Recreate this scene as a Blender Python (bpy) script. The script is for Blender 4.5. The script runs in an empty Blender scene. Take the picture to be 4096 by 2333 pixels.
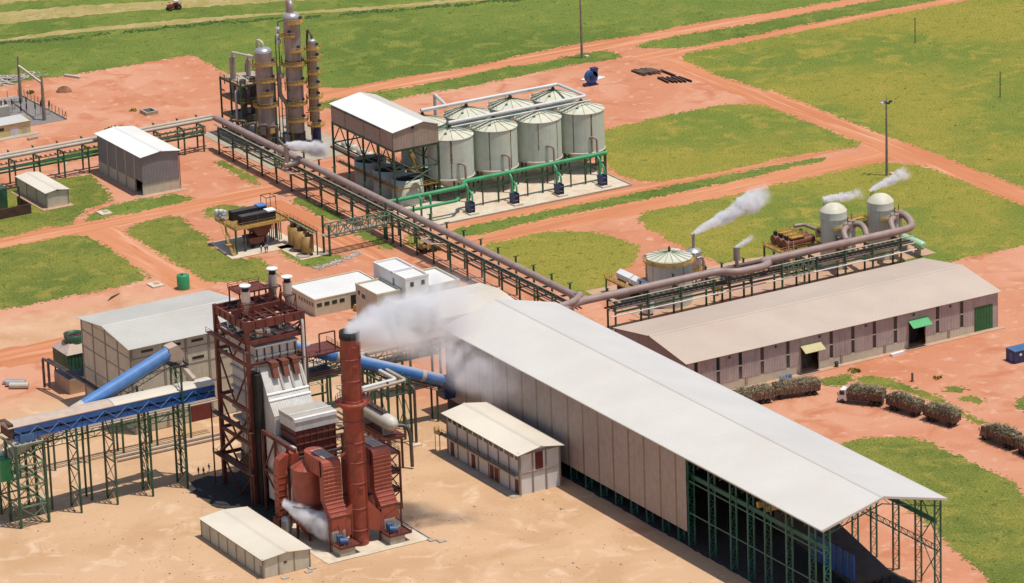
import bpy, math, random
from mathutils import Vector, Matrix
random.seed(7)
S = bpy.context.scene
COL = S.collection
# ---------------------------------------------------------------- camera
HGT, PITCH, ROLL, YAW = 320.0, math.radians(18.31605), math.radians(-2.08636), math.radians(29.66465)
_h = math.pi/2 - YAW
_fw = Vector((math.cos(_h), math.sin(_h), 0)); _r = Vector((math.sin(_h), -math.cos(_h), 0)); _z = Vector((0, 0, 1))
_f = math.cos(PITCH)*_fw - math.sin(PITCH)*_z
_u = _r.cross(_f)
_R = math.cos(ROLL)*_r + math.sin(ROLL)*_u; _U = -math.sin(ROLL)*_r + math.cos(ROLL)*_u
cam = bpy.data.cameras.new('camera'); cam.sensor_width = 36; cam.lens = 36*17319.15/4096
cam.clip_start = 1; cam.clip_end = 20000
co = bpy.data.objects.new('camera', cam); COL.objects.link(co)
M = Matrix((_R, _U, -_f)).transposed().to_4x4(); M.translation = -_fw*HGT/math.tan(PITCH) + _z*HGT
co.matrix_world = M
S.camera = co
# ---------------------------------------------------------------- sky, sun, exposure
SUN = Vector((3.18, -3.63, 17.5)).normalized()
w = bpy.data.worlds.new('World'); S.world = w; w.use_nodes = True
nt = w.node_tree; nt.nodes.clear()
bg = nt.nodes.new('ShaderNodeBackground'); wo = nt.nodes.new('ShaderNodeOutputWorld'); sk = nt.nodes.new('ShaderNodeTexSky')
sk.sky_type = 'NISHITA'; sk.sun_disc = False
sk.sun_elevation = math.asin(SUN.z); sk.sun_rotation = math.atan2(SUN.x, SUN.y)
sk.altitude = 200; sk.air_density = 1.0; sk.dust_density = 1.6
nt.links.new(sk.outputs[0], bg.inputs[0]); nt.links.new(bg.outputs[0], wo.inputs[0]); bg.inputs[1].default_value = 0.12
sl = bpy.data.lights.new('sun', 'SUN'); sl.energy = 4.0; sl.angle = math.radians(0.53); sl.color = (1, 0.95, 0.87)
so = bpy.data.objects.new('sun', sl); COL.objects.link(so); so.location = (0, 0, 200)
so.rotation_euler = (-SUN).to_track_quat('-Z', 'Y').to_euler()
S.view_settings.view_transform = 'Standard'; S.view_settings.look = 'None'; S.view_settings.gamma = 1
S.view_settings.exposure = 0.0
S.view_settings.use_curve_mapping = False
S.cycles.max_bounces = 6; S.cycles.volume_bounces = 4; S.cycles.volume_max_steps = 128

# ---------------------------------------------------------------- materials
def lin(c):
    return tuple((x/12.92 if x <= .04045 else ((x+.055)/1.055)**2.4) for x in c)
MATS = {}
def mat(name, col, rough=.6, metal=0., var=.14, scale=.6, dirt=None, damt=.35, dscale=.12, streak=None, samt=.5, bump=0., bscale=3., dust=None):
    """procedural paint: base colour, small value variation, soft dirt patches, vertical run streaks"""
    m = bpy.data.materials.new(name); m.use_nodes = True; t = m.node_tree; N = t.nodes; L = t.links
    b = N['Principled BSDF']; b.inputs['Roughness'].default_value = rough; b.inputs['Metallic'].default_value = metal
    g = N.new('ShaderNodeNewGeometry')
    def noise(sc, det=4., vec=None):
        n = N.new('ShaderNodeTexNoise'); n.inputs['Scale'].default_value = sc; n.inputs['Detail'].default_value = det
        L.new(vec or g.outputs['Position'], n.inputs['Vector']); return n.outputs['Fac']
    def mix(a, bcol, fac, mode='MIX'):
        x = N.new('ShaderNodeMix'); x.data_type = 'RGBA'; x.blend_type = mode
        if isinstance(a, tuple): x.inputs[6].default_value = a
        else: L.new(a, x.inputs[6])
        x.inputs[7].default_value = bcol
        if isinstance(fac, float): x.inputs[0].default_value = fac
        else: L.new(fac, x.inputs[0])
        return x.outputs[2]
    def ramp(fac, lo, hi, amt=1.):
        r = N.new('ShaderNodeMapRange'); r.inputs[1].default_value = lo; r.inputs[2].default_value = hi; r.inputs[4].default_value = amt
        L.new(fac, r.inputs[0]); return r.outputs[0]
    c4 = (*col, 1.)
    dk = tuple(max(0, x*(1-2*var)) for x in col) + (1.,)
    out = mix(c4, dk, ramp(noise(scale, 6.), .38, .68))
    if dirt: out = mix(out, (*dirt, 1.), ramp(noise(dscale, 8.), .45, .75, damt))
    if streak:
        mp = N.new('ShaderNodeMapping'); mp.inputs['Scale'].default_value = (1.6, 1.6, .07); L.new(g.outputs['Position'], mp.inputs[0])
        out = mix(out, (*streak, 1.), ramp(noise(1.0, 5., mp.outputs[0]), .52, .74, samt))
    if dust:                                            # settled dust on faces that look up
        sn = N.new('ShaderNodeSeparateXYZ'); L.new(g.outputs['Normal'], sn.inputs[0])
        out = mix(out, (*dust, 1.), ramp(sn.outputs[2], .45, .98, .8))
    L.new(out, b.inputs['Base Color'])
    if bump:
        bp = N.new('ShaderNodeBump'); bp.inputs['Strength'].default_value = bump; bp.inputs['Distance'].default_value = .3
        L.new(noise(bscale, 6.), bp.inputs['Height']); L.new(bp.outputs[0], b.inputs['Normal'])
    MATS[name] = m; return m
RUST = (.16, .065, .02); SOOT = (.05, .045, .04)
mat('roof_white', (.57, .555, .52), .45, var=.05, scale=.09, dirt=(.5, .45, .38), damt=.5, dscale=.05)
mat('roof_bright', (.66, .65, .615), .5, var=.04, scale=.1, dirt=(.55, .5, .42), damt=.3, dscale=.06)
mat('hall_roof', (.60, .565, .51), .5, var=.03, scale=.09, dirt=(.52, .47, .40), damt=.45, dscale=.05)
mat('hall_roof_shade', (.55, .525, .485), .5, var=.03, scale=.09, dirt=(.47, .44, .40), damt=.4, dscale=.05)  # same sheeting, dimmer light on the right slope put into the colour
mat('roof_flat', (.70, .69, .66), .6, var=.04, scale=.1, dirt=(.58, .53, .46), damt=.3, dscale=.08)
mat('roof_aged', (.52, .415, .33), .55, var=.05, scale=.09, dirt=(.45, .345, .26), damt=.6, dscale=.05)
mat('roof_cream', (.62, .56, .46), .55, var=.05, scale=.09, dirt=(.52, .43, .3), damt=.5, dscale=.08)
mat('roof_grey', (.53, .505, .45), .5, var=.05, scale=.1, dirt=(.4, .36, .3), damt=.4, dscale=.07)
mat('clad_taupe', (.40, .315, .275), .55, var=.07, dirt=(.28, .2, .15), streak=(.22, .16, .12), samt=.35)
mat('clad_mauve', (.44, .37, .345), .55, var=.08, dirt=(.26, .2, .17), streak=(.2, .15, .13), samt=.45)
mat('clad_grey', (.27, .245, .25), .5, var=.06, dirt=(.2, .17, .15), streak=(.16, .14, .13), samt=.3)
mat('clad_beige', (.40, .30, .235), .55, var=.06, dirt=(.3, .21, .15), streak=(.24, .17, .12), samt=.3)
mat('strip_amber', (.24, .175, .085), .4, var=.15, scale=1.2)
mat('plaster', (.56, .51, .385), .8, var=.06, dirt=(.4, .33, .22), damt=.45, streak=(.38, .3, .2), samt=.3)
mat('plaster_white', (.70, .68, .66), .8, var=.04, dirt=(.52, .42, .33), damt=.35, streak=(.5, .42, .34), samt=.25)
mat('plaster_yellow', (.62, .50, .22), .8, var=.05, dirt=(.42, .32, .16), damt=.3)
mat('concrete', (.42, .36, .28), .85, var=.1, dirt=(.32, .22, .14), damt=.5, bump=.15)
mat('concrete_pale', (.62, .53, .40), .85, var=.08, dirt=(.5, .3, .17), damt=.55, dscale=.2, bump=.1)
mat('pilaster', (.30, .25, .20), .8, var=.08)
mat('tile_pad', (.50, .30, .19), .8, var=.1, dirt=(.42, .33, .25), damt=.5)
mat('steel_green', (.022, .105, .055), .5, var=.25, dirt=(.12, .08, .04), damt=.35, streak=RUST, samt=.35)
mat('steel_green_pale', (.16, .25, .15), .5, var=.2, dirt=(.2, .16, .08), damt=.4)
mat('pipe_green', (.045, .33, .13), .4, var=.12, dirt=(.14, .28, .13), damt=.3)
mat('steel_teal', (.03, .155, .105), .5, var=.2, dirt=(.05, .06, .04), damt=.3)
mat('steel_red', (.165, .038, .024), .55, var=.2, dirt=(.09, .028, .02), damt=.5, streak=(.07, .022, .016), samt=.5)
mat('duct_red', (.36, .075, .042), .5, var=.12, dirt=(.26, .06, .035), damt=.5, streak=(.2, .05, .03), samt=.5)
mat('chimney_red', (.30, .052, .025), .55, var=.15, dirt=(.2, .05, .03), damt=.55, streak=(.15, .04, .025), samt=.6)
mat('steel_yellow', (.60, .37, .09), .5, var=.15, dirt=(.42, .27, .1), damt=.35, streak=RUST, samt=.2)
mat('steel_orange', (.40, .23, .06), .5, var=.18, dirt=(.2, .11, .04), damt=.5, streak=RUST, samt=.5)
mat('tank_mint', (.56, .60, .50), .5, var=.05, dirt=(.44, .46, .36), damt=.5, streak=(.34, .28, .16), samt=.28)
mat('tank_roof', (.60, .58, .45), .55, var=.07, dirt=(.42, .37, .25), damt=.5)
mat('tank_cream', (.56, .52, .43), .5, var=.07, dirt=(.4, .32, .22), damt=.4, streak=(.34, .26, .16), samt=.3)
mat('rust_stain', (.27, .14, .05), .8, var=.35, scale=1.2, dirt=(.36, .32, .2), damt=.7, dscale=.5)
mat('column_steel', (.40, .33, .29), .42, .25, var=.1, dirt=(.26, .19, .15), damt=.5, streak=(.2, .14, .1), samt=.4)
mat('pipe_brown', (.325, .235, .205), .5, var=.08, dirt=(.24, .15, .11), damt=.5, dscale=.3)
mat('pipe_tan', (.46, .375, .29), .5, var=.08, dirt=(.34, .25, .18), damt=.4)
mat('pipe_white', (.66, .645, .62), .35, .1, var=.05, dirt=(.5, .45, .38), damt=.3)
mat('pipe_dark', (.10, .07, .06), .5, var=.2, dirt=(.16, .1, .07), damt=.5)
mat('silver', (.52, .50, .48), .35, .55, var=.06, dirt=(.4, .34, .28), damt=.3)
mat('casing', (.62, .60, .56), .45, .1, var=.06, dirt=(.5, .42, .3), damt=.45, streak=(.42, .3, .16), samt=.3)
mat('casing_grey', (.42, .385, .33), .5, var=.07, dirt=(.33, .28, .22), damt=.5)
mat('blue', (.025, .105, .33), .42, var=.15, dirt=(.06, .1, .2), damt=.3)
mat('blue_pale', (.08, .22, .50), .45, var=.1, dirt=(.3, .3, .32), damt=.2)
mat('blue_dusty', (.05, .17, .43), .5, var=.1, dust=(.47, .46, .44))
mat('blue_navy', (.02, .035, .115), .45, var=.2)
mat('blue_motor', (.06, .14, .28), .45, var=.15)
mat('duct_rib', (.50, .17, .11), .6, var=.15, scale=1.5)  # lighter than the duct: dust on the ribs, sunlit tops put into the colour
mat('clod', (.36, .23, .13), .95, var=.3)
mat('dust_top', (.50, .39, .31), .8, var=.08, dirt=(.4, .28, .2), damt=.4)
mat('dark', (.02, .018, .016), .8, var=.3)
mat('dark_steel', (.06, .05, .045), .55, var=.25, dirt=(.12, .08, .05), damt=.4)
mat('glass_dark', (.03, .035, .035), .15, var=.1)
mat('glass_green', (.03, .06, .035), .15, var=.1)
mat('door_red', (.14, .022, .018), .55, var=.1)
mat('door_green', (.02, .13, .045), .5, var=.1)
mat('awning_green', (.06, .36, .12), .5, var=.08)
mat('awning_cream', (.48, .42, .20), .5, var=.08)
mat('green_tank', (.03, .27, .10), .45, var=.08)
mat('mint_bright', (.36, .56, .36), .45, var=.07)
mat('brown_red', (.20, .065, .04), .5, var=.15, dirt=(.12, .05, .035), damt=.4)
mat('wood', (.13, .085, .06), .8, var=.25, dirt=(.2, .12, .08), damt=.4)
mat('rust_steel', (.10, .045, .028), .75, var=.25)
mat('pole_grey', (.24, .21, .16), .8, var=.1)
mat('white', (.75, .74, .72), .5, var=.05)
mat('tyre', (.02, .018, .016), .9, var=.2)
mat('trailer_side', (.15, .08, .058), .7, var=.25, scale=1.5, dirt=(.2, .11, .07), damt=.5, dscale=.5)
mat('trailer_light', (.23, .15, .11), .7, var=.25, scale=1.5, dirt=(.3, .18, .11), damt=.5, dscale=.5)
mat('cane', (.33, .27, .16), .9, var=.35, scale=2.5, dirt=(.1, .085, .05), damt=.6, dscale=1.1)
mat('cane_dark', (.115, .09, .055), .9, var=.35, scale=2.5)
mat('tractor_red', (.28, .06, .05), .5, var=.15)
mat('loader_yellow', (.50, .31, .08), .5, var=.15, dirt=(.3, .18, .07), damt=.5)
mat('cloth_blue', (.03, .08, .2), .9, var=.15)
mat('cloth_grey', (.16, .21, .24), .9, var=.15)
mat('skin', (.3, .17, .11), .7, var=.05)
mat('soil_dark', (.30, .13, .065), .95, var=.25, bump=.3)
mat('gravel', (.25, .22, .20), .95, var=.2, scale=2.5, bump=.4, bscale=5)
mat('slag_and_shade', (.045, .04, .038), .95, var=.3, scale=1.5, bump=.3)
mat('tarp', (.66, .65, .63), .6, var=.1, scale=2.)
mat('rubble_mat', (.5, .43, .36), .9, var=.3, scale=2., dirt=(.2, .16, .12), damt=.5, dscale=.6)

# ---------------------------------------------------------------- mesh builder
ORG = {}
MB_SHARE = {}
class MB:
    def __init__(s): s.v = []; s.f = []; s.sm = []
    def add(s, vs, fs, sm=False):
        o = len(s.v); s.v += [tuple(v) for v in vs]
        for f in fs: s.f.append(tuple(i+o for i in f)); s.sm.append(sm)
        return s
    def box(s, x0, x1, y0, y1, z0, z1):
        vs = [(x, y, z) for z in (z0, z1) for y in (y0, y1) for x in (x0, x1)]
        return s.add(vs, [(0, 2, 3, 1), (4, 5, 7, 6), (0, 1, 5, 4), (2, 6, 7, 3), (0, 4, 6, 2), (1, 3, 7, 5)])
    def beam(s, p, q, w=.25, h=None):
        p = Vector(p); q = Vector(q); d = (q-p)
        if d.length < 1e-4: return s
        d.normalize(); h = h or w
        up = Vector((0, 0, 1)) if abs(d.z) < .95 else Vector((0, 1, 0))
        a = d.cross(up).normalized(); b = a.cross(d).normalized()
        vs = []
        for c in (p, q):
            for i, j in ((-1, -1), (1, -1), (1, 1), (-1, 1)): vs.append(c + a*i*w/2 + b*j*h/2)
        return s.add(vs, [(3, 2, 1, 0), (4, 5, 6, 7), (0, 1, 5, 4), (1, 2, 6, 5), (2, 3, 7, 6), (3, 0, 4, 7)])
    def tube(s, pts, r, n=12, bend=0.):
        P = [Vector(p) for p in pts]
        if bend:                                   # round the corners of the polyline
            Q = [P[0]]
            for i in range(1, len(P)-1):
                a = (P[i-1]-P[i]); b = (P[i+1]-P[i]); k = min(bend, a.length*.48, b.length*.48)
                A = P[i]+a.normalized()*k; B = P[i]+b.normalized()*k
                for t in (0, .25, .5, .75, 1): Q.append(A*(1-t)**2 + P[i]*2*t*(1-t) + B*t*t)
            Q.append(P[-1]); P = Q
        rr = r if isinstance(r, (list, tuple)) else [r]*len(P)
        rings = []; prev = None
        for i, p in enumerate(P):
            d = (P[min(i+1, len(P)-1)] - P[max(i-1, 0)]).normalized()
            if prev is None:
                up = Vector((0, 0, 1)) if abs(d.z) < .9 else Vector((1, 0, 0))
                a = d.cross(up).normalized()
            else:
                a = (prev - d*prev.dot(d)).normalized()
            prev = a; b = d.cross(a)
            rings.append([p + (a*math.cos(k*2*math.pi/n) + b*math.sin(k*2*math.pi/n))*rr[i] for k in range(n)])
        vs = [v for r_ in rings for v in r_]; o = len(rings)
        fs = [(i*n+k, i*n+(k+1) % n, (i+1)*n+(k+1) % n, (i+1)*n+k) for i in range(o-1) for k in range(n)]
        s.add(vs, fs, True)
        s.add(rings[0], [tuple(range(n))[::-1]]); s.add(rings[-1], [tuple(range(n))])
        return s
    def lathe(s, prof, c, n=28, a0=0., a1=2*math.pi, sm=True):
        full = abs(a1-a0) > 6.28; m = n if full else n+1
        vs = [(c[0]+r*math.cos(a0+(a1-a0)*k/n), c[1]+r*math.sin(a0+(a1-a0)*k/n), z) for r, z in prof for k in range(m)]
        fs = [(i*m+k, i*m+(k+1) % m, (i+1)*m+(k+1) % m, (i+1)*m+k) for i in range(len(prof)-1) for k in range(n)]
        return s.add(vs, fs, sm)
    def cyl(s, c, r, z0, z1, n=20): 
        s.lathe([(r, z0), (r, z1)], c, n)
        for z, rev in ((z0, 1), (z1, 0)):
            ring = [(c[0]+r*math.cos(2*math.pi*k/n), c[1]+r*math.sin(2*math.pi*k/n), z) for k in range(n)]
            s.add(ring, [tuple(range(n))[::-1] if rev else tuple(range(n))])
        return s
    def ext(s, poly, ax, a, b):
        """polygon in the plane across axis ax ('x': (y,z), 'y': (x,z), 'z': (x,y)), extruded from a to b"""
        def q(p, t): return (t, p[0], p[1]) if ax == 'x' else ((p[0], t, p[1]) if ax == 'y' else (p[0], p[1], t))
        n = len(poly); vs = [q(p, a) for p in poly] + [q(p, b) for p in poly]
        return s.add(vs, [tuple(range(n))[::-1], tuple(range(n, 2*n))] + [(k, (k+1) % n, n+(k+1) % n, n+k) for k in range(n)])
    def corr(s, o, u, v, pitch=.5, amp=.07, th=.09):
        """corrugated sheet: ribs run along v, repeat along u; raised towards u x v"""
        o = Vector(o); u = Vector(u); v = Vector(v); n = u.cross(v).normalized(); k = max(1, int(round(u.length/pitch)))
        prof = []
        for i in range(k):
            for f, h in ((0, 0), (.4, 0), (.55, 1), (.85, 1)): prof.append(((i+f)/k, h*amp))
        prof.append((1., 0.)); m = len(prof)
        vs = [o+u*f+n*h for f, h in prof] + [o+u*f+n*h+v for f, h in prof] + [o+u*f+n*(h-th) for f, h in prof] + [o+u*f+n*(h-th)+v for f, h in prof]
        fs = []
        for i in range(m-1):
            fs += [(i, i+1, m+i+1, m+i), (2*m+i+1, 2*m+i, 3*m+i, 3*m+i+1), (i+1, i, 2*m+i, 2*m+i+1), (m+i, m+i+1, 3*m+i+1, 3*m+i)]
        fs += [(0, m, 3*m, 2*m), (m-1, 2*m+m-1, 3*m+m-1, 2*m-1)]
        return s.add(vs, fs)
    def build(s, name, m, parent=None, label=None):
        o = ORG.get(parent.name, (0, 0, 0)) if parent else (0, 0, 0)
        me = bpy.data.meshes.new(name); me.from_pydata([(a-o[0], b-o[1], c-o[2]) for a, b, c in s.v], [], s.f)
        if any(s.sm): me.polygons.foreach_set('use_smooth', s.sm)
        me.materials.append(MATS[m]); me.update()
        ob = bpy.data.objects.new(name, me); COL.objects.link(ob)
        if parent: ob.parent = parent
        ORG[ob.name] = o
        if label: ob['label'] = label
        if name in ('small_piping', 'pipe_shoes', 'tie_bolts', 'drop_pipes', 'carried_pipes', 'cross_lacing'): ob['kind'] = 'stuff'
        return ob
def tag(o, label, cat, group=None):
    o['label'] = label; o['category'] = cat
    if group: o['group'] = group
    return o
def thing(name, label, cat, loc, group=None):
    o = bpy.data.objects.new(name, None); COL.objects.link(o); o.location = loc if len(loc) == 3 else (*loc, 0)
    o.empty_display_size = .5
    ORG[o.name] = tuple(o.location); return tag(o, label, cat, group)
def single(name, mb, m, label, cat, loc=(0, 0, 0), group=None):
    """a thing that is one mesh, with its origin at loc"""
    ORG['__t'] = loc
    class _P: name = '__t'
    o = loc; me = bpy.data.meshes.new(name); me.from_pydata([(a-o[0], b-o[1], c-o[2]) for a, b, c in mb.v], [], mb.f)
    if any(mb.sm): me.polygons.foreach_set('use_smooth', mb.sm)
    me.materials.append(MATS[m]); ob = bpy.data.objects.new(name, me); COL.objects.link(ob); ob.location = loc; ORG[ob.name] = loc
    return tag(ob, label, cat, group)
def struct(name, mb, m, kind='structure'):
    o = mb.build(name, m); o['kind'] = kind; return o
def dup(root, loc, rz=0., label=None):
    r = root.copy(); COL.objects.link(r); r.location = loc if len(loc) == 3 else (*loc, 0); r.rotation_euler = (0, 0, rz)
    if label: r['label'] = label
    ORG[r.name] = tuple(r.location)
    for ch in list(root.children):
        c = ch.copy(); COL.objects.link(c); c.parent = r
        for gch in list(ch.children):
            d = gch.copy(); COL.objects.link(d); d.parent = c
    return r
def rail(parent, pts, z, m='steel_yellow', h=1.1, name='railing', step=2.):
    """guard rail along a polyline: top and knee rails with stanchions, one part"""
    b = MB(); P = [Vector((*p, z)) for p in pts]
    for i in range(len(P)-1):
        for hh in (h, h*.55, .12): b.beam(P[i]+Vector((0, 0, hh)), P[i+1]+Vector((0, 0, hh)), .07, .07 if hh > .2 else .22)
        L = (P[i+1]-P[i]).length; n = max(1, int(L/step))
        for k in range(n+1): p = P[i].lerp(P[i+1], k/n); b.beam(p, p+Vector((0, 0, h)), .07)
    return b.build(name, m, parent)
def stair(parent, p, q, wid=.9, m='steel_yellow'):
    """straight stair with two stringers and treads"""
    b = MB(); p = Vector(p); q = Vector(q); d = q-p; hd = Vector((d.x, d.y, 0)).normalized(); s_ = Vector((-hd.y, hd.x, 0))*wid/2
    for k in (-1, 1):
        b.beam(p+s_*k, q+s_*k, .08, .3); b.beam(p+s_*k+Vector((0, 0, 1)), q+s_*k+Vector((0, 0, 1)), .06)
        for t in (0, .33, .66, 1): r = p.lerp(q, t)+s_*k; b.beam(r, r+Vector((0, 0, 1)), .06)
    n = max(3, int(abs(d.z)/.25))
    for i in range(n):
        c = p.lerp(q, (i+.5)/n); b.beam(c-s_, c+s_, .28, .05)
    return b.build('stair', m, parent)
def ladder(parent, x, y, z0, z1, dx=.45, dy=0., m='steel_yellow'):
    b = MB()
    for k in (-.5, .5): b.beam((x+dx*k, y+dy*k, z0), (x+dx*k, y+dy*k, z1), .07)
    z = z0+.3
    while z < z1: b.beam((x-dx/2, y-dy/2, z), (x+dx/2, y+dy/2, z), .05); z += .45
    return b.build('ladder', m, parent)
def gable_roof(parent, x0, x1, y0, y1, ze, zr, ridge, m, over=.7, pitch=.55, xr=None, amp=.07):
    """two corrugated roof slopes (parts), ridge along 'x' or 'y'; xr: ridge position"""
    x0 -= over; x1 += over; y0 -= over; y1 += over
    if ridge == 'y':
        c = xr if xr is not None else (x0+x1)/2
        MB().corr((x0, y1, ze), (0, y0-y1, 0), (c-x0, 0, zr-ze), pitch, amp).build('roof_slope', m, parent)
        MB().corr((x1, y0, ze), (0, y1-y0, 0), (c-x1, 0, zr-ze), pitch, amp).build('roof_slope', m, parent)
        MB().ext([(c-.45, zr-.02), (c, zr+.13), (c+.45, zr-.02)], 'y', y0, y1).build('ridge_cap', m, parent)
    else:
        c = xr if xr is not None else (y0+y1)/2
        MB().corr((x0, y0, ze), (x1-x0, 0, 0), (0, c-y0, zr-ze), pitch, amp).build('roof_slope', m, parent)
        MB().corr((x1, y1, ze), (x0-x1, 0, 0), (0, c-y1, zr-ze), pitch, amp).build('roof_slope', m, parent)
        MB().ext([(c-.45, zr-.02), (c, zr+.13), (c+.45, zr-.02)], 'x', x0, x1).build('ridge_cap', m, parent)

# ================================================================ the ground
def ground_mat(name, cols, big=.02, mid=.11, small=.9, stretch=(1, 1, 1), bump=.25, sand=None, rough=.95, fine=None):
    m = bpy.data.materials.new(name); m.use_nodes = True; t = m.node_tree; N = t.nodes; L = t.links
    b = N['Principled BSDF']; b.inputs['Roughness'].default_value = rough; b.inputs['Specular IOR Level'].default_value = .15
    g = N.new('ShaderNodeNewGeometry'); mp = N.new('ShaderNodeMapping'); mp.inputs['Scale'].default_value = stretch
    L.new(g.outputs['Position'], mp.inputs[0])
    def noise(sc, det=6., vec=None, dist=0.):
        n = N.new('ShaderNodeTexNoise'); n.inputs['Scale'].default_value = sc; n.inputs['Detail'].default_value = det; n.inputs['Distortion'].default_value = dist
        L.new(vec or mp.outputs[0], n.inputs['Vector']); return n.outputs['Fac']
    def rng(f, lo, hi, a=0., bb=1.):
        r = N.new('ShaderNodeMapRange'); r.interpolation_type = 'SMOOTHSTEP'
        for i, v in zip((1, 2, 3, 4), (lo, hi, a, bb)): r.inputs[i].default_value = v
        L.new(f, r.inputs[0]); return r.outputs[0]
    def mix(a, c, f):
        x = N.new('ShaderNodeMix'); x.data_type = 'RGBA'
        for i, v in ((6, a), (7, c)):
            if isinstance(v, tuple): x.inputs[i].default_value = (*v, 1.)
            else: L.new(v, x.inputs[i])
        L.new(f, x.inputs[0]); return x.outputs[2]
    out = mix(cols[0], cols[1], rng(noise(big, 7., dist=.6), .40, .62))
    out = mix(out, cols[2], rng(noise(mid, 8., dist=.8), .47, .70))
    if len(cols) > 3: out = mix(out, cols[3], rng(noise(small, 5.), .56, .72))
    if fine is not None:                                 # blade-scale value breakup of the grass
        hv = N.new('ShaderNodeHueSaturation'); L.new(out, hv.inputs['Color'])
        L.new(rng(noise(2.2, 3.), .3, .7, .72, 1.28), hv.inputs['Value']); out = hv.outputs[0]
    if sand:
        sx = N.new('ShaderNodeSeparateXYZ'); L.new(g.outputs['Position'], sx.inputs[0])
        def math_(op, a, bv):
            q = N.new('ShaderNodeMath'); q.operation = op
            for i, v in enumerate((a, bv)):
                if isinstance(v, float): q.inputs[i].default_value = v
                else: L.new(v, q.inputs[i])
            return q.outputs[0]
        wob = math_('MULTIPLY', math_('SUBTRACT', noise(.05, 5.), .5), 36.)
        mx = rng(math_('ADD', sx.outputs[0], wob), -42., -60., 0., 1.)
        my = rng(math_('ADD', sx.outputs[1], wob), 8., -14., 0., 1.)
        mk = math_('MULTIPLY', mx, my)
        mk2 = math_('MULTIPLY', rng(math_('ADD', sx.outputs[0], wob), -62., -84., 0., .75), rng(math_('ADD', sx.outputs[1], wob), 60., 40., 0., 1.))
        mk2 = math_('MULTIPLY', mk2, rng(math_('ADD', sx.outputs[1], wob), 22., 34., 0., 1.))
        mk = math_('MAXIMUM', mk, mk2)
        s1 = mix(sand[0], sand[1], rng(noise(.045, 8., dist=1.), .4, .66))
        s1 = mix(s1, sand[2], rng(noise(.16, 8., dist=1.), .52, .74))
        s1 = mix(s1, sand[3], rng(noise(1.4, 3.), .66, .78))
        out = mix(out, s1, mk)
    L.new(out, b.inputs['Base Color'])
    bp = N.new('ShaderNodeBump'); bp.inputs['Strength'].default_value = bump; bp.inputs['Distance'].default_value = .5
    L.new(noise(1.1 if fine is None else fine, 8.), bp.inputs['Height']); L.new(bp.outputs[0], b.inputs['Normal'])
    MATS[name] = m
ground_mat('earth', [(.50, .21, .115), (.555, .275, .17), (.46, .175, .088), (.58, .31, .205)], small=.3, bump=.4,
           sand=[(.55, .355, .21), (.48, .295, .162), (.615, .43, .28), (.40, .245, .135)])
ground_mat('road_x', [(.535, .225, .11), (.48, .18, .082), (.60, .30, .175), (.44, .16, .072)], big=.12, mid=.45, small=1.1, stretch=(.06, 1, 1), bump=.25)
ground_mat('road_y', [(.535, .225, .11), (.48, .18, .082), (.60, .30, .175), (.44, .16, .072)], big=.12, mid=.45, small=1.1, stretch=(1, .06, 1), bump=.25)
ground_mat('grass_lush', [(.145, .187, .034), (.105, .15, .026), (.19, .21, .04), (.085, .12, .022)], big=.016, mid=.13, small=.42, bump=.8, fine=1.6)
ground_mat('grass_olive', [(.245, .222, .036), (.145, .185, .031), (.285, .238, .043), (.15, .16, .027)], big=.018, mid=.14, small=.42, bump=.8, fine=1.6)
ground_mat('grass_mixed', [(.185, .192, .035), (.12, .152, .028), (.235, .212, .043), (.105, .122, .022)], big=.05, mid=.16, small=.45, bump=.8, fine=1.6)
ground_mat('stubble', [(.36, .28, .11), (.30, .25, .08), (.42, .31, .15), (.24, .2, .06)], big=.06, mid=.15, small=.5, bump=.6)
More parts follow.
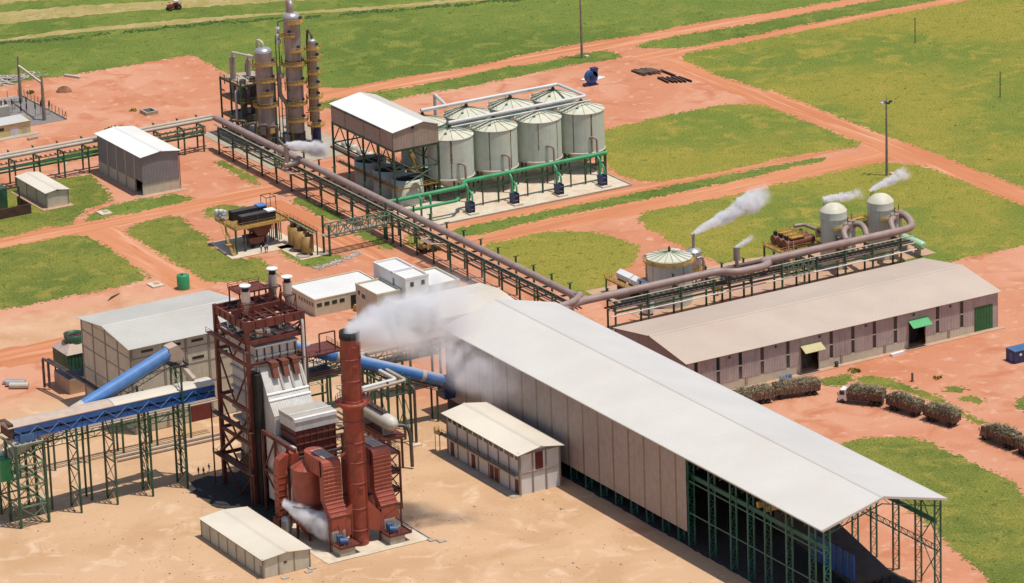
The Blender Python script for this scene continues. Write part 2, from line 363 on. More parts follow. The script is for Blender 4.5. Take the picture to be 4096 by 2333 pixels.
FIELDS = {
 'f1':[(-25.8,241.9),(-23.7,242.3),(-14.3,243.1),(-4.2,240.8),(10.1,240.1),(22.9,239.9),(34,239.3),(34.7,235.6),(33.6,224.8),(33.1,214.2),(41,212.2),(45.5,202.1),(47.6,192.5),(47.5,189.2),(47.6,186.5),(53.1,181.6),(67,181.6),(76.5,181),(84.6,180.2),(92.3,179.7),(105.8,180.9),(106.2,181.6),(123.4,182),(135.8,181.6),(142.9,179.7),(149.9,179.9),(160.4,180.5),(174.1,180),(190,177.9),(190,177.9),(199.6,177.2),(214.5,176.8),(229.1,176.8),(360,420),(60,620),(-120,420)],
 's1':[(140.5,169.5),(145.3,171.4),(158.1,171.5),(184.4,169.4),(184.6,169.7),(206.1,169.9),(223.2,169.3),(238.3,168.9),(252.5,157.8),(236.4,159),(217.2,159.8),(199.6,160.3),(178.3,160.2),(177.6,159.2),(161.1,159.9),(150.6,159.6),(145.4,162.3),(140.5,166)],
 's2':[(39.6,171.9),(52.8,173.4),(67,171),(80.7,171.1),(101.1,172.9),(100.3,171.5),(113.1,170.5),(124,171.8),(130.1,170.6),(131.2,166.3),(130.5,163),(127.8,161.3),(121.7,162.5),(112.6,164.1),(105.3,163),(94.9,162.3),(94.9,162.3),(78.8,162),(63.4,163.4),(55,162.7),(44.4,163.7),(37.1,166.7)],
 'f2':[(143.8,151.7),(147,154.1),(173.9,153.6),(174.2,154.1),(209.6,154),(243.9,153.1),(267.2,152.4),(330,90),(260,0),(145.5,-14.1),(145.8,-4.6),(145.4,29.4),(145.3,42.4),(144.6,60.5),(144.8,84.9),(145.1,110.1),(143.7,108),(141.6,129.8),(142.3,141.3),(143,150.3)],
 'f3':[(88.2,102.5),(102,103.7),(115.2,104.2),(127.9,103.4),(133.5,99.5),(135.2,95.3),(135.1,93.5),(135,83.6),(134.9,70.2),(135.4,56.7),(134.9,51.1),(132.8,49.2),(128.2,50.9),(119.6,52.4),(107.5,53.4),(107,52.6),(91.7,52.7),(79.9,53.6),(74.6,55.1),(71,59.2),(70.4,65.2),(72.9,77.1),(77.3,86.5)],
 's3':[(11.3,48.6),(14.6,50.4),(21.2,50.7),(29.5,50.4),(29.2,50),(46.9,49.7),(67.9,49.3),(89.3,48.9),(104.2,48.4),(104.2,48.4),(113.3,47.8),(120.1,47.1),(120.1,45.1),(116,44.7),(101.7,44.6),(101.2,43.9),(79.8,43.7),(55.4,43.9),(43.8,44.5),(25.8,44.1),(25.4,43.4),(12.9,43.8)],
 'f4':[(53.8,29.6),(55.8,32.3),(58.7,34.5),(70.1,33.4),(80.5,33.3),(93.5,32.3),(95,34.5),(110.4,34.1),(126.5,34.5),(131.5,32.5),(136.2,25.5),(136.4,12.4),(135.8,-5.8),(136,-17.7),(135.4,-21.6),(120,-42.2),(117.6,-42.4),(102.8,-42.4),(94.5,-42.2),(85.8,-36.8),(67.9,-28.4),(56.8,-23.2),(51.3,-14.3),(51.4,8.7),(51.9,23.7)],
 'f5':[(11.2,34.3),(15.5,35.7),(20.3,34.7),(23,35.3),(29.4,35.2),(34,33.1),(39.6,27.7),(41.5,21.1),(42.2,11.4),(39,6.7),(33,0.7),(26.7,-2),(22.6,-7.7),(14.4,-13.7),(10.5,-10.8),(9.6,1.9),(9.6,16.5)],
 'l1':[(-87.6,103.3),(-85.2,103.6),(-76.9,103.6),(-66.9,103.5),(-64.2,100.9),(-63.4,96.7),(-63.4,90.6),(-64,74.7),(-65.3,61.8),(-67.3,60.4),(-72.7,59.4),(-84.7,59.1),(-84.6,59.8),(-98.2,59.3),(-104.5,60.1),(-106.5,60.2)],
 'l2':[(-53.6,97.8),(-50.7,100.9),(-44.8,102.9),(-38.5,102.5),(-37.6,99.7),(-38.8,92.1),(-39.6,80.1),(-41.9,76.6),(-42.1,61.6),(-37.6,58.7),(-37,59.8),(-37.7,51.4),(-39,44.5),(-42.8,40.4),(-45.8,42.6),(-45.4,43.3),(-53.5,48.3),(-55,49.8),(-54.8,68),(-54.1,86.7),(-54.6,94.4)],
 'l3':[(-58.3,111.9),(-54.2,116.3),(-50.2,118.8),(-42.2,120.5),(-36.8,119.7),(-29.8,119.1),(-27.6,114),(-28.2,111.7),(-33.4,111.7),(-45.3,110.8),(-50.7,111.6),(-56.6,111.2)],
 'l4':[(-83.8,111.8),(-81.6,111.8),(-76.8,111.9),(-69.5,113.8),(-62.6,111),(-61,113.9),(-53.4,121.1),(-48.3,122.8),(-44.7,125.6),(-42.5,135.1),(-40,148),(-47.6,149.2),(-52.4,151.6),(-61.9,148.5),(-66.6,150.9)],
 'l5':[(-30.4,100.8),(-28,103.3),(-24.5,104),(-19.8,98.3),(-22.9,89.9),(-29.5,90.5),(-31.7,96.4)],
 'l6':[(-8.3,95.7),(-5.8,97.9),(-5,94.9),(-4.5,78.3),(-5.4,74.7),(-8.2,75.7),(-8.3,87.6)],
 'l7':[(-6.4,64.9),(-5.8,61.8),(-5.3,55.2),(-6.1,46.1),(-8.5,46.8),(-8.4,56),(-8.3,61.1)],
 'l8':[(0.2,51.7),(1.9,53.6),(2.1,48.2),(-0.1,42.7),(-2,45.6)],
 'l9':[(-29.9,60.2),(-29,60.5),(-28.8,50.8),(-21.2,51.2),(-19.3,47.8),(-21.9,45.7),(-29,45),(-30.9,47.3)],
 'l10':[(-48.9,166.9),(-41.9,168.1),(-27.2,171.2),(-28,165.9),(-30.9,163.3),(-40,163.1),(-48.2,165.2)],
 'l11':[(-8.5,138.2),(-6.5,139.1),(-6.7,129.9),(-6.5,119.5),(-9.4,113.7),(-9.2,124.9)],
 'r1':[(4.4,-130.2),(8.4,-129.6),(11.9,-130.2),(15.8,-132.2),(19,-135.3),(20.2,-139.6),(19.9,-147),(20.3,-155.5),(20.9,-165.5),(19.4,-172.4),(17.4,-176.7),(14.5,-184.6),(-12.9,-221),(-17.1,-215.5),(-14.1,-206.1),(-11.7,-196),(-10.3,-188.9),(-8.7,-184.6),(-6.4,-174.6),(-3.8,-160.2),(0.2,-143.4),(2.9,-132.6)],
 'r2':[(24.2,-93.7),(29.9,-94.1),(30.9,-95.6),(29.3,-98.2),(25.2,-99.4),(22.2,-96.9)],
 'r3':[(31.5,-97.3),(34.3,-98.1),(36.6,-102.7),(37.4,-107.4),(37.1,-111.3),(38.4,-117.1),(37.7,-121.1),(36.7,-136.3),(35.3,-137.2),(35.9,-129),(36.8,-121.7),(35.6,-117.6),(35.2,-112.4),(33.5,-107.1),(29.7,-102.7)],
 'r4':[(40.8,-115.6),(44,-113.9),(45.5,-114.9),(46,-117.3),(43.3,-118.3),(42.5,-116.4)],
 'r5':[(41.4,-121.7),(44.2,-121.3),(45,-123.9),(44.9,-125.9),(42.7,-126.7),(42,-125.4)],
 'r6':[(48,-132.9),(51.6,-129.1),(53.6,-128.1),(56.1,-129.1),(49,-138.5),(48.3,-135.2)],
}
g = MB(); n = 24; R0 = 9000.
g.add([(-R0, -R0, 0), (R0, -R0, 0), (R0, R0, 0), (-R0, R0, 0)], [(0, 1, 2, 3)])
struct('ground', g, 'earth')
def jag(poly, step=1.4, amp=.45, seed=1, close=True):
    rnd = random.Random(seed); out = []
    m = len(poly)
    for i in range(m if close else m-1):
        a = Vector(poly[i]); b = Vector(poly[(i+1) % m]); L = (b-a).length; k = max(1, min(400, int(L/step)))
        nv = Vector((-(b-a).y, (b-a).x)); nv = nv.normalized() if nv.length else nv
        for j in range(k):
            p = a.lerp(b, j/k)+nv*rnd.uniform(-amp, amp); out.append((p.x, p.y))
    return out
EDGE = {}
def sheet(name, poly, z, m, seed=1, amp=.4, step=1.4, kind='structure'):
    q = jag(poly, step, amp, seed); b = MB(); b.add([(x, y, z) for x, y in q], [tuple(range(len(q)))])
    a = sum(q[i][0]*q[(i+1) % len(q)][1]-q[(i+1) % len(q)][0]*q[i][1] for i in range(len(q)))
    if a < 0: b.f = [tuple(reversed(b.f[0]))]
    return struct(name, b, m, kind)
for i, (m, P) in enumerate([('road_x', [(37, 172.5), (270, 170.5), (270, 178.5), (37, 183)]), ('road_x', [(132, 154.5), (270, 153.5), (270, 160), (132, 161)]),
        ('road_x', [(0, 33.5), (137, 33.5), (137, 45), (0, 45)]), ('road_y', [(134.5, -75), (146, -75), (145.5, 152), (134.5, 152)]),
        ('road_x', [(-95, 102.5), (-6, 102.5), (-6, 112.5), (-95, 112.5)]), ('road_y', [(-64, 46), (-53.5, 46), (-53.5, 103), (-64, 103)]),
        ('road_x', [(-120, 20), (-58, 20), (-52, 33), (-120, 33)]), ('road_x', [(5, 49.5), (134, 49.5), (134, 55), (5, 55)]),
        ('road_y', [(-17, -60), (-9.5, -60), (-9.5, 98), (-17, 98)])]):
    sheet('dirt_road', P, .006+.0015*i, m, i, .8, 3.)
LUSH = {'f1', 'l3', 'l6', 'l7', 'l9', 's1', 's2', 's3'}; OLIVE = {'f2', 'f3', 'f4', 'f5'}
for i, (k, P) in enumerate(FIELDS.items()):
    sheet('grass_field', P, .03+.0003*i, 'grass_lush' if k in LUSH else ('grass_olive' if k in OLIVE else 'grass_mixed'), i, .7, .9)
# mown and raked strips in the far field
B1 = [(3.9, 304.6), (20.6, 300.6), (35.5, 296.6), (52.1, 289.7), (75.6, 279.8)]; B1U = [(9.6, 317.5), (30.2, 311.3), (56.4, 298.6), (79.8, 288)]
B2 = [(-4.2, 286.4), (12.4, 282.7), (27.3, 279.2), (43.4, 272.6), (68.7, 266.3), (82.2, 259.5), (101.7, 251.1), (125.2, 243.4)]
B2U = [(-3.1, 288.8), (14.6, 287.5), (29, 282.9), (46, 277.9), (70.1, 269), (83.6, 262.2), (103.5, 254.3), (127.1, 246.6)]
ex = lambda l, a, b: [(l[0][0]-a, l[0][1]+a*.3)] + l + [(l[-1][0]+b, l[-1][1]-b*.42)]
sheet('mown_strip', ex(B1, 30, 30)+ex(B1U, 30, 30)[::-1], .05, 'stubble', 3, .9)
sheet('mown_strip', ex(B2, 30, 60)+ex(B2U, 30, 60)[::-1], .052, 'stubble', 4, .7)
sheet('mown_strip', [(-8, 328), (20, 326), (60, 309), (95, 292), (95, 300), (60, 322), (20, 336), (-8, 338)], .054, 'stubble', 5, 1.)
# tufts: uneven blades and clumps over the grass, one uncountable mass per sort
def inside(p, P):
    c = False; j = len(P)-1
    for i in range(len(P)):
        if (P[i][1] > p[1]) != (P[j][1] > p[1]) and p[0] < (P[j][0]-P[i][0])*(p[1]-P[i][1])/(P[j][1]-P[i][1])+P[i][0]: c = not c
        j = i
    return c
CP = M.translation
def visible(x, y):
    q = Vector((x, y, 0))-CP; d = q.dot(_f); return abs(q.dot(_R)/d) < .125 and abs(q.dot(_U)/d) < .075
def tufts(name, keys, m, dens, seed, hmax=.5, wmax=.5):
    rnd = random.Random(seed); b = MB()
    for k in keys:
        P = FIELDS[k]; xs = [p[0] for p in P]; ys = [p[1] for p in P]; A = (max(xs)-min(xs))*(max(ys)-min(ys))
        for _ in range(int(min(A, 60000)*dens*(1 if A < 60000 else A/60000*.5))):
            x = rnd.uniform(min(xs), max(xs)); y = rnd.uniform(min(ys), max(ys))
            if not visible(x, y) or not inside((x, y), P): continue
            if k == 'f1' and ((y > 262-.35*x and rnd.random() < .5)): continue
            h = rnd.uniform(.05, hmax)*(2.2 if rnd.random() < .04 else 1); wd = rnd.uniform(.18, wmax); a = rnd.uniform(0, 6.28); o = len(b.v)
            for q in range(3): b.v.append((x+wd*math.cos(a+q*2.09)*rnd.uniform(.6, 1.2), y+wd*math.sin(a+q*2.09)*rnd.uniform(.6, 1.2), .02))
            b.v.append((x+rnd.uniform(-.2, .2), y+rnd.uniform(-.2, .2), h))
            b.f += [(o, o+1, o+3), (o+1, o+2, o+3), (o+2, o, o+3)]; b.sm += [False]*3
    for k in keys:                                       # ragged fringe creeping over the bare earth
        for x, y in jag(FIELDS[k], .45, 1.0, 77):
            if not visible(x, y) or rnd.random() < .25: continue
            wd = rnd.uniform(.2, .6); a = rnd.uniform(0, 6.28); o = len(b.v)
            for q in range(4): b.v.append((x+wd*math.cos(a+q*1.57)*rnd.uniform(.5, 1.5), y+wd*math.sin(a+q*1.57)*rnd.uniform(.5, 1.5), .015))
            b.v.append((x, y, rnd.uniform(.06, .16))); b.f += [(o+q, o+(q+1) % 4, o+4) for q in range(4)]; b.sm += [False]*4
    o = b.build(name, m); o['kind'] = 'stuff'; o['label'] = 'short ' + ('bright green' if 'lush' in m else 'olive and dry') + ' grass tufts over the fields'; return o
tufts('grass', ['f1', 's1', 's2', 's3', 'l6', 'l7', 'l9', 'l3'], 'grass_lush', .42, 11, .2, .75)
tufts('grass', ['f2', 'f3', 'f4', 'f5'], 'grass_olive', .40, 12, .16, .7)
tufts('grass', ['l1', 'l2', 'l4', 'l5', 'l8', 'l10', 'l11', 'r1', 'r2', 'r3', 'r4', 'r5', 'r6'], 'grass_mixed', .8, 13, .18, .6)
# rough dark growth along the drain in the far field
def clumps(name, pts, m, label, rad=.9, cnt=5, seed=5, hh=.8):
    rnd = random.Random(seed); b = MB()
    for x, y in pts:
        for _ in range(cnt):
            px, py = x+rnd.uniform(-rad, rad)*1.6, y+rnd.uniform(-rad, rad); h = rnd.uniform(.3, hh); o = len(b.v); a0 = rnd.uniform(0, 6)
            for q in range(5): b.v.append((px+rnd.uniform(.3, .7)*math.cos(a0+q*1.257), py+rnd.uniform(.3, .7)*math.sin(a0+q*1.257), .02))
            b.v.append((px, py, h)); b.f += [(o+q, o+(q+1) % 5, o+5) for q in range(5)]; b.sm += [False]*5
    o = b.build(name, m); o['kind'] = 'stuff'; o['label'] = label; return o
B3 = [(-5.7, 283), (10.2, 277.9), (24.2, 272.8), (42.1, 269.9), (66, 261), (84, 253), (110, 244), (140, 234)]
pp = []
for i in range(len(B3)-1):
    a = Vector(B3[i]); c = Vector(B3[i+1]); k = int((c-a).length/.8)
    pp += [tuple(a.lerp(c, j/k)+Vector((0, 1.2+.9*math.sin(i*3+j*.31)))) for j in range(k) if math.sin(j*.23+i*2)+.6*math.sin(j*.071) > -.35]
mat('hedge_green', (.06, .115, .016), .9, var=.25, scale=1.)
clumps('rough_growth', pp, 'hedge_green', 'dark green rough growth lining the drain in the far field', 1.2, 4, 6, .5)

# ================================================================ buildings
def lattice(parent, a, b, z0, z1, m='steel_teal', w=.28, step=1.6, name='lattice_column'):
    """lattice column: two chords at a and b (xy) laced together"""
    c = MB(); A = Vector((*a, 0)); B = Vector((*b, 0))
    for p in (A, B): c.beam(p+Vector((0, 0, z0)), p+Vector((0, 0, z1)), w)
    z = z0+.3; k = 0
    while z+step < z1:
        p, q = (A, B) if k % 2 == 0 else (B, A)
        c.beam(p+Vector((0, 0, z)), q+Vector((0, 0, z+step)), .1); c.beam(A+Vector((0, 0, z)), B+Vector((0, 0, z)), .09); z += step; k += 1
    return c.build(name, m, parent)
# ---- milling hall
T = thing('milling_hall', 'long pale-roofed open-sided milling hall on tall green columns, largest building', 'hall', (-39.4, -136))
X0, X1, Y0, Y1, ZE, ZR, XR = -53.3, -25.4, -208.4, -63.2, 19.3, 23.0, -39.6
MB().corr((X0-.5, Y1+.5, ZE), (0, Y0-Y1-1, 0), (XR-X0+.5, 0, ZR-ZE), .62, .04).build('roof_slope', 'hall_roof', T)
MB().corr((X1+.5, Y0-.5, ZE), (0, Y1-Y0+1, 0), (XR-X1-.5, 0, ZR-ZE), .62, .02).build('roof_slope', 'hall_roof_shade', T)
MB().ext([(XR-.5, ZR-.05), (XR, ZR+.14), (XR+.5, ZR-.05)], 'y', Y0-.5, Y1+.5).build('ridge_cap', 'hall_roof', T)
MB().beam((X0-.5, Y0-.5, ZE-.12), (X0-.5, Y1+.5, ZE-.12), .35, .22).build('gutter', 'casing_grey', T)
MB().beam((X1+.5, Y0-.5, ZE-.12), (X1+.5, Y1+.5, ZE-.12), .35, .22).build('gutter', 'casing_grey', T)
for a, b in (((X0-.5, Y0-.55, ZE-.15), (XR, Y0-.55, ZR-.15)), ((XR, Y0-.55, ZR-.15), (X1+.5, Y0-.55, ZE-.15))):
    MB().beam(a, b, .18, .45).build('barge_board', 'roof_grey', T)
ys = [-64.0, -72.0, -78.2, -84.2, -90.2, -96.3, -102.3, -108.3, -114.9, -120.9, -126.9, -132.7, -138.7, -144.6, -150.7, -156.5, -160.3]
for i in range(len(ys)-1):
    a, b = ys[i], ys[i+1]
    MB().corr((X0, a-.28, 3.3), (0, b-a+(.56 if i < len(ys)-2 else .28), 0), (0, 0, ZE-3.3), .5, .03, .06).build('wall_panel', 'clad_taupe', T)
    if 0 < i: MB().box(X0-.02, X0+.06, a-.28, a+.28, 3.35, ZE-.05).build('skylight_strip', 'strip_amber', T)
for y in (-63.6,):                                           # far gable wall
    MB().ext([(X0, 0), (X1, 0), (X1, ZE), (XR, ZR-.1), (X0, ZE)], 'y', y, y+.1).build('gable_wall', 'clad_taupe', T)
for y in ys[1:-1:1] + [-160.4, -168.1, -175.8, -182, -188, -195.4, -203.3, -208.2]:
    lattice(T, (X0+.35, y), (X0+1.75, y), 0, ZE-.2)
for y in (-207.9, -201.5, -194, -186.4, -180, -172, -164, -150, -135, -120, -105, -90, -75):
    lattice(T, (X1-.35, y), (X1-1.75, y), 0, ZE-.2)
for y in (-163, -156.5):                                     # closed part of the right-hand side
    pass
for i in range(13):
    a = -66-i*7.6; MB().corr((X1, a-7.5, .6), (0, 7.5, 0), (0, 0, ZE-.8), .5, .03, .06).build('wall_panel', 'clad_taupe', T)
for i, y in enumerate([-208.2, -201.5, -194, -186.4, -180, -172, -164, -156, -148, -140, -130, -118, -106, -94, -82, -70]):      # roof trusses
    b = MB(); zb = ZE-1.3
    b.beam((X0+.3, y, ZE-.35), (XR, y, ZR-.35), .22, .3); b.beam((XR, y, ZR-.35), (X1-.3, y, ZE-.35), .22, .3)
    b.beam((X0+.3, y, ZE-1.6), (XR, y, ZR-1.7), .18); b.beam((XR, y, ZR-1.7), (X1-.3, y, ZE-1.6), .18)
    for k in range(8):
        t0, t1 = k/8, (k+1)/8
        for s0, s1 in (((X0+.3, ZE), (XR, ZR)), ((X1-.3, ZE), (XR, ZR))):
            p = (s0[0]+(s1[0]-s0[0])*t0, y, s0[1]+(s1[1]-s0[1])*t0-1.6); q = (s0[0]+(s1[0]-s0[0])*t1, y, s0[1]+(s1[1]-s0[1])*t1-.4)
            b.beam(p, q, .1)
    b.build('roof_truss', 'steel_teal', T)
for xx in (X0+1.5, X1-1.5):                                  # crane runway girders
    for z in (14.8,):
        b = MB(); b.beam((xx, Y0+.4, z), (xx, -66, z), .4, .9); b.build('crane_girder', 'steel_teal', T)
b = MB(); b.beam((X1-1.2, Y0+.4, 8.6), (X1-1.2, -165, 8.6), .3, .18); b.beam((X1-1.2, Y0+.4, 9.7), (X1-1.2, -165, 9.7), .12)
for k in range(22): y = Y0+.4+k*2; b.beam((X1-1.2, y, 8.6), (X1-1.2, y, 9.7), .1); b.beam((X1-1.2, y, 8.6), (X1-1.2, y+2, 9.7), .08)
b.build('walkway_girder', 'steel_green_pale', T)
for xx in (X0+.35,):
    for z in (7.5, 14.2): MB().beam((xx, Y0+.2, z), (xx, -161, z), .18, .22).build('side_rail', 'steel_teal', T)
for (y0, y1) in ((-208, -201.6),):                           # cross bracing at the near right corner
    for z0, z1 in ((1, 9.2), (9.2, 17.6)):
        b = MB(); b.beam((X1-.4, y0, z0), (X1-.4, y1, z1), .16); b.beam((X1-.4, y1, z0), (X1-.4, y0, z1), .16); b.build('brace', 'steel_teal', T)
sheet('hall_floor', [(X0+.2, Y0+.5), (X1-2, Y0+.5), (X1-2, Y1), (X0+.2, Y1)], .012, 'slag_and_shade', 3, .2)  # near-black floor: shade under the hall roof put into the colour
# inside the hall: feed table, cane carrier, overhead crane
t = thing('feed_table', 'dark steel cane feed table with blue slatted side inside the hall', 'feed table', (-39, -186))
MB().ext([(-199, 1.2), (-172, 5.5), (-172, 9), (-199, 2.2)], 'x', -40.2, -31).build('bed', 'dark_steel', t)
for i in range(7): MB().box(-40.6, -40.3, -200+i*2.2, -198.6+i*2.2, 3, 8.2).build('side_slat', 'blue', t)
for i in range(6): MB().box(-40.1+i*1.7, -39.8+i*1.7, -199.5, -199.1, 0, 1.6).build('leg', 'dark_steel', t)
t = thing('overhead_crane', 'yellow overhead crane bridge under the hall roof', 'crane', (-39.5, -186))
b = MB(); b.beam((-51.6, -186, 15.9), (-27, -186, 15.9), .7, 1.2); b.beam((-51.6, -183.4, 15.9), (-27, -183.4, 15.9), .7, 1.2); b.build('bridge', 'steel_yellow', t)
MB().box(-50, -46.5, -186.5, -183, 16.55, 17.4).build('trolley', 'steel_yellow', t)
MB().box(-30, -27.4, -183, -181.4, 12.6, 15).build('cab', 'steel_yellow', t)
t = thing('switch_cabinet', 'tall navy blue cabinet beside the hall columns', 'cabinet', (-26.8, -168))
MB().box(-33, -28, -167, -164, 0, 9).build('housing', 'blue_navy', t)
for i in range(3): MB().box(-33.05+i*1.7, -31.6+i*1.7, -167.12, -167, .5, 8.5).build('door', 'blue_navy', t)

# ---- sugar store (long warehouse)
T = thing('warehouse', 'long low mauve warehouse with beige gabled roof and green end door', 'warehouse', (34.7, -73))
x0, x1, y0, y1, ze, zr = -6.9, 76.3, -87.8, -58.7, 8.6, 10.9
gable_roof(T, x0, x1, y0, y1, ze, zr, 'x', 'roof_aged', .7, .6, amp=.025)
wins = [-4.7, 1.0, 6.8, 12.5, 19.3, 30.8, 36.6, 42.4, 48.1, 59.6, 66.3]
doors = [(22.7, 27.3, 'awning_cream'), (51.7, 56.2, 'awning_green')]
edges = sorted([x0] + [v for c in wins for v in (c-.45, c+.45)] + [v for d in doors for v in d[:2]] + [69.8, x1])
def opening(a, b):
    m = (a+b)/2
    return any(abs(m-c) < .46 for c in wins) or any(d[0] < m < d[1] for d in doors)
for a, b in zip(edges[:-1], edges[1:]):
    if b-a < .05 or opening(a, b): continue
    top = ze
    if a >= 69.7: MB().corr((a, y0, 6.0), (b-a, 0, 0), (0, 0, top-6.0), .42, .06, .07).build('wall_panel', 'clad_mauve', T); MB().box(74.9, x1, y0, y0+.08, 0, 6).build('wall_panel', 'clad_mauve', T); continue
    MB().corr((a, y0, 2.1), (b-a, 0, 0), (0, 0, top-2.1), .42, .06, .07).build('wall_panel', 'clad_mauve', T)
    MB().box(a, b, y0+.05, y0+.3, 0, 2.05).build('plinth_wall', 'plaster', T)
for c in wins:
    wd = MB().box(c-.45, c+.45, y0+.1, y0+.2, 2.0, ze).build('louvre_window', 'glass_dark', T)
    MB().box(c-.47, c+.47, y0+.02, y0+.1, 5.0, 5.25).build('crossbar', 'casing', wd)
    MB().box(c-.45, c+.45, y0+.05, y0+.3, 0, 2.0).build('plinth_wall', 'plaster', T)
for c in (8.3, 33.5, 45.2, 62.7):
    MB().box(c-.28, c+.28, y0-.12, y0+.3, 0, 2.3).build('pillar', 'pilaster', T)
for a, b, m in doors:
    MB().corr((a, y0, 6.6), (b-a, 0, 0), (0, 0, ze-6.6), .42, .06, .07).build('wall_panel', 'clad_mauve', T)
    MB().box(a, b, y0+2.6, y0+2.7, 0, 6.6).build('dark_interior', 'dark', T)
    MB().box(a-.2, a, y0-.1, y0+.3, 0, 6.6).build('door_jamb', 'pilaster', T); MB().box(b, b+.2, y0-.1, y0+.3, 0, 6.6).build('door_jamb', 'pilaster', T)
    MB().ext([(y0-2.2, 5.2), (y0, 6.5), (y0, 6.6), (y0-2.2, 5.3)], 'x', a-.2, b+.6).build('awning', m, T)
dr = MB().box(69.9, 74.9, y0-.02, y0+.12, 0, 6).build('sliding_door', 'door_green', T)
for i in range(6): MB().box(70.0+i*.8, 70.06+i*.8, y0-.06, y0-.02, .1, 5.9).build('rib', 'door_green', dr)
for c in (3.9, 16, 27.6, 40, 53, 63): MB().box(c-.2, c+.2, y0-.4, y0, ze-1.1, ze-.7).build('floodlight', 'dark_steel', T)
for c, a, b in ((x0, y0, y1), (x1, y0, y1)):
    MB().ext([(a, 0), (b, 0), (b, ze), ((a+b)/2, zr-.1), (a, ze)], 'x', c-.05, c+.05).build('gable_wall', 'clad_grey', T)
MB().corr((x1, y1, .1), (x0-x1, 0, 0), (0, 0, ze-.1), .42, .06, .07).build('back_wall', 'clad_mauve', T)
s = MB().box(x0, x1+1, y0-1.6, y0-.02, 0, .14); struct('warehouse_apron', s, 'tile_pad')
# ---- two-storey switch house beside the hall
T = thing('switch_house', 'two-storey white switch house with red doors beside the milling hall', 'building', (-61.3, -101))
x0, x1, y0, y1, ze, zr = -66.1, -56.4, -116.4, -86.2, 9.1, 10.1
gable_roof(T, x0, x1, y0, y1, ze, zr, 'y', 'roof_cream', .9, .55)
MB().box(x0+.12, x1-.12, y0+.12, y1-.12, 0, ze-.05).build('wall', 'plaster_white', T)
MB().ext([(x0, ze-.05), (x1, ze-.05), ((x0+x1)/2, zr-.1)], 'y', y0+.1, y0+.3).build('gable_wall', 'plaster_white', T)
n = 7
for i in range(n+1):
    y = y0+(y1-y0)*i/n; MB().box(x0-.06, x0+.3, y-.16, y+.16, 0, ze).build('pilaster', 'pilaster', T)
for x in (x0, x0+3.2, x0+6.4, x1): MB().box(x-.16, x+.16, y0-.06, y0+.3, 0, ze+.2).build('pilaster', 'pilaster', T)
MB().box(x0-.02, x1, y0-.1, y0+.2, 4.4, 4.8).build('floor_band', 'pilaster', T)
MB().box(x0, x1+.2, y0-.15, y0+.2, ze-.35, ze+.0).build('eave_beam', 'pilaster', T)
MB().box(x0-1.0, x0+.1, y0+.2, y1+.8, 4.1, 4.35).build('balcony_slab', 'concrete', T)
rail(T, [(x0-.95, y1+.8), (x0-.95, y1-1), (x0-.95, y0+.3)], 4.35, 'dark_steel')
for i in range(n):
    for o in (-1.1, 1.0):
        yc = y0+(y1-y0)*(i+.5)/n+o; MB().box(x0+.03, x0+.13, yc-.65, yc+.65, 7.5, 8.5).build('vent_window', 'glass_dark', T)
for i, o in ((6, .3), (4, 0), (2, -1), (2, .9), (0, -.8)):
    yc = y0+(y1-y0)*(i+.5)/n+o; d = MB().box(x0+.03, x0+.15, yc-.75, yc+.75, .1, 3.1).build('door', 'door_red', T)
    MB().box(x0+.02, x0+.06, yc-.06, yc, 1.3, 1.5).build('handle', 'silver', d)
MB().box(x0+3.9, x0+5.7, y0+.02, y0+.14, 4.9, 8.8).build('door', 'door_red', T)
b = MB(); b.box(x0-1.4, x0-.2, y1+.8, y1+3.2, 4.1, 4.3)
b.build('landing', 'dark_steel', T)
for xx, yy_ in ((x0-1.3, y1+1), (x0-1.3, y1+3), (x0-.3, y1+3)): MB().beam((xx, yy_, 0), (xx, yy_, 5.3), .12).build('landing_post', 'steel_yellow', T)
rail(T, [(x0-1.4, y1+.8), (x0-1.4, y1+3.2), (x0-.2, y1+3.2)], 4.3)
s = MB().box(x0-2.2, x0, y0-.5, y1+1, 0, .12); struct('switch_house_apron', s, 'concrete')
# ---- foreground shed
T = thing('electrical_shed', 'low shed with cream ribbed roof and grey wall panels in the foreground', 'shed', (-125.4, -112.6))
x0, x1, y0, y1, ze, zr = -130.5, -120.1, -126.2, -98.8, 4.0, 4.6
gable_roof(T, x0, x1, y0, y1, ze, zr, 'y', 'roof_cream', .35, .45)
n = 7
for i in range(n):
    a, b_ = y0+(y1-y0)*i/n, y0+(y1-y0)*(i+1)/n; MB().box(x0+.05, x0+.2, a+.14, b_-.14, .05, ze-.5).build('wall_panel', 'plaster', T)
for i in range(n+1):
    y = y0+(y1-y0)*i/n; MB().box(x0-.05, x0+.3, y-.14, y+.14, 0, ze).build('pilaster', 'pilaster', T)
MB().box(x0, x0+.25, y0, y1, ze-.5, ze).build('lintel', 'pilaster', T)
for i in range(3):
    a, b_ = x0+(x1-x0)*i/3, x0+(x1-x0)*(i+1)/3; MB().box(a+.14, b_-.14, y0+.05, y0+.2, .05, ze).build('wall_panel', 'plaster', T)
for i in range(4): x = x0+(x1-x0)*i/3; MB().box(x-.13, x+.13, y0-.04, y0+.3, 0, ze+.1).build('pilaster', 'pilaster', T)
MB().ext([(x0, ze), (x1, ze), ((x0+x1)/2, zr-.1)], 'y', y0+.05, y0+.2).build('gable_wall', 'plaster', T)
MB().box(x0+.3, x1, y0+.3, y1, 0, ze-.05).build('back_wall', 'plaster', T)
MB().box(x0+4.6, x0+5.3, y0-.02, y0+.05, 2.2, 2.6).build('vent', 'dark_steel', T)
MB().box(x0-.02, x0+.05, y0+.6, y0+1.5, .1, 2.3).build('door', 'pilaster', T)
MB().tube([(x1+.15, y0+.2, ze-.1), (x1+.15, y0+.2, 2.9)], .08, 8).build('downpipe', 'dark_steel', T)
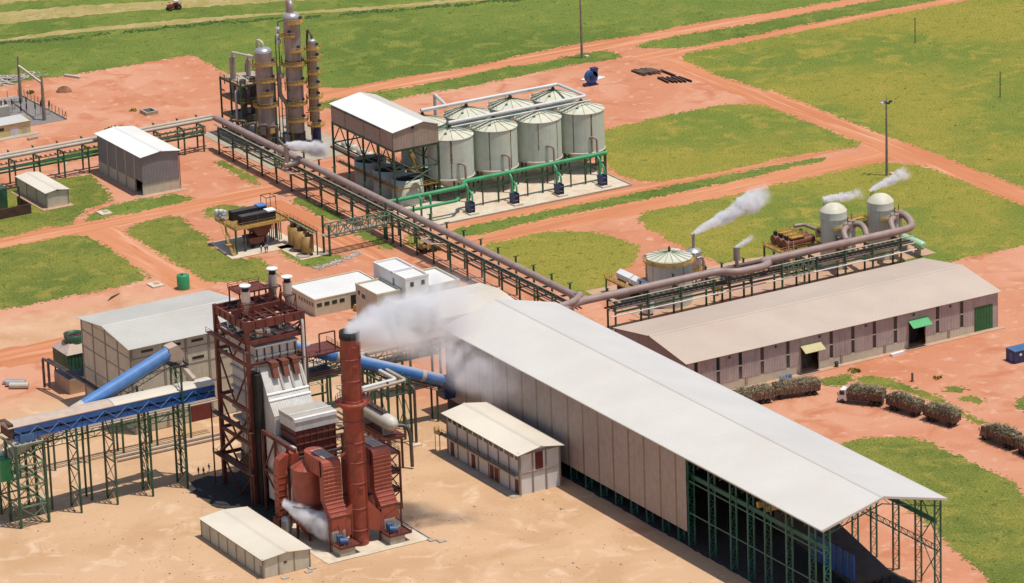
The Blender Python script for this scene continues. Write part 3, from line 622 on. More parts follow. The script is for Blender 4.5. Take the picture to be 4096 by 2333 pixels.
for i, (x, y) in enumerate(((-126.9, -128.4), (-121.6, -128.2), (-120.2, -127.1))):
    single('cover_slab', MB().box(x-.7, x+.7, y-.6, y+.6, 0, .18+.03*i), 'concrete', ['square concrete cover slab nearest the left corner of the foreground shed', 'square concrete cover slab outside the middle of the foreground shed gable', 'square concrete cover slab off the right corner of the foreground shed'][i], 'slab', (x, y, 0), 'concrete cover slabs')
# ---- power house (tall building on the left)
T = thing('power_house', 'tall beige panelled power house with grey ribbed roof behind the blue conveyor', 'building', (-96, -24))
x0, x1, y0, y1, ze, zr = -115.4, -84.6, -36.6, -11.4, 19.7, 21.4
gable_roof(T, x0, x1, y0, y1, ze, zr, 'x', 'roof_grey', .8, .55)
px = [x0, -107.5, -102.3, -96.8, -90.8, x1]; py = [y0, -29.8, -23.5, -17.2, y1]
zl = [0, 4.1, 8.7, 13.4, 17.1, ze]
for i in range(4):
    for j in range(5): MB().box(x0+.06, x0+.2, py[i]+.2, py[i+1]-.2, zl[j]+.14, zl[j+1]-.14).build('wall_panel', 'plaster', T)
for i in range(5):
    for j in range(5):
        if i == 2 and j == 0: continue
        MB().box(px[i]+.22, px[i+1]-.22, y0+.06, y0+.2, zl[j]+.14, zl[j+1]-.14).build('wall_panel', 'plaster', T)
for y in py: MB().box(x0-.06, x0+.35, y-.22, y+.22, 0, ze+(.6 if y not in (y0, y1) else 0)).build('pilaster', 'pilaster', T)
for x in px: MB().box(x-.25, x+.25, y0-.08, y0+.35, 0, ze).build('pilaster', 'pilaster', T)
for z in zl[1:5]:
    MB().box(x0-.01, x0+.25, y0+.2, y1-.2, z-.14, z+.14).build('ring_beam', 'pilaster', T); MB().box(x0+.2, x1-.2, y0-.01, y0+.25, z-.15, z+.15).build('ring_beam', 'pilaster', T)
MB().ext([(y0, ze), (y1, ze), ((y0+y1)/2, zr-.15)], 'x', x0+.05, x0+.25).build('gable_wall', 'plaster', T)
MB().box(x0+.4, x1, y0+.4, y1, 0, ze-.1).build('inner_wall', 'plaster', T)
for i, xc in enumerate((-111.5, -104.9, -99.5, -93.8)):
    for z in (18.1, 14.2): MB().box(xc-1.4, xc+1.4, y0-.02, y0+.08, z, z+.6).build('louvre', 'glass_dark', T)
MB().box(-101.9, -97.2, y0-.02, y0+.12, 0, 5.6).build('roller_door', 'door_red', T)
for z in (5.7,): MB().box(-102.3, -96.8, y0-.1, y0+.2, z, z+.4).build('lintel', 'pilaster', T)
# ---- grey corrugated shed
T = thing('bulk_shed', 'tall grey corrugated shed with bright roof and open loading bay by the pipe bridge', 'shed', (-31.6, 136))
x0, x1, y0, y1, ze, zr = -37, -26.6, 122.6, 149.2, 10.3, 11.1
gable_roof(T, x0, x1, y0, y1, ze, zr, 'y', 'roof_bright', .55, .5)
ysb = [y0, y0+4.6, y0+9.9, y0+15.2, y0+20.6, y1]
for i in range(5):
    MB().corr((x0, ysb[i+1]-.22, 3.1 if i else 3.6), (0, -(ysb[i+1]-ysb[i]-.44), 0), (0, 0, ze-3.1 if i else ze-3.6), .4, .06, .07).build('wall_panel', 'clad_grey', T)
    if i: MB().box(x0-.03, x0+.06, ysb[i]-.22, ysb[i]+.22, 3.1, ze).build('skylight_strip', 'roof_aged', T); MB().box(x0+.06, x0+.25, ysb[i]+.3, ysb[i+1], .1, 3.1).build('plinth_wall', 'plaster', T)
    if i: MB().box(x0, x0+.3, ysb[i]-.3, ysb[i]+.3, 0, 3.1).build('pillar', 'pilaster', T)
MB().corr((x0, y0, 3.0), (x1-x0, 0, 0), (0, 0, ze-3.0), .42, .07, .07).build('wall_panel', 'clad_grey', T)
MB().ext([(x0, ze), (x1, ze), ((x0+x1)/2, zr-.1)], 'y', y0, y0+.08).build('gable_wall', 'clad_grey', T)
MB().box(x0, x1, y0+.12, y0+.3, 0, 3.0).build('plinth_wall', 'plaster', T)
MB().box(x1-.1, x1, y0+.3, y1, 0, ze).build('side_wall', 'clad_grey', T); MB().box(x0+.3, x1, y1-.1, y1, 0, ze).build('back_wall', 'clad_grey', T)
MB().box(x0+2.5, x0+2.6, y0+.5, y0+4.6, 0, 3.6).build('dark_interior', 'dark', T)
MB().tube([(x1+.15, y0-.1, ze), (x1+.15, y0-.1, 0)], .1, 8).build('downpipe', 'dark_steel', T)
s = MB().box(x0-1.5, x1+1.2, y0-2, y1+.5, 0, .1); struct('shed_slab', s, 'tile_pad')
# ---- small low shed
T = thing('store_shed', 'small low beige store shed with cream roof on the left grass', 'shed', (-58.7, 136.5))
x0, x1, y0, y1, ze, zr = -61.7, -55.6, 127.5, 145.6, 4.1, 4.6
gable_roof(T, x0, x1, y0, y1, ze, zr, 'y', 'roof_cream', .35, .45)
for i in range(3):
    a, b_ = y0+(y1-y0)*i/3, y0+(y1-y0)*(i+1)/3; MB().box(x0+.04, x0+.2, a+.15, b_-.15, .05, ze).build('wall_panel', 'plaster', T)
for i in range(4): y = y0+(y1-y0)*i/3; MB().box(x0-.05, x0+.3, y-.15, y+.15, 0, ze).build('pilaster', 'pilaster', T)
MB().box(x0+.1, x1-.1, y0+.02, y0+.2, 0, ze).build('end_wall', 'plaster', T); MB().box(x0+.25, x1, y0+.2, y1, 0, ze-.05).build('back_wall', 'plaster', T)
for x in (x0, x1): MB().box(x-.15, x+.15, y0-.06, y0+.25, 0, ze).build('pilaster', 'pilaster', T)
s = MB().box(x0-1.6, x1+.8, y0-1.6, y1+.8, 0, .1); struct('shed_slab', s, 'tile_pad')
# ---- yellow relay house
T = thing('relay_house', 'small yellow relay house with pale roof beside the substation', 'building', (-43, 197))
x0, x1, y0, y1 = -52, -36.3, 193.6, 199.2
MB().box(x0, x1, y0, y1, 0, 3.5).build('wall', 'plaster_yellow', T)
MB().corr((x0-.2, y0-.4, 3.55), (x1-x0+.4, 0, 0), (0, y1-y0+.6, .35), .5, .05).build('roof', 'roof_white', T)
MB().box(x1-.05, x1+.12, y0-.3, y1+.2, 3.1, 4.1).build('parapet', 'plaster_yellow', T)
MB().box(-42.3, -39.7, y0-.06, y0, 0, 2.6).build('double_door', 'casing', T); MB().box(-38.6, -37.4, y0-.06, y0, 0, 2.2).build('door', 'roof_aged', T)
for x in (-45.8, -49.5): MB().box(x, x+1.8, y0-.05, y0, 1.9, 2.7).build('window', 'glass_dark', T)
s = MB().box(x0, x1+1.8, y0-2.4, y0, 0, .15); struct('relay_house_slab', s, 'concrete')
# ---- white office and workshop blocks behind the stack
def flat_block(name, label, x0, x1, y0, y1, z0, z1, roofm='roof_flat', wallm='plaster', left=(), front=(), cat='building', par=.5):
    t = thing(name, label, cat, ((x0+x1)/2, (y0+y1)/2, z0))
    MB().box(x0, x1, y0, y1, z0, z1-par).build('wall', wallm, t)
    MB().corr((x0+.3, y0+.3, z1-par+.02), (x1-x0-.6, 0, 0), (0, y1-y0-.6, 0), .7, .05, .02).build('roof', roofm, t)
    for a, b_, c, d in ((x0-.05, x1+.05, y0-.05, y0+.25), (x0-.05, x1+.05, y1-.25, y1+.05), (x0-.05, x0+.25, y0+.25, y1-.25), (x1-.25, x1+.05, y0+.25, y1-.25)):
        MB().box(a, b_, c, d, z1-par-.01, z1).build('parapet', wallm, t)
    for (yc, z, wd, h) in left: MB().box(x0-.05, x0+.02, yc-wd/2, yc+wd/2, z, z+h).build('window', 'glass_green', t)
    for (xc, z, wd, h) in front: MB().box(xc-wd/2, xc+wd/2, y0-.05, y0+.02, z, z+h).build('window', 'glass_green', t)
    return t
A = flat_block('workshop', 'wide white-roofed workshop with row of small green windows behind the boiler', -46.5, -27.6, 11, 24.5, 0, 4.2,
               left=[(12.2+i*1.3, 2.2, .7, .9) for i in range(6)], front=[(-45.3+i*2, 2.2, 1.3, .9) for i in range(4)], par=.3)
MB().box(-37, -30.5, 10.93, 11.02, .1, 3.4).build('loading_bay', 'dark', A)
flat_block('office_block', 'beige office block with white flat roof left of the penthouse', -39.9, -33.4, -7.5, 2.8, 0, 9.2, left=[(-1, 6.4, 1.6, 1.), (1.2, 6.8, 1, 1.)], front=[(-37.5, 6, 1.4, 1)])
B = flat_block('penthouse_block', 'highest pale block with two square windows among the white offices', -33.3, -27.2, -9.3, 6, 0, 12.2, wallm='plaster_white', front=[(-31.6, 9.9, .9, 1.1), (-28.7, 9.9, .9, 1.1)], left=[(-3.6, 9, .8, 1.8)])
MB().box(-33.35, -27.15, -3.0, -2.7, 11.7, 12.3).build('roof_step', 'plaster_white', B)
flat_block('annex_block', 'white flat-roofed annex right of the penthouse by the pipe rack', -27.1, -18.6, -8.5, 3, 0, 9)
D_ = thing('laboratory', 'broad grey-roofed laboratory partly hidden by the stack smoke', 'building', (-27, -16))
MB().box(-36.5, -14, -26, -9.4, 0, 7.2).build('wall', 'plaster', D_)
gable_roof(D_, -36.5, -14, -26, -9.4, 7.2, 8.2, 'x', 'roof_cream', .5, .55, amp=.03)
for x in (-33, -28, -23, -18): MB().box(x, x+1.5, -26.06, -26, 3.6, 4.8).build('window', 'glass_dark', D_)
# ---- dewatering building on legs (yeast plant)
T = thing('yeast_house', 'beige metal-clad house raised on green steel legs beside the tanks', 'building', (15.2, 88.5))
x0, x1, y0, y1, zb, ze, zr = 8.7, 21.6, 72.2, 105, 15.8, 20.5, 22.0
xr_ = 17.3
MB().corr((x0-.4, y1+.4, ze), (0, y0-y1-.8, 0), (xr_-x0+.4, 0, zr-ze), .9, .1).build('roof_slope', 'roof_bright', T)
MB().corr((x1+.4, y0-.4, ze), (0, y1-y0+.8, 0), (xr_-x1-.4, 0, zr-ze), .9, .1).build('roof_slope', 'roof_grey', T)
pys = [y0, 79, 87.5, 97.5, y1]
for i in range(4):
    MB().corr((x0, pys[i+1]-.3, zb), (0, -(pys[i+1]-pys[i]-.6), 0), (0, 0, ze-zb), .45, .05, .07).build('wall_panel', 'clad_beige', T)
    if i: MB().box(x0+.02, x0+.1, pys[i]-.3, pys[i]+.3, zb, ze).build('skylight_strip', 'strip_amber', T)
for a, b_ in ((x0, 14), (14.7, x1)): MB().corr((a, y0, zb), (b_-a, 0, 0), (0, 0, ze-zb+.1), .45, .05, .07).build('wall_panel', 'clad_beige', T)
MB().box(14, 14.7, y0+.02, y0+.1, zb, ze+.6).build('skylight_strip', 'pilaster', T)
MB().ext([(x0, ze), (x1, ze), (xr_, zr-.1)], 'y', y0+.02, y0+.1).build('gable_wall', 'clad_beige', T)
MB().box(x1-.1, x1, y0, y1, zb, ze).build('side_wall', 'clad_beige', T); MB().box(x0, x1, y1-.1, y1, zb, ze).build('back_wall', 'clad_beige', T)
MB().box(x0+.1, x1-.1, y0+.1, y1-.1, zb-.25, zb-.05).build('floor_plate', 'dark_steel', T)
MB().beam((x0-.5, y0+6, ze-.3), (x0-.5, y1-2, ze-.3), .3, .3).build('gutter', 'dark_steel', T)
for y in (y0+.2, 80.3, 88.5, 96.7, y1-.2):
    for x in (x0+.1, x1-.1): MB().beam((x, y, 0), (x, y, zb), .42).build('leg', 'steel_green', T)
for x in (x0+.1, x1-.1):
    MB().beam((x, y0, zb-.3), (x, y1, zb-.3), .3, .6).build('edge_beam', 'steel_green', T); MB().beam((x, y0, 10.2), (x, y1, 10.2), .25, .3).build('tie_beam', 'steel_green', T)
for y in (y0+.2, y1-.2):
    MB().beam((x0, y, zb-.3), (x1, y, zb-.3), .3, .6).build('edge_beam', 'steel_green', T); MB().beam((x0, y, 10.2), (x1, y, 10.2), .25, .3).build('tie_beam', 'steel_green', T)
yy = [y0+.2, 80.3, 88.5, 96.7, y1-.2]
for i in range(4):
    for s_, e_ in (((yy[i], 10.2), ((yy[i]+yy[i+1])/2, zb-.3)), ((yy[i+1], 10.2), ((yy[i]+yy[i+1])/2, zb-.3))):
        for x in (x0+.1, x1-.1): MB().beam((x, s_[0], s_[1]), (x, e_[0], e_[1]), .22).build('brace', 'dark_steel', T)
for s_, e_, m in (((x0, 10.2), (15.1, zb-.4), 'dark_steel'), ((x1, 10.2), (15.1, zb-.4), 'dark_steel'), ((x0, 5.2), (x1, 10.2), 'steel_green_pale'), ((x1, 5.2), (x0, 13.4), 'steel_green_pale')):
    MB().beam((s_[0], y0+.25, s_[1]), (e_[0], y0+.25, e_[1]), .2).build('brace', m, T)

# ================================================================ fermentation area
s = MB().box(8, 67.3, 55.4, 98, 0, .22); struct('tank_slab', s, 'concrete_pale')
s = MB().box(67.3, 67.6, 55.2, 98, 0, .5).box(8, 67.3, 55.1, 55.4, 0, .42); struct('slab_kerb', s, 'concrete')
CX, CY = -.495, -.869       # direction from the yard towards the observer's side (used for facing rust runs and nozzles)
def fermenter(x, y, label, stains=(), hidden=False):
    t = thing('fermentation_tank', label, 'tank', (x, y), 'fermentation tanks'); r = 5.85
    MB().lathe([(r, 5.8), (r, 16.2)], (x, y), 40).build('shell', 'tank_mint', t)
    MB().lathe([(r+.18, 16.1), (r+.18, 16.22), (.25, 18.0)], (x, y), 40, sm=False).build('roof', 'tank_roof', t)
    MB().lathe([(r+.12, 5.55), (r+.22, 5.7), (r+.22, 5.85), (r+.02, 6.0)], (x, y), 40).build('base_ring', 'tank_cream', t)
    MB().lathe([(.9, 1.7), (r, 5.7)], (x, y), 32).build('bottom_cone', 'tank_cream', t)
    for k in range(12):
        a = k*math.pi/6+.13; MB().beam((x+.3*math.cos(a), y+.3*math.sin(a), 18.03), (x+(r+.1)*math.cos(a), y+(r+.1)*math.sin(a), 16.3), .09, .09).build('roof_rib', 'steel_green_pale', t)
    for k in range(8):
        a = k*math.pi/4+.39; MB().beam((x+(r-.15)*math.cos(a), y+(r-.15)*math.sin(a), .2), (x+(r-.15)*math.cos(a), y+(r-.15)*math.sin(a), 5.7), .35).build('leg', 'steel_green', t)
    MB().lathe([(.45, 17.9), (.5, 18.4), (.3, 18.6), (.25, 19.1)], (x, y), 10).build('vent_valve', 'dark_steel', t)
    MB().cyl((x-2.4, y-2.2), .35, 17.0, 17.4, 10).build('hatch', 'steel_green_pale', t)
    b = MB()
    for a in (2.7, 2.9, 3.1, 3.3, 3.5): b.beam((x+5.6*math.cos(a), y+5.6*math.sin(a), 16.3), (x+5.6*math.cos(a), y+5.6*math.sin(a), 17.5), .06)
    for a in (2.7, 2.9, 3.1, 3.3):
        for z in (17.5, 17): b.beam((x+5.6*math.cos(a), y+5.6*math.sin(a), z), (x+5.6*math.cos(a+.2), y+5.6*math.sin(a+.2), z), .06)
    b.build('roof_railing', 'steel_green_pale', t)
    b = MB(); b.beam((x-.3, y+.2, 18.3), (x-5.5, y+1.8, 16.9), .5, .12); b.build('roof_walk', 'steel_green_pale', t)
    for a, wd, z0 in stains:
        MB().lathe([(r+.012, 16.1), (r+.012, z0)], (x, y), 2, a, a+wd).build('rust_stain', 'rust_stain', t)
    return t
FX = [26.6, 39.4, 52.4, 65.2]
va = math.atan2(CY, CX)
st = [[(va+.0, .09, 10), (va+.01, .05, 6.2)], [(va-.24, .05, 6), (va+.76, .055, 6.1)], [(va-.04, .035, 9), (va+.9, .045, 6)], [(va-.42, .045, 6), (va+.38, .075, 6.2)]]
lb = ['front pale green fermentation tank half hidden by the raised beige house', 'second pale green fermentation tank of the front row, twin rust runs', 'third pale green tank of the front row from the raised house', 'last pale green tank of the front row, at the open slab end']
lbb = ['back-row fermentation tank behind the raised house roof', 'back-row fermentation tank second from the raised house', 'back-row fermentation tank third from the raised house', 'back-row fermentation tank at the far right end below the pipe bend']
tanks = []
for i, x in enumerate(FX): fermenter(x, 75.4, lb[i], st[i])
b0 = None
for i, x in enumerate(FX):
    if b0 is None: b0 = fermenter(x, 89.3, lbb[i])
    else: dup(b0, (x, 89.3), 0., lbb[i])
# links between the tank roofs
for i in range(3):
    x = FX[i]+6.4; t = thing('tank_catwalk', ['short catwalk between the first and second front tanks', 'short catwalk between the second and third front tanks', 'short catwalk between the third and last front tanks'][i], 'catwalk', (x, 76.5, 15.2), 'tank catwalks')
    MB().box(x-.75, x+.75, 76, 77.2, 15.1, 15.25).build('deck', 'steel_orange', t); rail(t, [(x-.75, 76), (x+.75, 76)], 15.25); rail(t, [(x-.75, 77.2), (x+.75, 77.2)], 15.25)
p = MB().tube([(25.8, 74.5, 19.5), (66.2, 74.5, 19.5), (66.2, 88.6, 19.5), (25.8, 88.6, 19.5)], .42, 14, .9)
single('vent_pipe', p, 'pipe_white', 'white gas pipe looping over the tank tops', 'pipe', (46, 81.5, 19.5))
p = MB().tube([(36.5, 100.5, 12), (36.5, 100.5, 19.2), (33.4, 88.9, 19.3)], .45, 12, .8)
single('riser_pipe', p, 'pipe_white', 'white riser pipe bending down behind the tanks', 'pipe', (36.5, 100.5, 0))
p = MB().tube([(26, 73.4, 18.6), (67, 73.4, 18.6)], .16, 8); p.tube([(26, 90, 18.6), (67, 90, 18.6)], .16, 8)
for x in FX:
    for yy_ in (73.4, 90): p.beam((x-1, yy_, 17.6), (x-1, yy_, 18.6), .1)
single('foam_line', p, 'pipe_white', 'thin pale lines running along the tank roof centres', 'pipe', (46, 81.5, 18.6))
# green cooling header on its own trestle
T = thing('header_trestle', 'row of green posts and beam in front of the tanks', 'trestle', (45, 63))
for x in (24.5, 33, 37.2, 45.9, 50, 58.5, 62.6, 64.6): MB().beam((x, 63, .2), (x, 63, 6.9), .36).build('post', 'steel_green', T)
MB().beam((22, 63, 4.9), (64.8, 63, 4.9), .3, .7).build('beam', 'steel_green', T)
for x in (28.5, 41.5, 54.2): MB().beam((x, 63, .2), (x, 63, 4.8), .3).build('post', 'steel_green', T)
for x in FX: MB().beam((x-1.2, 69.6, .2), (x-1.2, 69.6, 5), .3).build('rear_post', 'steel_green', T)
p = MB().tube([(64.9, 63, 7.4), (23.2, 63, 7.4), (21.4, 59.8, 7.2), (-1, 59.8, 7.2)], .52, 14, 1.2)
single('cooling_header', p, 'pipe_green', 'bright green header pipe with a kink along the tank fronts', 'pipe', (45, 63, 7.4))
p = MB().tube([(3, 58.4, 4.4), (18.5, 58.4, 4.4), (20.2, 60.5, 4.4)], .42, 12, .8)
single('return_header', p, 'pipe_green', 'shorter green pipe below the kinked header', 'pipe', (11, 58.4, 4.4))
for i, x in enumerate((8.5, 11.2)):
    single('branch_pipe', MB().tube([(x, 59.8, 7.0), (x, 58.7, 6.8), (x, 58.6, .3)], .28, 10, .5), 'pipe_green', ['left of two green drop pipes near the brown steam line', 'right of two green drop pipes near the brown steam line'][i], 'pipe', (x, 58.6, 0), 'green drop pipes')
lbx = ['blue plate cooler nearest the raised house', 'second blue plate cooler from the raised house', 'third blue plate cooler from the raised house', 'blue plate cooler at the far right end of the slab']
def cooler(x, y, label):
    t = thing('plate_cooler', label, 'heat exchanger', (x, y), 'blue plate coolers')
    MB().box(x-1.0, x+1.6, y-2.3, y+1.6, .22, .6).build('plinth', 'concrete_pale', t)
    MB().box(x-.55, x-.4, y-1.5, y+1.0, .6, 3.0).build('end_plate', 'blue_navy', t); MB().box(x+.75, x+.9, y-1.5, y+1.0, .6, 3.2).build('end_plate', 'blue_navy', t)
    for k in range(6): MB().box(x-.35+k*.18, x-.23+k*.18, y-1.3, y+.8, .75, 2.9).build('plate', 'blue_navy', t)
    b = MB()
    for yy_ in (-1.35, -.2, .85): b.beam((x-.7, y+yy_, 2.6), (x+1.1, y+yy_, 2.6), .07); b.beam((x-.7, y+yy_, 1.4), (x+1.1, y+yy_, 1.4), .07)
    b.build('tie_bolts', 'silver', t)
    return t
for i, x in enumerate(FX):
    cooler(x-4.2, 59.4, lbx[i])
    single('circulation_pipe', MB().tube([(x-3.6, 60.8, 1.0), (x+.1, 68.0, 1.0), (x+.1, 68.2, 9.9), (x-1.0, 69.4, 10.2), (x-1.4, 70.4, 9.2)], .3, 10, .8), 'pipe_brown',
           ['grey circulation pipe rising beside the first front tank', 'grey circulation pipe rising beside the second front tank', 'grey circulation pipe rising beside the third front tank', 'grey circulation pipe rising beside the last front tank'][i], 'pipe', (x-5.4, 61.5, 0), 'circulation pipes')
    for k, o in enumerate((-3.2, -1.9)):
        single('cooler_branch', MB().tube([(x+o, 63, 7.2-k*2.4), (x+o, 61.6, 6.4-k*2.4), (x+o-.2, 61.2, .9)], .3-.06*k, 10, .7), 'pipe_green',
               '%s green drop pipe to the %s plate cooler' % (('taller', 'shorter')[k], ('first', 'second', 'third', 'last')[i]), 'pipe', (x+o, 61.3, 0), 'green cooler branches')
# yeast vats below the raised house
for i, y in enumerate((77.5, 87.2, 97)):
    t = thing('yeast_vat', ['pale blue open yeast vat nearest, under the raised house', 'pale blue open yeast vat in the middle under the raised house', 'pale blue open yeast vat farthest, under the raised house'][i], 'vat', (15.1, y), 'yeast vats')
    MB().lathe([(4.1, .2), (4.1, 6.6), (3.95, 6.6), (3.95, 1)], (15.1, y), 36).build('shell', 'tank_mint', t)
    MB().lathe([(0.01, 5.4), (3.95, 5.4)], (15.1, y), 36).build('liquor', 'slag_and_shade', t)
    MB().beam((11, y, 6.75), (19.2, y, 6.75), .5, .25).build('agitator_beam', 'dark_steel', t)
t = thing('vat_walkway', 'orange walkway with railings around the yeast vats', 'walkway', (15, 87, 5.2))
for a, b_, c, d in ((9.3, 10.6, 72.4, 104.6), (19.9, 21.4, 72.4, 104.6), (10.6, 19.9, 72.4, 73.2)):
    MB().box(a, b_, c, d, 5.1, 5.25).build('deck', 'steel_orange', t)
rail(t, [(9.3, 104.6), (9.3, 72.4), (21.4, 72.4), (21.4, 104.6)], 5.25, 'steel_orange')
stair(t, (20.6, 81, 5.3), (20.6, 86.5, 10.4), 1., 'steel_yellow')
# fans / air coolers behind the raised house
t = thing('blower_row', 'low beige blower plinth row behind the raised house', 'blowers', (26, 118))
MB().box(23, 27, 106, 132, 0, .8).build('plinth', 'tank_cream', t)
for i in range(6): MB().lathe([(1.2, .8), (1.3, 1.6), (.9, 2.1), (.3, 2.2)], (25, 108+i*4.2), 14).build('blower', 'tank_cream', t)
MB().beam((22, 106, .3), (22, 132, .3), .3, .6).build('kerb_beam', 'rust_steel', t)

# ================================================================ distillation
def platform(t, x, y, r, z, a0, a1, wd=1.1):
    MB().lathe([(r, z-.15), (r+wd, z-.15), (r+wd, z), (r, z)], (x, y), 16, a0, a1, sm=False).build('platform', 'steel_yellow', t)
    b = MB(); k = max(6, int((a1-a0)/.3)); ro = r+wd
    P_ = [Vector((x+ro*math.cos(a0+(a1-a0)*i/k), y+ro*math.sin(a0+(a1-a0)*i/k), z)) for i in range(k+1)]
    for i in range(k):
        for h in (1.1, .6): b.beam(P_[i]+Vector((0, 0, h)), P_[i+1]+Vector((0, 0, h)), .08)
        b.beam(P_[i]+Vector((0, 0, .2)), P_[i+1]+Vector((0, 0, .2)), .06, .4)
    for p in P_: b.beam(p, p+Vector((0, 0, 1.1)), .07)
    b.build('railing', 'steel_yellow', t)
def column(x, y, segs, ztop, label, plats, group='distillation columns', base='dark_steel'):
    """segs: (z0, z1, r) shells from the skirt up"""
    t = thing('distillation_column', label, 'column', (x, y), group)
    for i, (a, b_, r) in enumerate(segs):
        MB().lathe([(r, a), (r, b_)], (x, y), 32).build('skirt' if i == 0 and base else 'shell', base if i == 0 and base else 'column_steel', t)
        if i: MB().lathe([(r+.02, a-.2), (r+.16, a-.15), (r+.16, a+.1), (r+.02, a+.15)], (x, y), 32).build('flange', 'dark_steel', t)
    r = segs[-1][2]
    MB().lathe([(r, segs[-1][1]), (r*.97, segs[-1][1]+r*.18), (r*.75, segs[-1][1]+r*.4), (r*.35, segs[-1][1]+r*.52), (.05, segs[-1][1]+r*.55)], (x, y), 32).build('dome', 'silver', t)
    for z, a, sp in plats:
        rr = [s_[2] for s_ in segs if s_[0] <= z][-1]; platform(t, x, y, rr, z, a-sp/2, a+sp/2)
        am = a+sp*.2; px, py = x+(rr+.05)*math.cos(am), y+(rr+.05)*math.sin(am)
        MB().tube([(px, py, z+1.2), (px+.45*math.cos(am), py+.45*math.sin(am), z+1.2)], .42, 12).build('manhole', 'blue_navy', t)
        al = a-sp*.35; ladder(t, x+(rr+.35)*math.cos(al), y+(rr+.35)*math.sin(al), z-5.2, z, .45*abs(math.sin(al)), .45*math.cos(al))
    return t
va2 = va+.25
LC = column(10.2, 145, [(0, 3, 2.3), (3, 11.2, 2.35), (11.2, 25.3, 2.3)], 26, 'medium-height thick distillation column on the left of the trio',
            [(22.0, va2+.2, 4.2), (17.6, va2+.5, 2.4), (14.0, va2-.2, 1.3), (10.8, va2+.1, 4.6), (4.0, va2+.8, 2.)])
TC = column(17.2, 141.5, [(0, 3, 2.2), (3, 11.8, 2.05), (11.8, 22.6, 2.25), (22.6, 34.4, 2.2)], 36, 'tallest distillation column with a large bent pipe on top',
            [(33.0, va2+.6, 2.2), (29.6, va2-.9, 1.8), (25.4, va2+.2, 1.2), (21.6, va2+.1, 4.8), (16.6, va2+.4, 2.4), (10.9, va2+.2, 3.2), (6.4, va2+.3, 2.8)])
RC = column(21.6, 139, [(0, 5, 1.25), (5, 27.6, 1.12)], 29, 'slim distillation column on the right of the trio',
            [(25.6, va2+.2, 3.6), (22.8, va2+.4, 2.8), (19.0, va2+.4, 3.), (15.4, va2+.2, 3.), (12.4, va2, 3.4), (9.0, va2+.2, 3.), (4.8, va2, 3.)], base='blue_navy')
MB().tube([(17.2, 141.5, 35.3), (17.2, 141.5, 37.9), (18.0, 144.4, 38.3), (18.3, 145.0, 33), (18.3, 145.0, 4)], .78, 14, 1.6).build('vapour_pipe', 'column_steel', TC)
MB().tube([(10.2, 145, 26.2), (10.2, 145, 27.8), (9.6, 147.3, 28.3), (9.6, 148, 20), (9.6, 148, 5)], .34, 12, 1.).build('vapour_pipe', 'tank_cream', LC)
MB().tube([(21.6, 139, 28), (21.6, 139, 29.2), (21.6, 141.2, 30.4), (21.6, 141.8, 27), (21.6, 141.8, 5)], .3, 12, .8).build('vapour_pipe', 'pipe_dark', RC)
MB().tube([(13.7, 143.4, 21), (13.7, 143.4, 13), (15.0, 142.2, 11.0), (15.0, 142.2, 3)], .55, 12, 1.2).build('downcomer', 'column_steel', LC)
b = MB()
for o in (0, .9): b.tube([(14.2-o*.8, 143.6+o*.5, 1), (14.2-o*.8, 143.6+o*.5, 33-o*4), (15.4, 142.8, 33.4-o*4)], .14, 8, .4)
b.build('tracer_pipe', 'steel_green', TC)
b = MB()
for z, r in ((27.6, .75), (29.2, .8), (31, .7)): b.lathe([(.05, z-.9), (r, z-.4), (r*.9, z+.5), (.05, z+.9)], (14.3, 143.9), 8)
b.build('lagging_wrap', 'tarp', TC)
b = MB(); rnd = random.Random(4)
for _ in range(46):
    x, y, z = rnd.uniform(13, 22), rnd.uniform(139, 146), rnd.uniform(1, 24); k = rnd.choice(((1.4, 0, 0), (0, 1.4, 0), (0, 0, 2.4)))
    b.tube([(x, y, z), (x+k[0], y+k[1], z+k[2])], rnd.uniform(.07, .16), 7)
b.build('small_piping', 'pipe_dark', LC)
for i, (x, y, z) in enumerate(((14.1, 142.7, 18.6), (15.4, 141.1, 11.2))):
    single('reflux_drum', MB().lathe([(.05, z-.8), (.55, z-.6), (.75, z), (.55, z+.6), (.05, z+.8)], (x, y), 14), 'tank_cream', ['small pale drum high between the two thick columns', 'small pale drum lower between the two thick columns'][i], 'drum', (x, y, z), 'reflux drums')
# green framed condenser structure left of the columns
T = thing('condenser_structure', 'green steel frame with condensers left of the distillation columns', 'steel structure', (9, 156))
fx, fy = (5.5, 15.5), (150, 156, 162)
for x in fx:
    for y in fy: MB().beam((x, y, 0), (x, y, 16.4 if y < 160 else 15.5), .4).build('post', 'steel_green', T)
for z in (5.5, 10.5, 15.2):
    for y in fy: MB().beam((fx[0], y, z), (fx[1], y, z), .25, .4).build('beam', 'steel_green', T)
    for x in fx: MB().beam((x, fy[0], z), (x, fy[-1], z), .25, .4).build('beam', 'steel_green', T)
    MB().box(fx[0], fx[1], fy[0], fy[-1], z+.2, z+.3).build('deck', 'dark_steel' if z < 15 else 'concrete', T)
    rail(T, [(fx[1], fy[0]), (fx[0], fy[0]), (fx[0], fy[-1])], z+.3, 'steel_orange')
for x, y, r, z0, z1 in ((7.2, 152, .9, 6.3, 16.6), (10.4, 152.3, 1.0, 6.3, 16.8), (13.2, 153, .8, .2, 12), (7.4, 158, .8, 11.8, 21.6), (12, 158, .7, 11.8, 20)):
    MB().cyl((x, y), r, z0, z1, 16).build('condenser', 'pipe_dark' if z1 < 18 else 'column_steel', T)
for P_ in ([(7.4, 158, 21.4), (7.4, 158, 22.8), (9, 148, 23.4), (9.4, 146.6, 23)], [(12, 158, 20), (12, 158, 21.4), (11, 147, 22.2)], [(5, 152, 4), (5, 152, 14), (9, 152, 15)]):
    MB().tube(P_, .33, 10, .8).build('vapour_pipe', 'tank_cream', T)
b = MB()
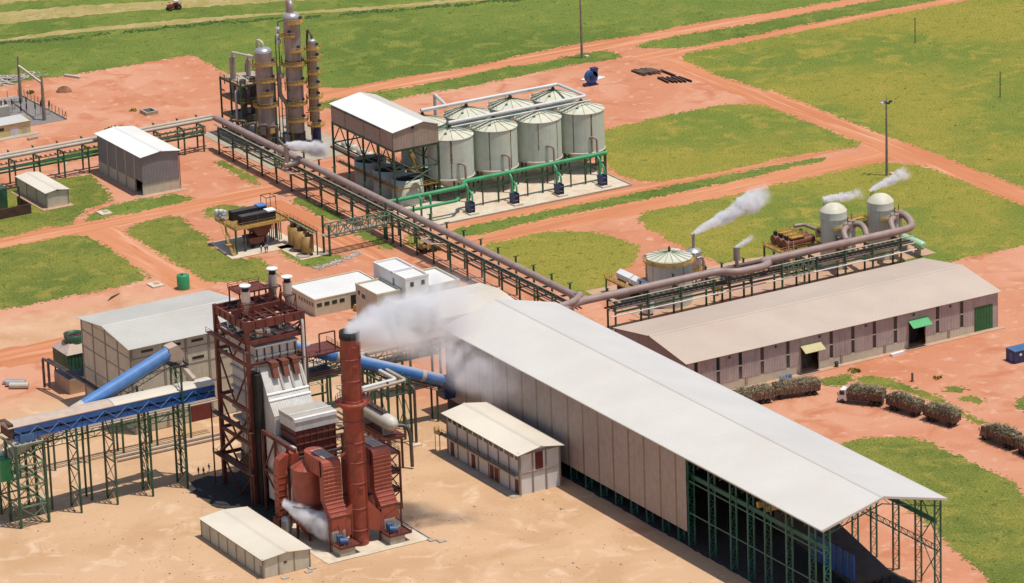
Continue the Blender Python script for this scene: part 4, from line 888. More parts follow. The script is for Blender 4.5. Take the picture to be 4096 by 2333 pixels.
for _ in range(40):
    x, y, z = rnd.uniform(5, 15), rnd.uniform(149.5, 160), rnd.choice((1, 3, 7, 9, 12.5, 14, 18)); k = rnd.choice(((2.5, 0, 0), (0, 2.5, 0), (0, 0, 2.4), (3.5, 0, 0)))
    b.tube([(x, y, z), (x+k[0], y+k[1], z+k[2])], rnd.uniform(.08, .2), 7)
b.build('small_piping', 'pipe_dark', T)
b = MB()
for i in range(5):
    x = .6+i*1.5; y = 148-i*2.6+rnd.uniform(-1, 1)
    b.tube([(x, y, 3), (x, y, 6.6+rnd.uniform(0, 1.4)), (x+1.9, y-1, 7.4), (x+1.9, y-1, 4), (x+2.6, y-3, 2.5)], .42, 10, .7)
single('reboiler_piping', b, 'pipe_dark', 'tangle of dark brown bent pipes at the foot of the columns', 'piping', (6, 140, 0))
t = thing('pump_deck', 'dark equipment deck of pumps at the base of the distillation columns', 'equipment', (8, 138))
for i in range(14):
    x = rnd.uniform(1, 20); y = rnd.uniform(128, 147)
    MB().box(x, x+rnd.uniform(.8, 2.2), y, y+rnd.uniform(.8, 2.4), .1, rnd.uniform(.8, 2.6)).build('pump_skid', rnd.choice(('dark_steel', 'pipe_dark', 'column_steel', 'blue_navy')), t)
s = MB().box(0, 27, 124, 165, 0, .1); struct('distillery_slab', s, 'concrete')

# ================================================================ pipe racks and main steam lines
def rack(name, label, axis, c0, c1, stations, zn=7.4, zf=9.6, zb=6.9, zl=4.9, m='steel_green'):
    """posts in pairs at c0 (near) and c1 (far) across the axis, cross beams and longitudinal beams"""
    P_ = (lambda s_, c, z: (s_, c, z)) if axis == 'x' else (lambda s_, c, z: (c, s_, z))
    mid = (stations[0]+stations[-1])/2
    t = thing(name, label, 'pipe rack', P_(mid, (c0+c1)/2, 0))
    for s_ in stations:
        MB().beam(P_(s_, c0, 0), P_(s_, c0, zn), .36).build('post', m, t); MB().beam(P_(s_, c1, 0), P_(s_, c1, zf), .36).build('post', m, t)
        MB().beam(P_(s_, c0, zb), P_(s_, c1, zb), .3, .4).build('cross_beam', m, t); MB().beam(P_(s_, c0, zl), P_(s_, c1, zl), .3, .35).build('cross_beam', m, t)
        MB().beam(P_(s_, c1-.7, zf+.05), P_(s_, c1+.7, zf+.05), .2, .14).build('post_cap', m, t)
    for a, b_ in zip(stations[:-1], stations[1:]):
        for c in (c0, c1): MB().beam(P_(a, c, zl-.3), P_(b_, c, zl-.3), .22, .45).build('long_beam', m, t)
        MB().beam(P_(a, c0, zb-.2), P_(b_, c0, zb-.2), .16, .2).build('long_beam', m, t)
        b = MB(); n = int((b_-a)/1.3)
        for k in range(n): q = a+(b_-a)*(k+.5)/n; b.beam(P_(q, c0+.2, zb-.05), P_(q, c0+1.0, zb-.05), .35, .2)
        b.build('pipe_shoes', 'dark_steel', t)
    return t
SB = [-27.8+8.2*i for i in range(22)]
rack('pipe_rack', 'long green pipe rack crossing the yard from the hall to the columns', 'y', -4.45, -.5, SB)
SA = [4.4+8.9*i for i in range(4)] + [35.5, 41.5, 50, 56.2, 59.8, 67.8, 75.6, 83.7]
rack('pipe_rack', 'green pipe rack along the back of the long warehouse to the evaporators', 'x', -39.5, -36.1, SA)
SL = [-88+6.9*i for i in range(12)] + [-6.5]
rack('pipe_rack', 'green pipe rack leaving the yard past the grey shed to the left edge', 'x', 149.2, 153, SL, 7.2, 9.0)
# main steam pipe: one insulated line, right branch and yard branch
single('steam_pipe', MB().tube([(-2.5, 149.5, 8.4), (-2.5, 62, 8.4), (-2.5, -34, 8.4), (-2.5, -34.6, 8.4)], .86, 18), 'pipe_brown', 'thick brown insulated steam pipe along the yard pipe rack', 'pipe', (-2.5, 60, 8.4))
for i in range(28): pass
b = MB().tube([(-14, -46.5, 8.2), (-9, -39.5, 8.4), (-4, -37.8, 8.5), (33.4, -37.8, 8.5), (36.4, -41.0, 8.5), (44.2, -41.2, 8.5), (46.6, -39.2, 8.6), (45.2, -37.9, 8.6), (48.4, -37.8, 8.6), (85.0, -37.8, 8.6), (88.4, -37.6, 8.8), (89.2, -35.2, 10.0), (89.0, -33.2, 10.8), (88.6, -31.6, 10.4)], .9, 18, 2.0)
single('steam_pipe', b, 'pipe_brown', 'thick brown steam pipe behind the warehouse ending in a hook', 'pipe', (40, -37.8, 8.5))
single('bypass_pipe', MB().tube([(34, -37.7, 8.6), (38, -37.5, 8.6), (45.4, -37.7, 8.6)], .55, 14, 1.2), 'pipe_dark', 'short brown bypass beside the expansion loop', 'pipe', (40, -37, 8.6))
b = MB().tube([(-2.5, -33, 8.4), (-2.2, -35.5, 9.3), (-6, -39, 9.3), (-16, -41, 9.0), (-32, -43, 9)], .8, 16, 1.8)
single('steam_pipe', b, 'pipe_brown', 'brown steam pipe bending left behind the hall gable into the smoke', 'pipe', (-10, -39, 9))
b = MB()
for i, (y, z, r) in enumerate(((150.1, 8.2, .48), (152.1, 8.3, .52))): b = MB().tube([(-92, y, z), (-3.2+i, y, z)], r, 14); single('product_pipe', b, 'pipe_tan', ['nearer of two pale pipes on the rack behind the grey shed', 'farther of two pale pipes on the rack behind the grey shed'][i], 'pipe', (-47, y, z), 'pale twin pipes')
single('water_pipe', MB().tube([(-92, 149.6, 5.3), (-6, 149.6, 5.3)], .22, 10), 'pipe_green', 'green water pipe low on the left rack', 'pipe', (-47, 149.6, 5.3))
single('water_pipe', MB().tube([(-92, 151, 5.3), (-6, 151, 5.3)], .18, 10), 'pipe_tan', 'pale water pipe low on the left rack', 'pipe', (-47, 151, 5.3))
for i, (x, z, r, m, lbp) in enumerate(((-3.75, 7.25, .17, 'pipe_tan', 'thin pale pipe beside the brown yard steam line'), (-4.15, 5.3, .15, 'pipe_tan', 'thin pale pipe low on the near side of the yard rack'), (-3.4, 5.35, .2, 'pipe_brown', 'thin brown pipe low on the yard rack'), (-1.3, 5.35, .2, 'rust_steel', 'rusty red pipe low on the yard rack'), (-2.3, 5.35, .18, 'pipe_tan', 'thin pale middle pipe low on the yard rack'))):
    single('service_pipe', MB().tube([(x, 148, z), (x, -34, z)], r, 8), m, lbp, 'pipe', (x, 57, z))
for i, (y, z, r, m, lbp) in enumerate(((-39.1, 5.3, .2, 'pipe_tan', 'thin pale pipe low on the warehouse rack'), (-39.75, 3.9, .17, 'pipe_white', 'white handrail-like pipe on the warehouse rack posts'), (-38.2, 5.35, .28, 'pipe_dark', 'dark pipe low on the warehouse rack'), (-37, 5.35, .24, 'pipe_dark', 'second dark pipe low on the warehouse rack'), (-38.9, 7.15, .16, 'pipe_tan', 'thin pipe beside the warehouse steam line'))):
    single('service_pipe', MB().tube([(3, y, z), (88, y, z)], r, 8), m, lbp, 'pipe', (45, y, z))
for i, y0 in enumerate((29, 101.5)):
    b = MB()
    for k in range(3): b.tube([(-4.1, y0+2.2+k*.5, 5.9), (-7.0+k*.5, y0+2.2, 6.1), (-7.0+k*.5, y0-2.6, 6.1), (-4.1, y0-2.6-k*.5, 5.9)], .14, 8, .5)
    single('expansion_loop', b, 'pipe_tan', ['small-bore expansion loop on the yard rack beside the white offices', 'small-bore expansion loop on the yard rack below the columns'][i], 'pipe', (-5.5, y0, 6), 'expansion loops')
# trusses that stiffen the racks
def truss(parent, p, q, z0, z1, n, m='steel_green_pale', w=.24, name='truss'):
    b = MB(); p = Vector((*p, 0)); q = Vector((*q, 0)); A = lambda t, z: p.lerp(q, t)+Vector((0, 0, z))
    b.beam(A(0, z0), A(1, z0), w); b.beam(A(0, z1), A(1, z1), w)
    for k in range(n):
        t0, t1 = k/n, (k+1)/n
        b.beam(A(t0, z0), A(t0, z1), w*.8); b.beam(A(t0, z0 if k % 2 else z1), A(t1, z1 if k % 2 else z0), w*.8)
    b.beam(A(1, z0), A(1, z1), w); return b.build(name, m, parent)
T = thing('pipe_bridge', 'green truss bridge joining the sugar dryer to the yard rack', 'bridge', (-13, 51))
for x in (-22, -4.6):
    for y, h in ((49.7, 7.9), (52.8, 9.6)): MB().beam((x, y, 0), (x, y, h), .42).build('post', 'steel_green', T)
for y in (49.7, 52.8): truss(T, (-22, y), (-4.6, y), 4.6, 7.3, 8)
b = MB()
for k in range(9): x = -22+17.4*k/8; b.beam((x, 49.7, 7.3), (x, 52.8, 7.3), .14); b.beam((x, 49.7, 4.6), (x, 52.8, 4.6), .14)
for k in range(8): x = -22+17.4*k/8; b.beam((x, 49.7 if k % 2 else 52.8, 7.3), (x+17.4/8, 52.8 if k % 2 else 49.7, 7.3), .12)
b.build('cross_lacing', 'steel_green_pale', T)
b = MB()
for y in (50.3, 50.9, 51.5, 52.2): b.tube([(-23, y, 5.0), (-4, y, 5.0)], .14, 8)
b.build('carried_pipes', 'pipe_tan', T)
for i, (P0, P1, z0, z1) in enumerate((((-4.7, 51.5), (-4.7, 36), 4.9, 7.2), ((-4.7, 112), (-4.7, 104), 4.9, 7.2), ((-28, 149), (-6, 149), 4.9, 7.0), ((50, -39.8), (58.6, -39.8), 4.4, 7.0))):
    t = thing('rack_truss', ['stiffening truss on the yard rack next to the pipe bridge', 'stiffening truss on the yard rack near the columns', 'stiffening truss on the left rack next to the grey shed', 'stiffening truss on the warehouse rack'][i], 'truss', ((P0[0]+P1[0])/2, (P0[1]+P1[1])/2, z0), 'rack trusses')
    truss(t, P0, P1, z0, z1, 6)
# silencer with the steam jet on the yard rack
t = thing('silencer', 'grey silencer drum with upright vent on the yard rack', 'silencer', (-5.5, 103, 7.4))
MB().tube([(-7.2, 101.5, 7.8), (-3.2, 101.5, 7.8)], .8, 16).build('drum', 'column_steel', t); MB().tube([(-6.4, 101.5, 8.2), (-6.4, 101.5, 13.2)], .62, 14).build('vent', 'column_steel', t)
# ================================================================ sugar dryer and molasses tanks beside the bridge
T = thing('cooling_filter', 'yellow-railed elevated platform with two black filter drums', 'machine platform', (-32, 69.5))
for x, y, h in ((-37.6, 74.4, 6.2), (-39.9, 64.3, 6.2), (-37, 65.2, 6.2), (-26, 70.4, 6.2), (-31, 74.6, 6.2), (-29.3, 69.7, 6.2)): MB().beam((x, y, 0), (x, y, h), .4).build('post', 'steel_green', T)
MB().box(-39.9, -25.4, 64.6, 75.2, 6.2, 6.45).build('deck', 'steel_orange', T)
MB().beam((-39.9, 64.55, 6.3), (-25.4, 64.55, 6.3), .12, .7).build('edge_beam', 'steel_yellow', T); MB().beam((-39.95, 64.6, 6.3), (-39.95, 75.2, 6.3), .12, .7).build('edge_beam', 'steel_yellow', T)
rail(T, [(-39.9, 75.2), (-39.9, 64.6), (-25.4, 64.6), (-25.4, 75.2)], 6.45, 'steel_orange')
for i, y in enumerate((67, 71.8)):
    d = MB().box(-37.4, -28, y-1.1, y+1.1, 6.5, 8.6).build('filter_drum', 'dark', T)
    MB().box(-37.2, -30.2, y-1.0, y+1.0, 8.6, 8.7).build('cover', 'dark_steel', d); MB().box(-30.2, -27.9, y-1.2, y+1.2, 8.62, 8.95).build('hood', 'white' if i == 0 else 'blue_pale', d)
    MB().box(-33, -32.85, y-1.14, y-1.1, 6.6, 8.5).build('seam', 'steel_green', d)
b = MB(); rr = random.Random(9)
for _ in range(16): x, y, z = -39.4+rr.uniform(-.9, .9), 73.5+rr.uniform(-1.2, 1.2), 6.6+rr.uniform(0, 2.6); b.box(x-rr.uniform(.3, .8), x+rr.uniform(.3, .8), y-rr.uniform(.2, .7), y+rr.uniform(.2, .7), z-rr.uniform(.2, .6), z+rr.uniform(.2, .7))
b.build('tarpaulin', 'tarp', T)
MB().ext([(-35, 6.2), (-28.5, 6.2), (-30.4, 3), (-33, 3)], 'y', 66, 72).build('hopper', 'brown_red', T)
b = MB(); b.beam((-27.4, 75, 6.4), (-27.4, 75, 10.2), .12); b.beam((-24.8, 72, 6.4), (-24.8, 72, 10.2), .12); b.beam((-27.4, 72, 6.4), (-27.4, 72, 10.2), .12); b.beam((-24.8, 75, 6.4), (-24.8, 75, 10.2), .12)
for a, c in (((-27.4, 75), (-24.8, 75)), ((-24.8, 75), (-24.8, 72)), ((-24.8, 72), (-27.4, 72)), ((-27.4, 72), (-27.4, 75))): b.beam((*a, 10.2), (*c, 10.2), .14)
b.build('cage_frame', 'rust_steel', T)
stair(T, (-41.0, 65.6, 2.6), (-40.6, 70, 6.3)); stair(T, (-40.9, 63.6, 0), (-41, 65.6, 2.6)); MB().box(-42, -40, 64.9, 66.2, 2.5, 2.65).build('landing', 'steel_yellow', T)
b = MB()
for i in range(9): x = -31+i*.7; b.tube([(x, 68+.4*(i % 3), .2), (x, 68+.4*(i % 3), 6)], .13, 7)
b.build('drop_pipes', 'brown_red', T)
s = sheet('dryer_pad', [(-42.5, 61.5), (-23, 61.5), (-23, 77), (-41, 77)], .1, 'concrete_pale', 2, .1, 3)
t = thing('mud_trailer', 'red-edged mud trailer parked below the filter platform', 'trailer', (-33.2, 68.5))
MB().ext([(-35.4, 2.6), (-30.8, 2.6), (-31.4, 1.0), (-34.8, 1.0)], 'y', 66.6, 70.4).build('tub', 'brown_red', t)
for x in (-34.4, -31.8):
    for y in (66.4, 70.2): MB().tube([(x, y, .55), (x, y+.35, .55)], .55, 14).build('wheel', 'tyre', t)
for i, (x, y, r, h) in enumerate(((-25.4, 61.4, 1.7, 5.4), (-25.8, 57.7, 1.7, 5.4), (-25.9, 53.8, 1.5, 5.0))):
    t = thing('molasses_tank', ['farthest of three mustard-coloured tanks by the pipe bridge', 'middle of three mustard-coloured tanks by the pipe bridge', 'nearest of three mustard-coloured tanks by the pipe bridge'][i], 'tank', (x, y), 'mustard tanks')
    MB().lathe([(r, .9), (r, h), (r-.12, h), (r-.12, h-.7), (.05, h-.7)], (x, y), 24).build('shell', 'steel_orange', t)
    MB().lathe([(.05, .9), (r, .9)], (x, y), 24).build('bottom', 'steel_orange', t)
    for k in range(4): a = k*1.57+.5; MB().beam((x+1.3*math.cos(a), y+1.3*math.sin(a), 0), (x+1.3*math.cos(a), y+1.3*math.sin(a), 1), .2).build('leg', 'dark_steel', t)
    MB().box(x-.5, x+.5, y-.3, y+.3, h-.3, h+.8).build('agitator', 'dark_steel', t); ladder(t, x+.6, y-r-.15, 1, h)
t = thing('tank_gangway', 'pale green gangway over the mustard tanks', 'gangway', (-25, 58, 6))
MB().box(-25.4, -24.2, 51.5, 66, 5.9, 6.05).build('deck', 'steel_green_pale', t); rail(t, [(-24.2, 66), (-24.2, 51.5)], 6.05, 'steel_orange'); rail(t, [(-25.4, 66), (-25.4, 51.5)], 6.05, 'steel_orange')
for y in (52, 58.8, 65.5): MB().beam((-24.2, y, 0), (-24.2, y, 5.9), .25).build('post', 'steel_green', t)
sheet('tank_pad', [(-29.2, 51), (-21, 51), (-21, 64), (-29.2, 64)], .1, 'concrete_pale', 4, .05, 3)
b = MB()
for i in range(6): b.tube([(-29, 52.2+i*.35, .35), (-26.5, 51.6+i*.5, .4), (-26.5, 53+i*.5, .9)], .12, 7)
single('suction_piping', b, 'pipe_tan', 'pale suction pipes on the ground before the mustard tanks', 'piping', (-27, 52.5, 0))
# ================================================================ evaporators and juice tank behind the warehouse
sheet('evaporator_pad', [(14, -35), (97, -35.2), (97, -21), (58, -12), (42, -12), (14, -10)], .08, 'tile_pad', 5, .1, 4)
def evaporator(x, y, label):
    t = thing('evaporator', label, 'vessel', (x, y), 'evaporator vessels'); r = 3.1
    MB().lathe([(r, .3), (r, 12.2)], (x, y), 36).build('shell', 'tank_mint', t)
    MB().lathe([(r+.02, 12.1), (r+.2, 12.25), (r+.12, 12.5), (r+.12, 14.1)], (x, y), 36).build('vapour_belt', 'tank_mint', t)
    MB().lathe([(r+.12, 14.1), (r*.8, 15.0), (r*.5, 15.6), (.05, 15.9)], (x, y), 36).build('dome', 'tank_roof', t)
    MB().lathe([(r+.1, .05), (r+.1, .35)], (x, y), 36).build('base_ring', 'tank_cream', t)
    for k in range(3): MB().beam((x-1.6+.4*k, y+1.7, 14.9), (x-1.6+.4*k, y+1.7, 16.6), .1).build('vent_stub', 'dark_steel', t)
    for dx, dy in ((1.7, -3.5), (4.0, -1.8)):
        MB().cyl((x+dx, y+dy), .85, 3, 11.0, 18).build('separator', 'tank_mint', t)
        MB().cyl((x+dx, y+dy), 1.0, 9.6, 11.4, 18).build('valve_head', 'pipe_brown', t); MB().beam((x+dx, y+dy, 11.4), (x+dx, y+dy, 13.0), .14).build('valve_stem', 'dark_steel', t)
    MB().tube([(x+1.7, y-3.5, 10.5), (x+.2, y-4.6, 10.7), (x-1.0, y-5.6, 10.2), (x-1.6, y-7.6, 8.9)], .72, 14, 1.1).build('vapour_bend', 'pipe_brown', t)
    platform(t, x, y, r, 10.4, va-.1, va+2.4, 1.2); platform(t, x, y, r, 8.0, va-2.6, va-1.3, 1.2)
    MB().lathe([(r+.015, 6.2), (r+.015, 6.0)], (x, y), 36).build('seam', 'dark_steel', t)
    return t
EV1 = evaporator(71.4, -29.4, 'left mint evaporator vessel with domed cream top behind the warehouse')
EV2 = evaporator(84.6, -29.8, 'right mint evaporator vessel next to the hooked steam pipe')
MB().tube([(75.4, -31.2, 10.4), (76.6, -33, 10.6), (76.4, -35, 10.2), (75.6, -37, 8.9)], .72, 14, 1.1).build('vapour_bend', 'pipe_brown', EV1)
t = thing('evaporator_catwalk', 'yellow catwalk between the two evaporators', 'catwalk', (78.5, -29, 10.4))
MB().box(75.2, 81.6, -29.2, -27.8, 10.25, 10.4).build('deck', 'steel_yellow', t); rail(t, [(75.2, -29.2), (81.6, -29.2)], 10.4); rail(t, [(75.2, -27.8), (81.6, -27.8)], 10.4)
T = thing('exchanger_deck', 'yellow platform carrying brown heat exchangers left of the evaporators', 'platform', (64.5, -22))
MB().box(58.6, 70.5, -26, -18.4, 4.8, 5.0).build('deck', 'steel_orange', T); rail(T, [(58.6, -18.4), (58.6, -26), (70.5, -26)], 5.0); rail(T, [(58.6, -18.4), (70.5, -18.4), (70.5, -26)], 5.0)
for x in (58.8, 64.5, 70.3):
    for y in (-25.8, -18.6): MB().beam((x, y, 0), (x, y, 4.8), .35).build('post', 'steel_green', T)
stair(T, (60.5, -31, 0), (60.5, -26.4, 4.9), 1.1)
for i, y in enumerate((-24.6, -22.2, -19.8)):
    t = thing('juice_heater', ['nearest of three brown juice heaters on the yellow deck', 'middle of three brown juice heaters on the yellow deck', 'farthest of three brown juice heaters on the yellow deck'][i], 'heat exchanger', (64.5, y, 5), 'brown juice heaters')
    MB().tube([(60.6, y, 6.4), (68.6, y, 6.4)], .95, 20).build('shell', 'brown_red', t)
    for x in (60.5, 68.4): MB().tube([(x, y, 6.4), (x+.3, y, 6.4)], 1.12, 20).build('channel_flange', 'brown_red', t)
    for x in (62.2, 66.8): MB().box(x-.2, x+.2, y-.7, y+.7, 5, 5.8).build('saddle', 'dark_steel', t)
    MB().box(62, 66, y-.8, y+.8, 7.5, 7.65).build('top_deck', 'steel_yellow', t); rail(t, [(62, y-.8), (66, y-.8), (66, y+.8), (62, y+.8), (62, y-.8)], 7.65, 'steel_yellow', .9)
    MB().box(60.9, 61.5, y-.4, y+.4, 7.2, 8.3).build('valve', 'dark', t)
single('juice_pipe', MB().tube([(66.6, -19.8, 8.6), (69.2, -20, 8.6), (70.2, -31, 8.4), (70.2, -36.5, 8.2), (69.6, -37, 7)], .42, 12, 1.), 'pipe_brown', 'brown pipe from the juice heaters down to the steam line', 'pipe', (69, -26, 8))
t = thing('condensate_drum', 'horizontal bright mint condensate drum right of the evaporators', 'drum', (92.2, -31.4))
MB().tube([(92.4, -26.2, 3), (92.4, -26.6, 3), (92.4, -36.0, 3), (92.4, -36.4, 3)], [.6, 1.05, 1.05, .6], 20).build('shell', 'mint_bright', t)
for y in (-28.5, -34): MB().box(91.6, 93.2, y-.25, y+.25, 0, 2.3).build('saddle', 'concrete', t)
rail(t, [(93.5, -27), (93.5, -35.5)], 3.0, 'steel_green_pale')
T = thing('juice_tank', 'wide mint juice tank with radial-ribbed roof behind the warehouse', 'tank', (26, -29)); x, y, r = 26., -28.6, 5.2
MB().lathe([(r, .1), (r, 11.1)], (x, y), 44).build('shell', 'tank_mint', T)
MB().lathe([(r+.15, 11.0), (r+.15, 11.12), (.3, 12.3)], (x, y), 44, sm=False).build('roof', 'tank_roof', T)
for k in range(16): a = k*math.pi/8; MB().beam((x+.6*math.cos(a), y+.6*math.sin(a), 12.3), (x+(r+.1)*math.cos(a), y+(r+.1)*math.sin(a), 11.17), .09, .1).build('roof_rib', 'steel_green_pale', T)
MB().lathe([(.3, 12.2), (.35, 13), (.15, 13.6)], (x, y), 10).build('vent', 'dark_steel', T)
platform(T, x, y, r, 10.4, va-1.7, va+1.7, .9)
for a in (va-.9, va+.6): MB().lathe([(r+.012, 11), (r+.012, 4)], (x, y), 1, a, a+.03).build('rust_stain', 'rust_stain', T)
b = MB()
for k in range(14): a = va-1.75-.02*k; b.beam((x+(r+.2)*math.cos(a-k*.06), y+(r+.2)*math.sin(a-k*.06), 9.8-k*.7), (x+(r+1.2)*math.cos(a-k*.06), y+(r+1.2)*math.sin(a-k*.06), 9.8-k*.7), .3, .08)
b.build('spiral_stair', 'steel_yellow', T)
T = thing('flash_tank', 'silver flash drum with thin stack beside the juice tank', 'drum', (35.8, -23.6)); x, y = 35.8, -23.6
MB().lathe([(1.85, 4.2), (1.85, 9.3)], (x, y), 28).build('shell', 'silver', T); MB().lathe([(1.85, 9.3), (1.4, 9.8), (.35, 10.1)], (x, y), 28).build('top_head', 'silver', T); MB().lathe([(.4, 2.6), (1.85, 4.2)], (x, y), 28).build('bottom_cone', 'dark_steel', T)
MB().cyl((x, y), .34, 10, 13.4, 14).build('stack', 'column_steel', T); MB().cyl((x, y), .42, 13.1, 13.6, 14).build('stack_lip', 'dark_steel', T)
for k in range(4): a = k*1.57+.78; MB().beam((x+1.9*math.cos(a), y+1.9*math.sin(a), 0), (x+1.9*math.cos(a), y+1.9*math.sin(a), 5), .25).build('leg', 'steel_green', T)
platform(T, x, y, 1.85, 5.0, va-.2, va+2.6, 1.)
MB().tube([(x-.6, y-2.4, 8.2), (x+.7, y-2.6, 8.4), (x+.9, y-2.8, 7.4), (x+.9, y-2.8, 2)], .3, 10, .5).build('overflow_pipe', 'column_steel', T)
T = thing('silencer', 'upright grey silencer steaming above the warehouse steam pipe', 'silencer', (38.6, -37.8, 8.5))
MB().cyl((38.6, -37.8), .42, 8.6, 10.2, 14).build('neck', 'column_steel', T); MB().cyl((38.6, -37.8), .78, 10.2, 13.4, 18).build('drum', 'column_steel', T)
T = thing('pump_house', 'small beige pump house with white curved roof behind the juice tank', 'building', (33.5, -14))
MB().box(30.2, 37, -18.5, -11, 0, 5.6).build('wall', 'clad_beige', T)
MB().ext([(-19, 5.6), (-10.5, 5.6), (-11.5, 6.5), (-14.5, 7.1), (-17.6, 6.5)], 'x', 29.6, 37.6).build('roof', 'roof_bright', T)
for k in range(3): MB().box(29.7, 30.2, -17.5+k*1.6, -16.5+k*1.6, 1.2+k, 3.0+k).build('air_unit', 'brown_red' if k else 'dark_steel', T)
MB().box(29.8, 30.25, -13, -11.8, .1, 2.6).build('door', 'pilaster', T)
for i, y in enumerate((-24.4, -18.2)):
    t = thing('condenser_box', ['nearer white sheet-metal condenser box left of the juice tank', 'farther white sheet-metal condenser box left of the juice tank'][i], 'condenser', (20.6, y, 3.6), 'white condenser boxes')
    MB().ext([(19.5, 3.8), (21.9, 3.8), (21.9, 5.0), (20.7, 5.7), (19.5, 5.0)], 'y', y-2.9, y+2.9).build('housing', 'white', t)
    for yy_ in (y-2.4, y+2.4): MB().box(19.6, 21.8, yy_-.15, yy_+.15, 0, 3.8).build('stand', 'steel_green', t)
T = thing('condenser_deck', 'yellow maintenance deck in front of the white condenser boxes', 'deck', (18.3, -19, 3.5))
MB().box(17.4, 19.3, -24.5, -13.5, 3.3, 3.5).build('deck', 'steel_orange', T); rail(T, [(19.3, -13.5), (17.4, -13.5), (17.4, -24.5)], 3.5)
for y in (-13.8, -19, -24.2): MB().beam((17.6, y, 0), (17.6, y, 3.3), .28).build('post', 'steel_green', T)
t = thing('lime_silo', 'small white cylindrical dosing tank below the warehouse rack', 'tank', (17, -33))
MB().cyl((17, -33.4), 1.3, .6, 3.8, 20).build('shell', 'white', t)
for k in range(3): MB().beam((17+1*math.cos(k*2.1), -33.4+math.sin(k*2.1), 0), (17+1*math.cos(k*2.1), -33.4+math.sin(k*2.1), .8), .2).build('leg', 'blue_navy', t)
t = thing('dosing_tank', 'small yellow dosing tank on legs right of the juice tank', 'tank', (37.5, -31))
MB().lathe([(.3, 1.0), (.8, 1.8), (.8, 3.6), (.05, 3.8)], (37.5, -31), 16).build('shell', 'steel_yellow', t)
for k in range(3): MB().beam((37.5+.7*math.cos(k*2.1), -31+.7*math.sin(k*2.1), 0), (37.5+.7*math.cos(k*2.1), -31+.7*math.sin(k*2.1), 2), .14).build('leg', 'dark_steel', t)
single('vent_mast', MB().tube([(53, -37.8, 9.2), (53, -37.8, 11.6)], .12, 8).tube([(54.4, -37.8, 9.2), (54.4, -37.8, 11.8)], .12, 8), 'pipe_tan', 'pair of small vents on the warehouse steam pipe', 'vent', (53.6, -37.8, 9.2))

# ================================================================ boiler house
T = thing('boiler_house', 'open dark red steel boiler tower with pale casings and three roof vents', 'boiler', (-106.6, -86))
bx, by = (-113, -100.2), (-88.9, -74.6)
for x in bx:
    for y in by: MB().beam((x, y, 0), (x, y, 39.6), .8).build('column', 'steel_red', T)
for y in by: MB().beam((bx[0]+.4, y, 38.6), (bx[1]-.4, y, 38.6), .5, 1.75).build('plate_girder', 'steel_red', T)
for x in bx: MB().beam((x, by[0]+.4, 38.5), (x, by[1]-.4, 38.5), .5, 1.7).build('plate_girder', 'steel_red', T)
for y in by: 
    for k in range(5): MB().box(bx[0]+2+k*2.2, bx[0]+2.1+k*2.2, y-.42, y+.42, 37.8, 39.4).build('stiffener', 'steel_red', T)
for k in range(5): MB().box(bx[0]-.42, bx[0]+.42, by[0]+2+k*2.4, by[0]+2.1+k*2.4, 37.7, 39.3).build('stiffener', 'steel_red', T)
MB().beam((bx[0]+.4, -81.5, 39.0), (bx[1]-.4, -81.5, 39.0), .5, 2.0).build('plate_girder', 'steel_red', T)
for xx in (-110.4, -107.9, -105.4, -102.8): MB().beam((xx, by[0]+.3, 38.9), (xx, by[1]-.3, 38.9), .4, .8).build('roof_beam', 'steel_red', T)
for yy_ in (-86.6, -84.2, -79, -76.8): MB().beam((bx[0]+.3, yy_, 39.1), (bx[1]-.3, yy_, 39.1), .3, .4).build('roof_beam', 'steel_red', T)
for z in (34.9, 30.0, 20.0, 12.7, 6.9):
    MB().beam((bx[0]+.4, by[0], z), (bx[1]-.4, by[0], z), .45, .9).build('tie_beam', 'steel_red', T)
    for x in bx: MB().beam((x, by[0]+.4, z), (x, by[1]-.4, z), .4, .7).build('tie_beam', 'steel_red', T)
    MB().beam((bx[0]+.4, by[1], z), (bx[1]-.4, by[1], z), .4, .7).build('tie_beam', 'steel_red', T)
ym = (by[0]+by[1])/2
for z0, z1 in ((30, 37.7), (20, 29.8), (12.7, 19.8), (6.9, 12.5), (0, 6.7)):
    for x in bx:
        MB().beam((x, by[1], z1), (x, ym, z0), .3).build('brace', 'steel_red', T); MB().beam((x, by[0], z1), (x, ym, z0), .3).build('brace', 'steel_red', T)
xm = (bx[0]+bx[1])/2
for y in by: MB().beam((bx[0], y, 37.6), (xm, y, 35.2), .3).build('brace', 'steel_red', T); MB().beam((bx[1], y, 37.6), (xm, y, 35.2), .3).build('brace', 'steel_red', T)
MB().box(bx[0]+.5, bx[1]-.5, by[0]+.5, by[1]-.5, 35.2, 35.3).build('drum_floor', 'dark_steel', T)
MB().tube([(bx[0]+.9, -83, 36.6), (bx[1]-.9, -83, 36.6)], .85, 20).build('steam_drum', 'casing', T)
b = MB(); rnd = random.Random(3)
for _ in range(60):
    x, y = rnd.uniform(bx[0]+.6, bx[1]-.8), rnd.uniform(by[0]+.6, by[1]-.8); z = rnd.choice((35.3, 35.3, 30.4, 37)); k = rnd.choice(((1.6, 0, 0), (0, 1.6, 0), (0, 0, 1.3)))
    b.tube([(x, y, z+.3), (x+k[0], y+k[1], z+.3+k[2])], rnd.uniform(.1, .26), 7)
b.build('small_piping', 'casing', T)
for i in range(12):
    x, y = rnd.uniform(bx[0]+1, bx[1]-2), rnd.uniform(by[0]+.8, by[1]-2); MB().box(x, x+rnd.uniform(.6, 1.6), y, y+rnd.uniform(.6, 1.4), 35.3, 35.3+rnd.uniform(.6, 1.7)).build('equipment_box', rnd.choice(('casing_grey', 'casing', 'dark_steel', 'silver')), T)
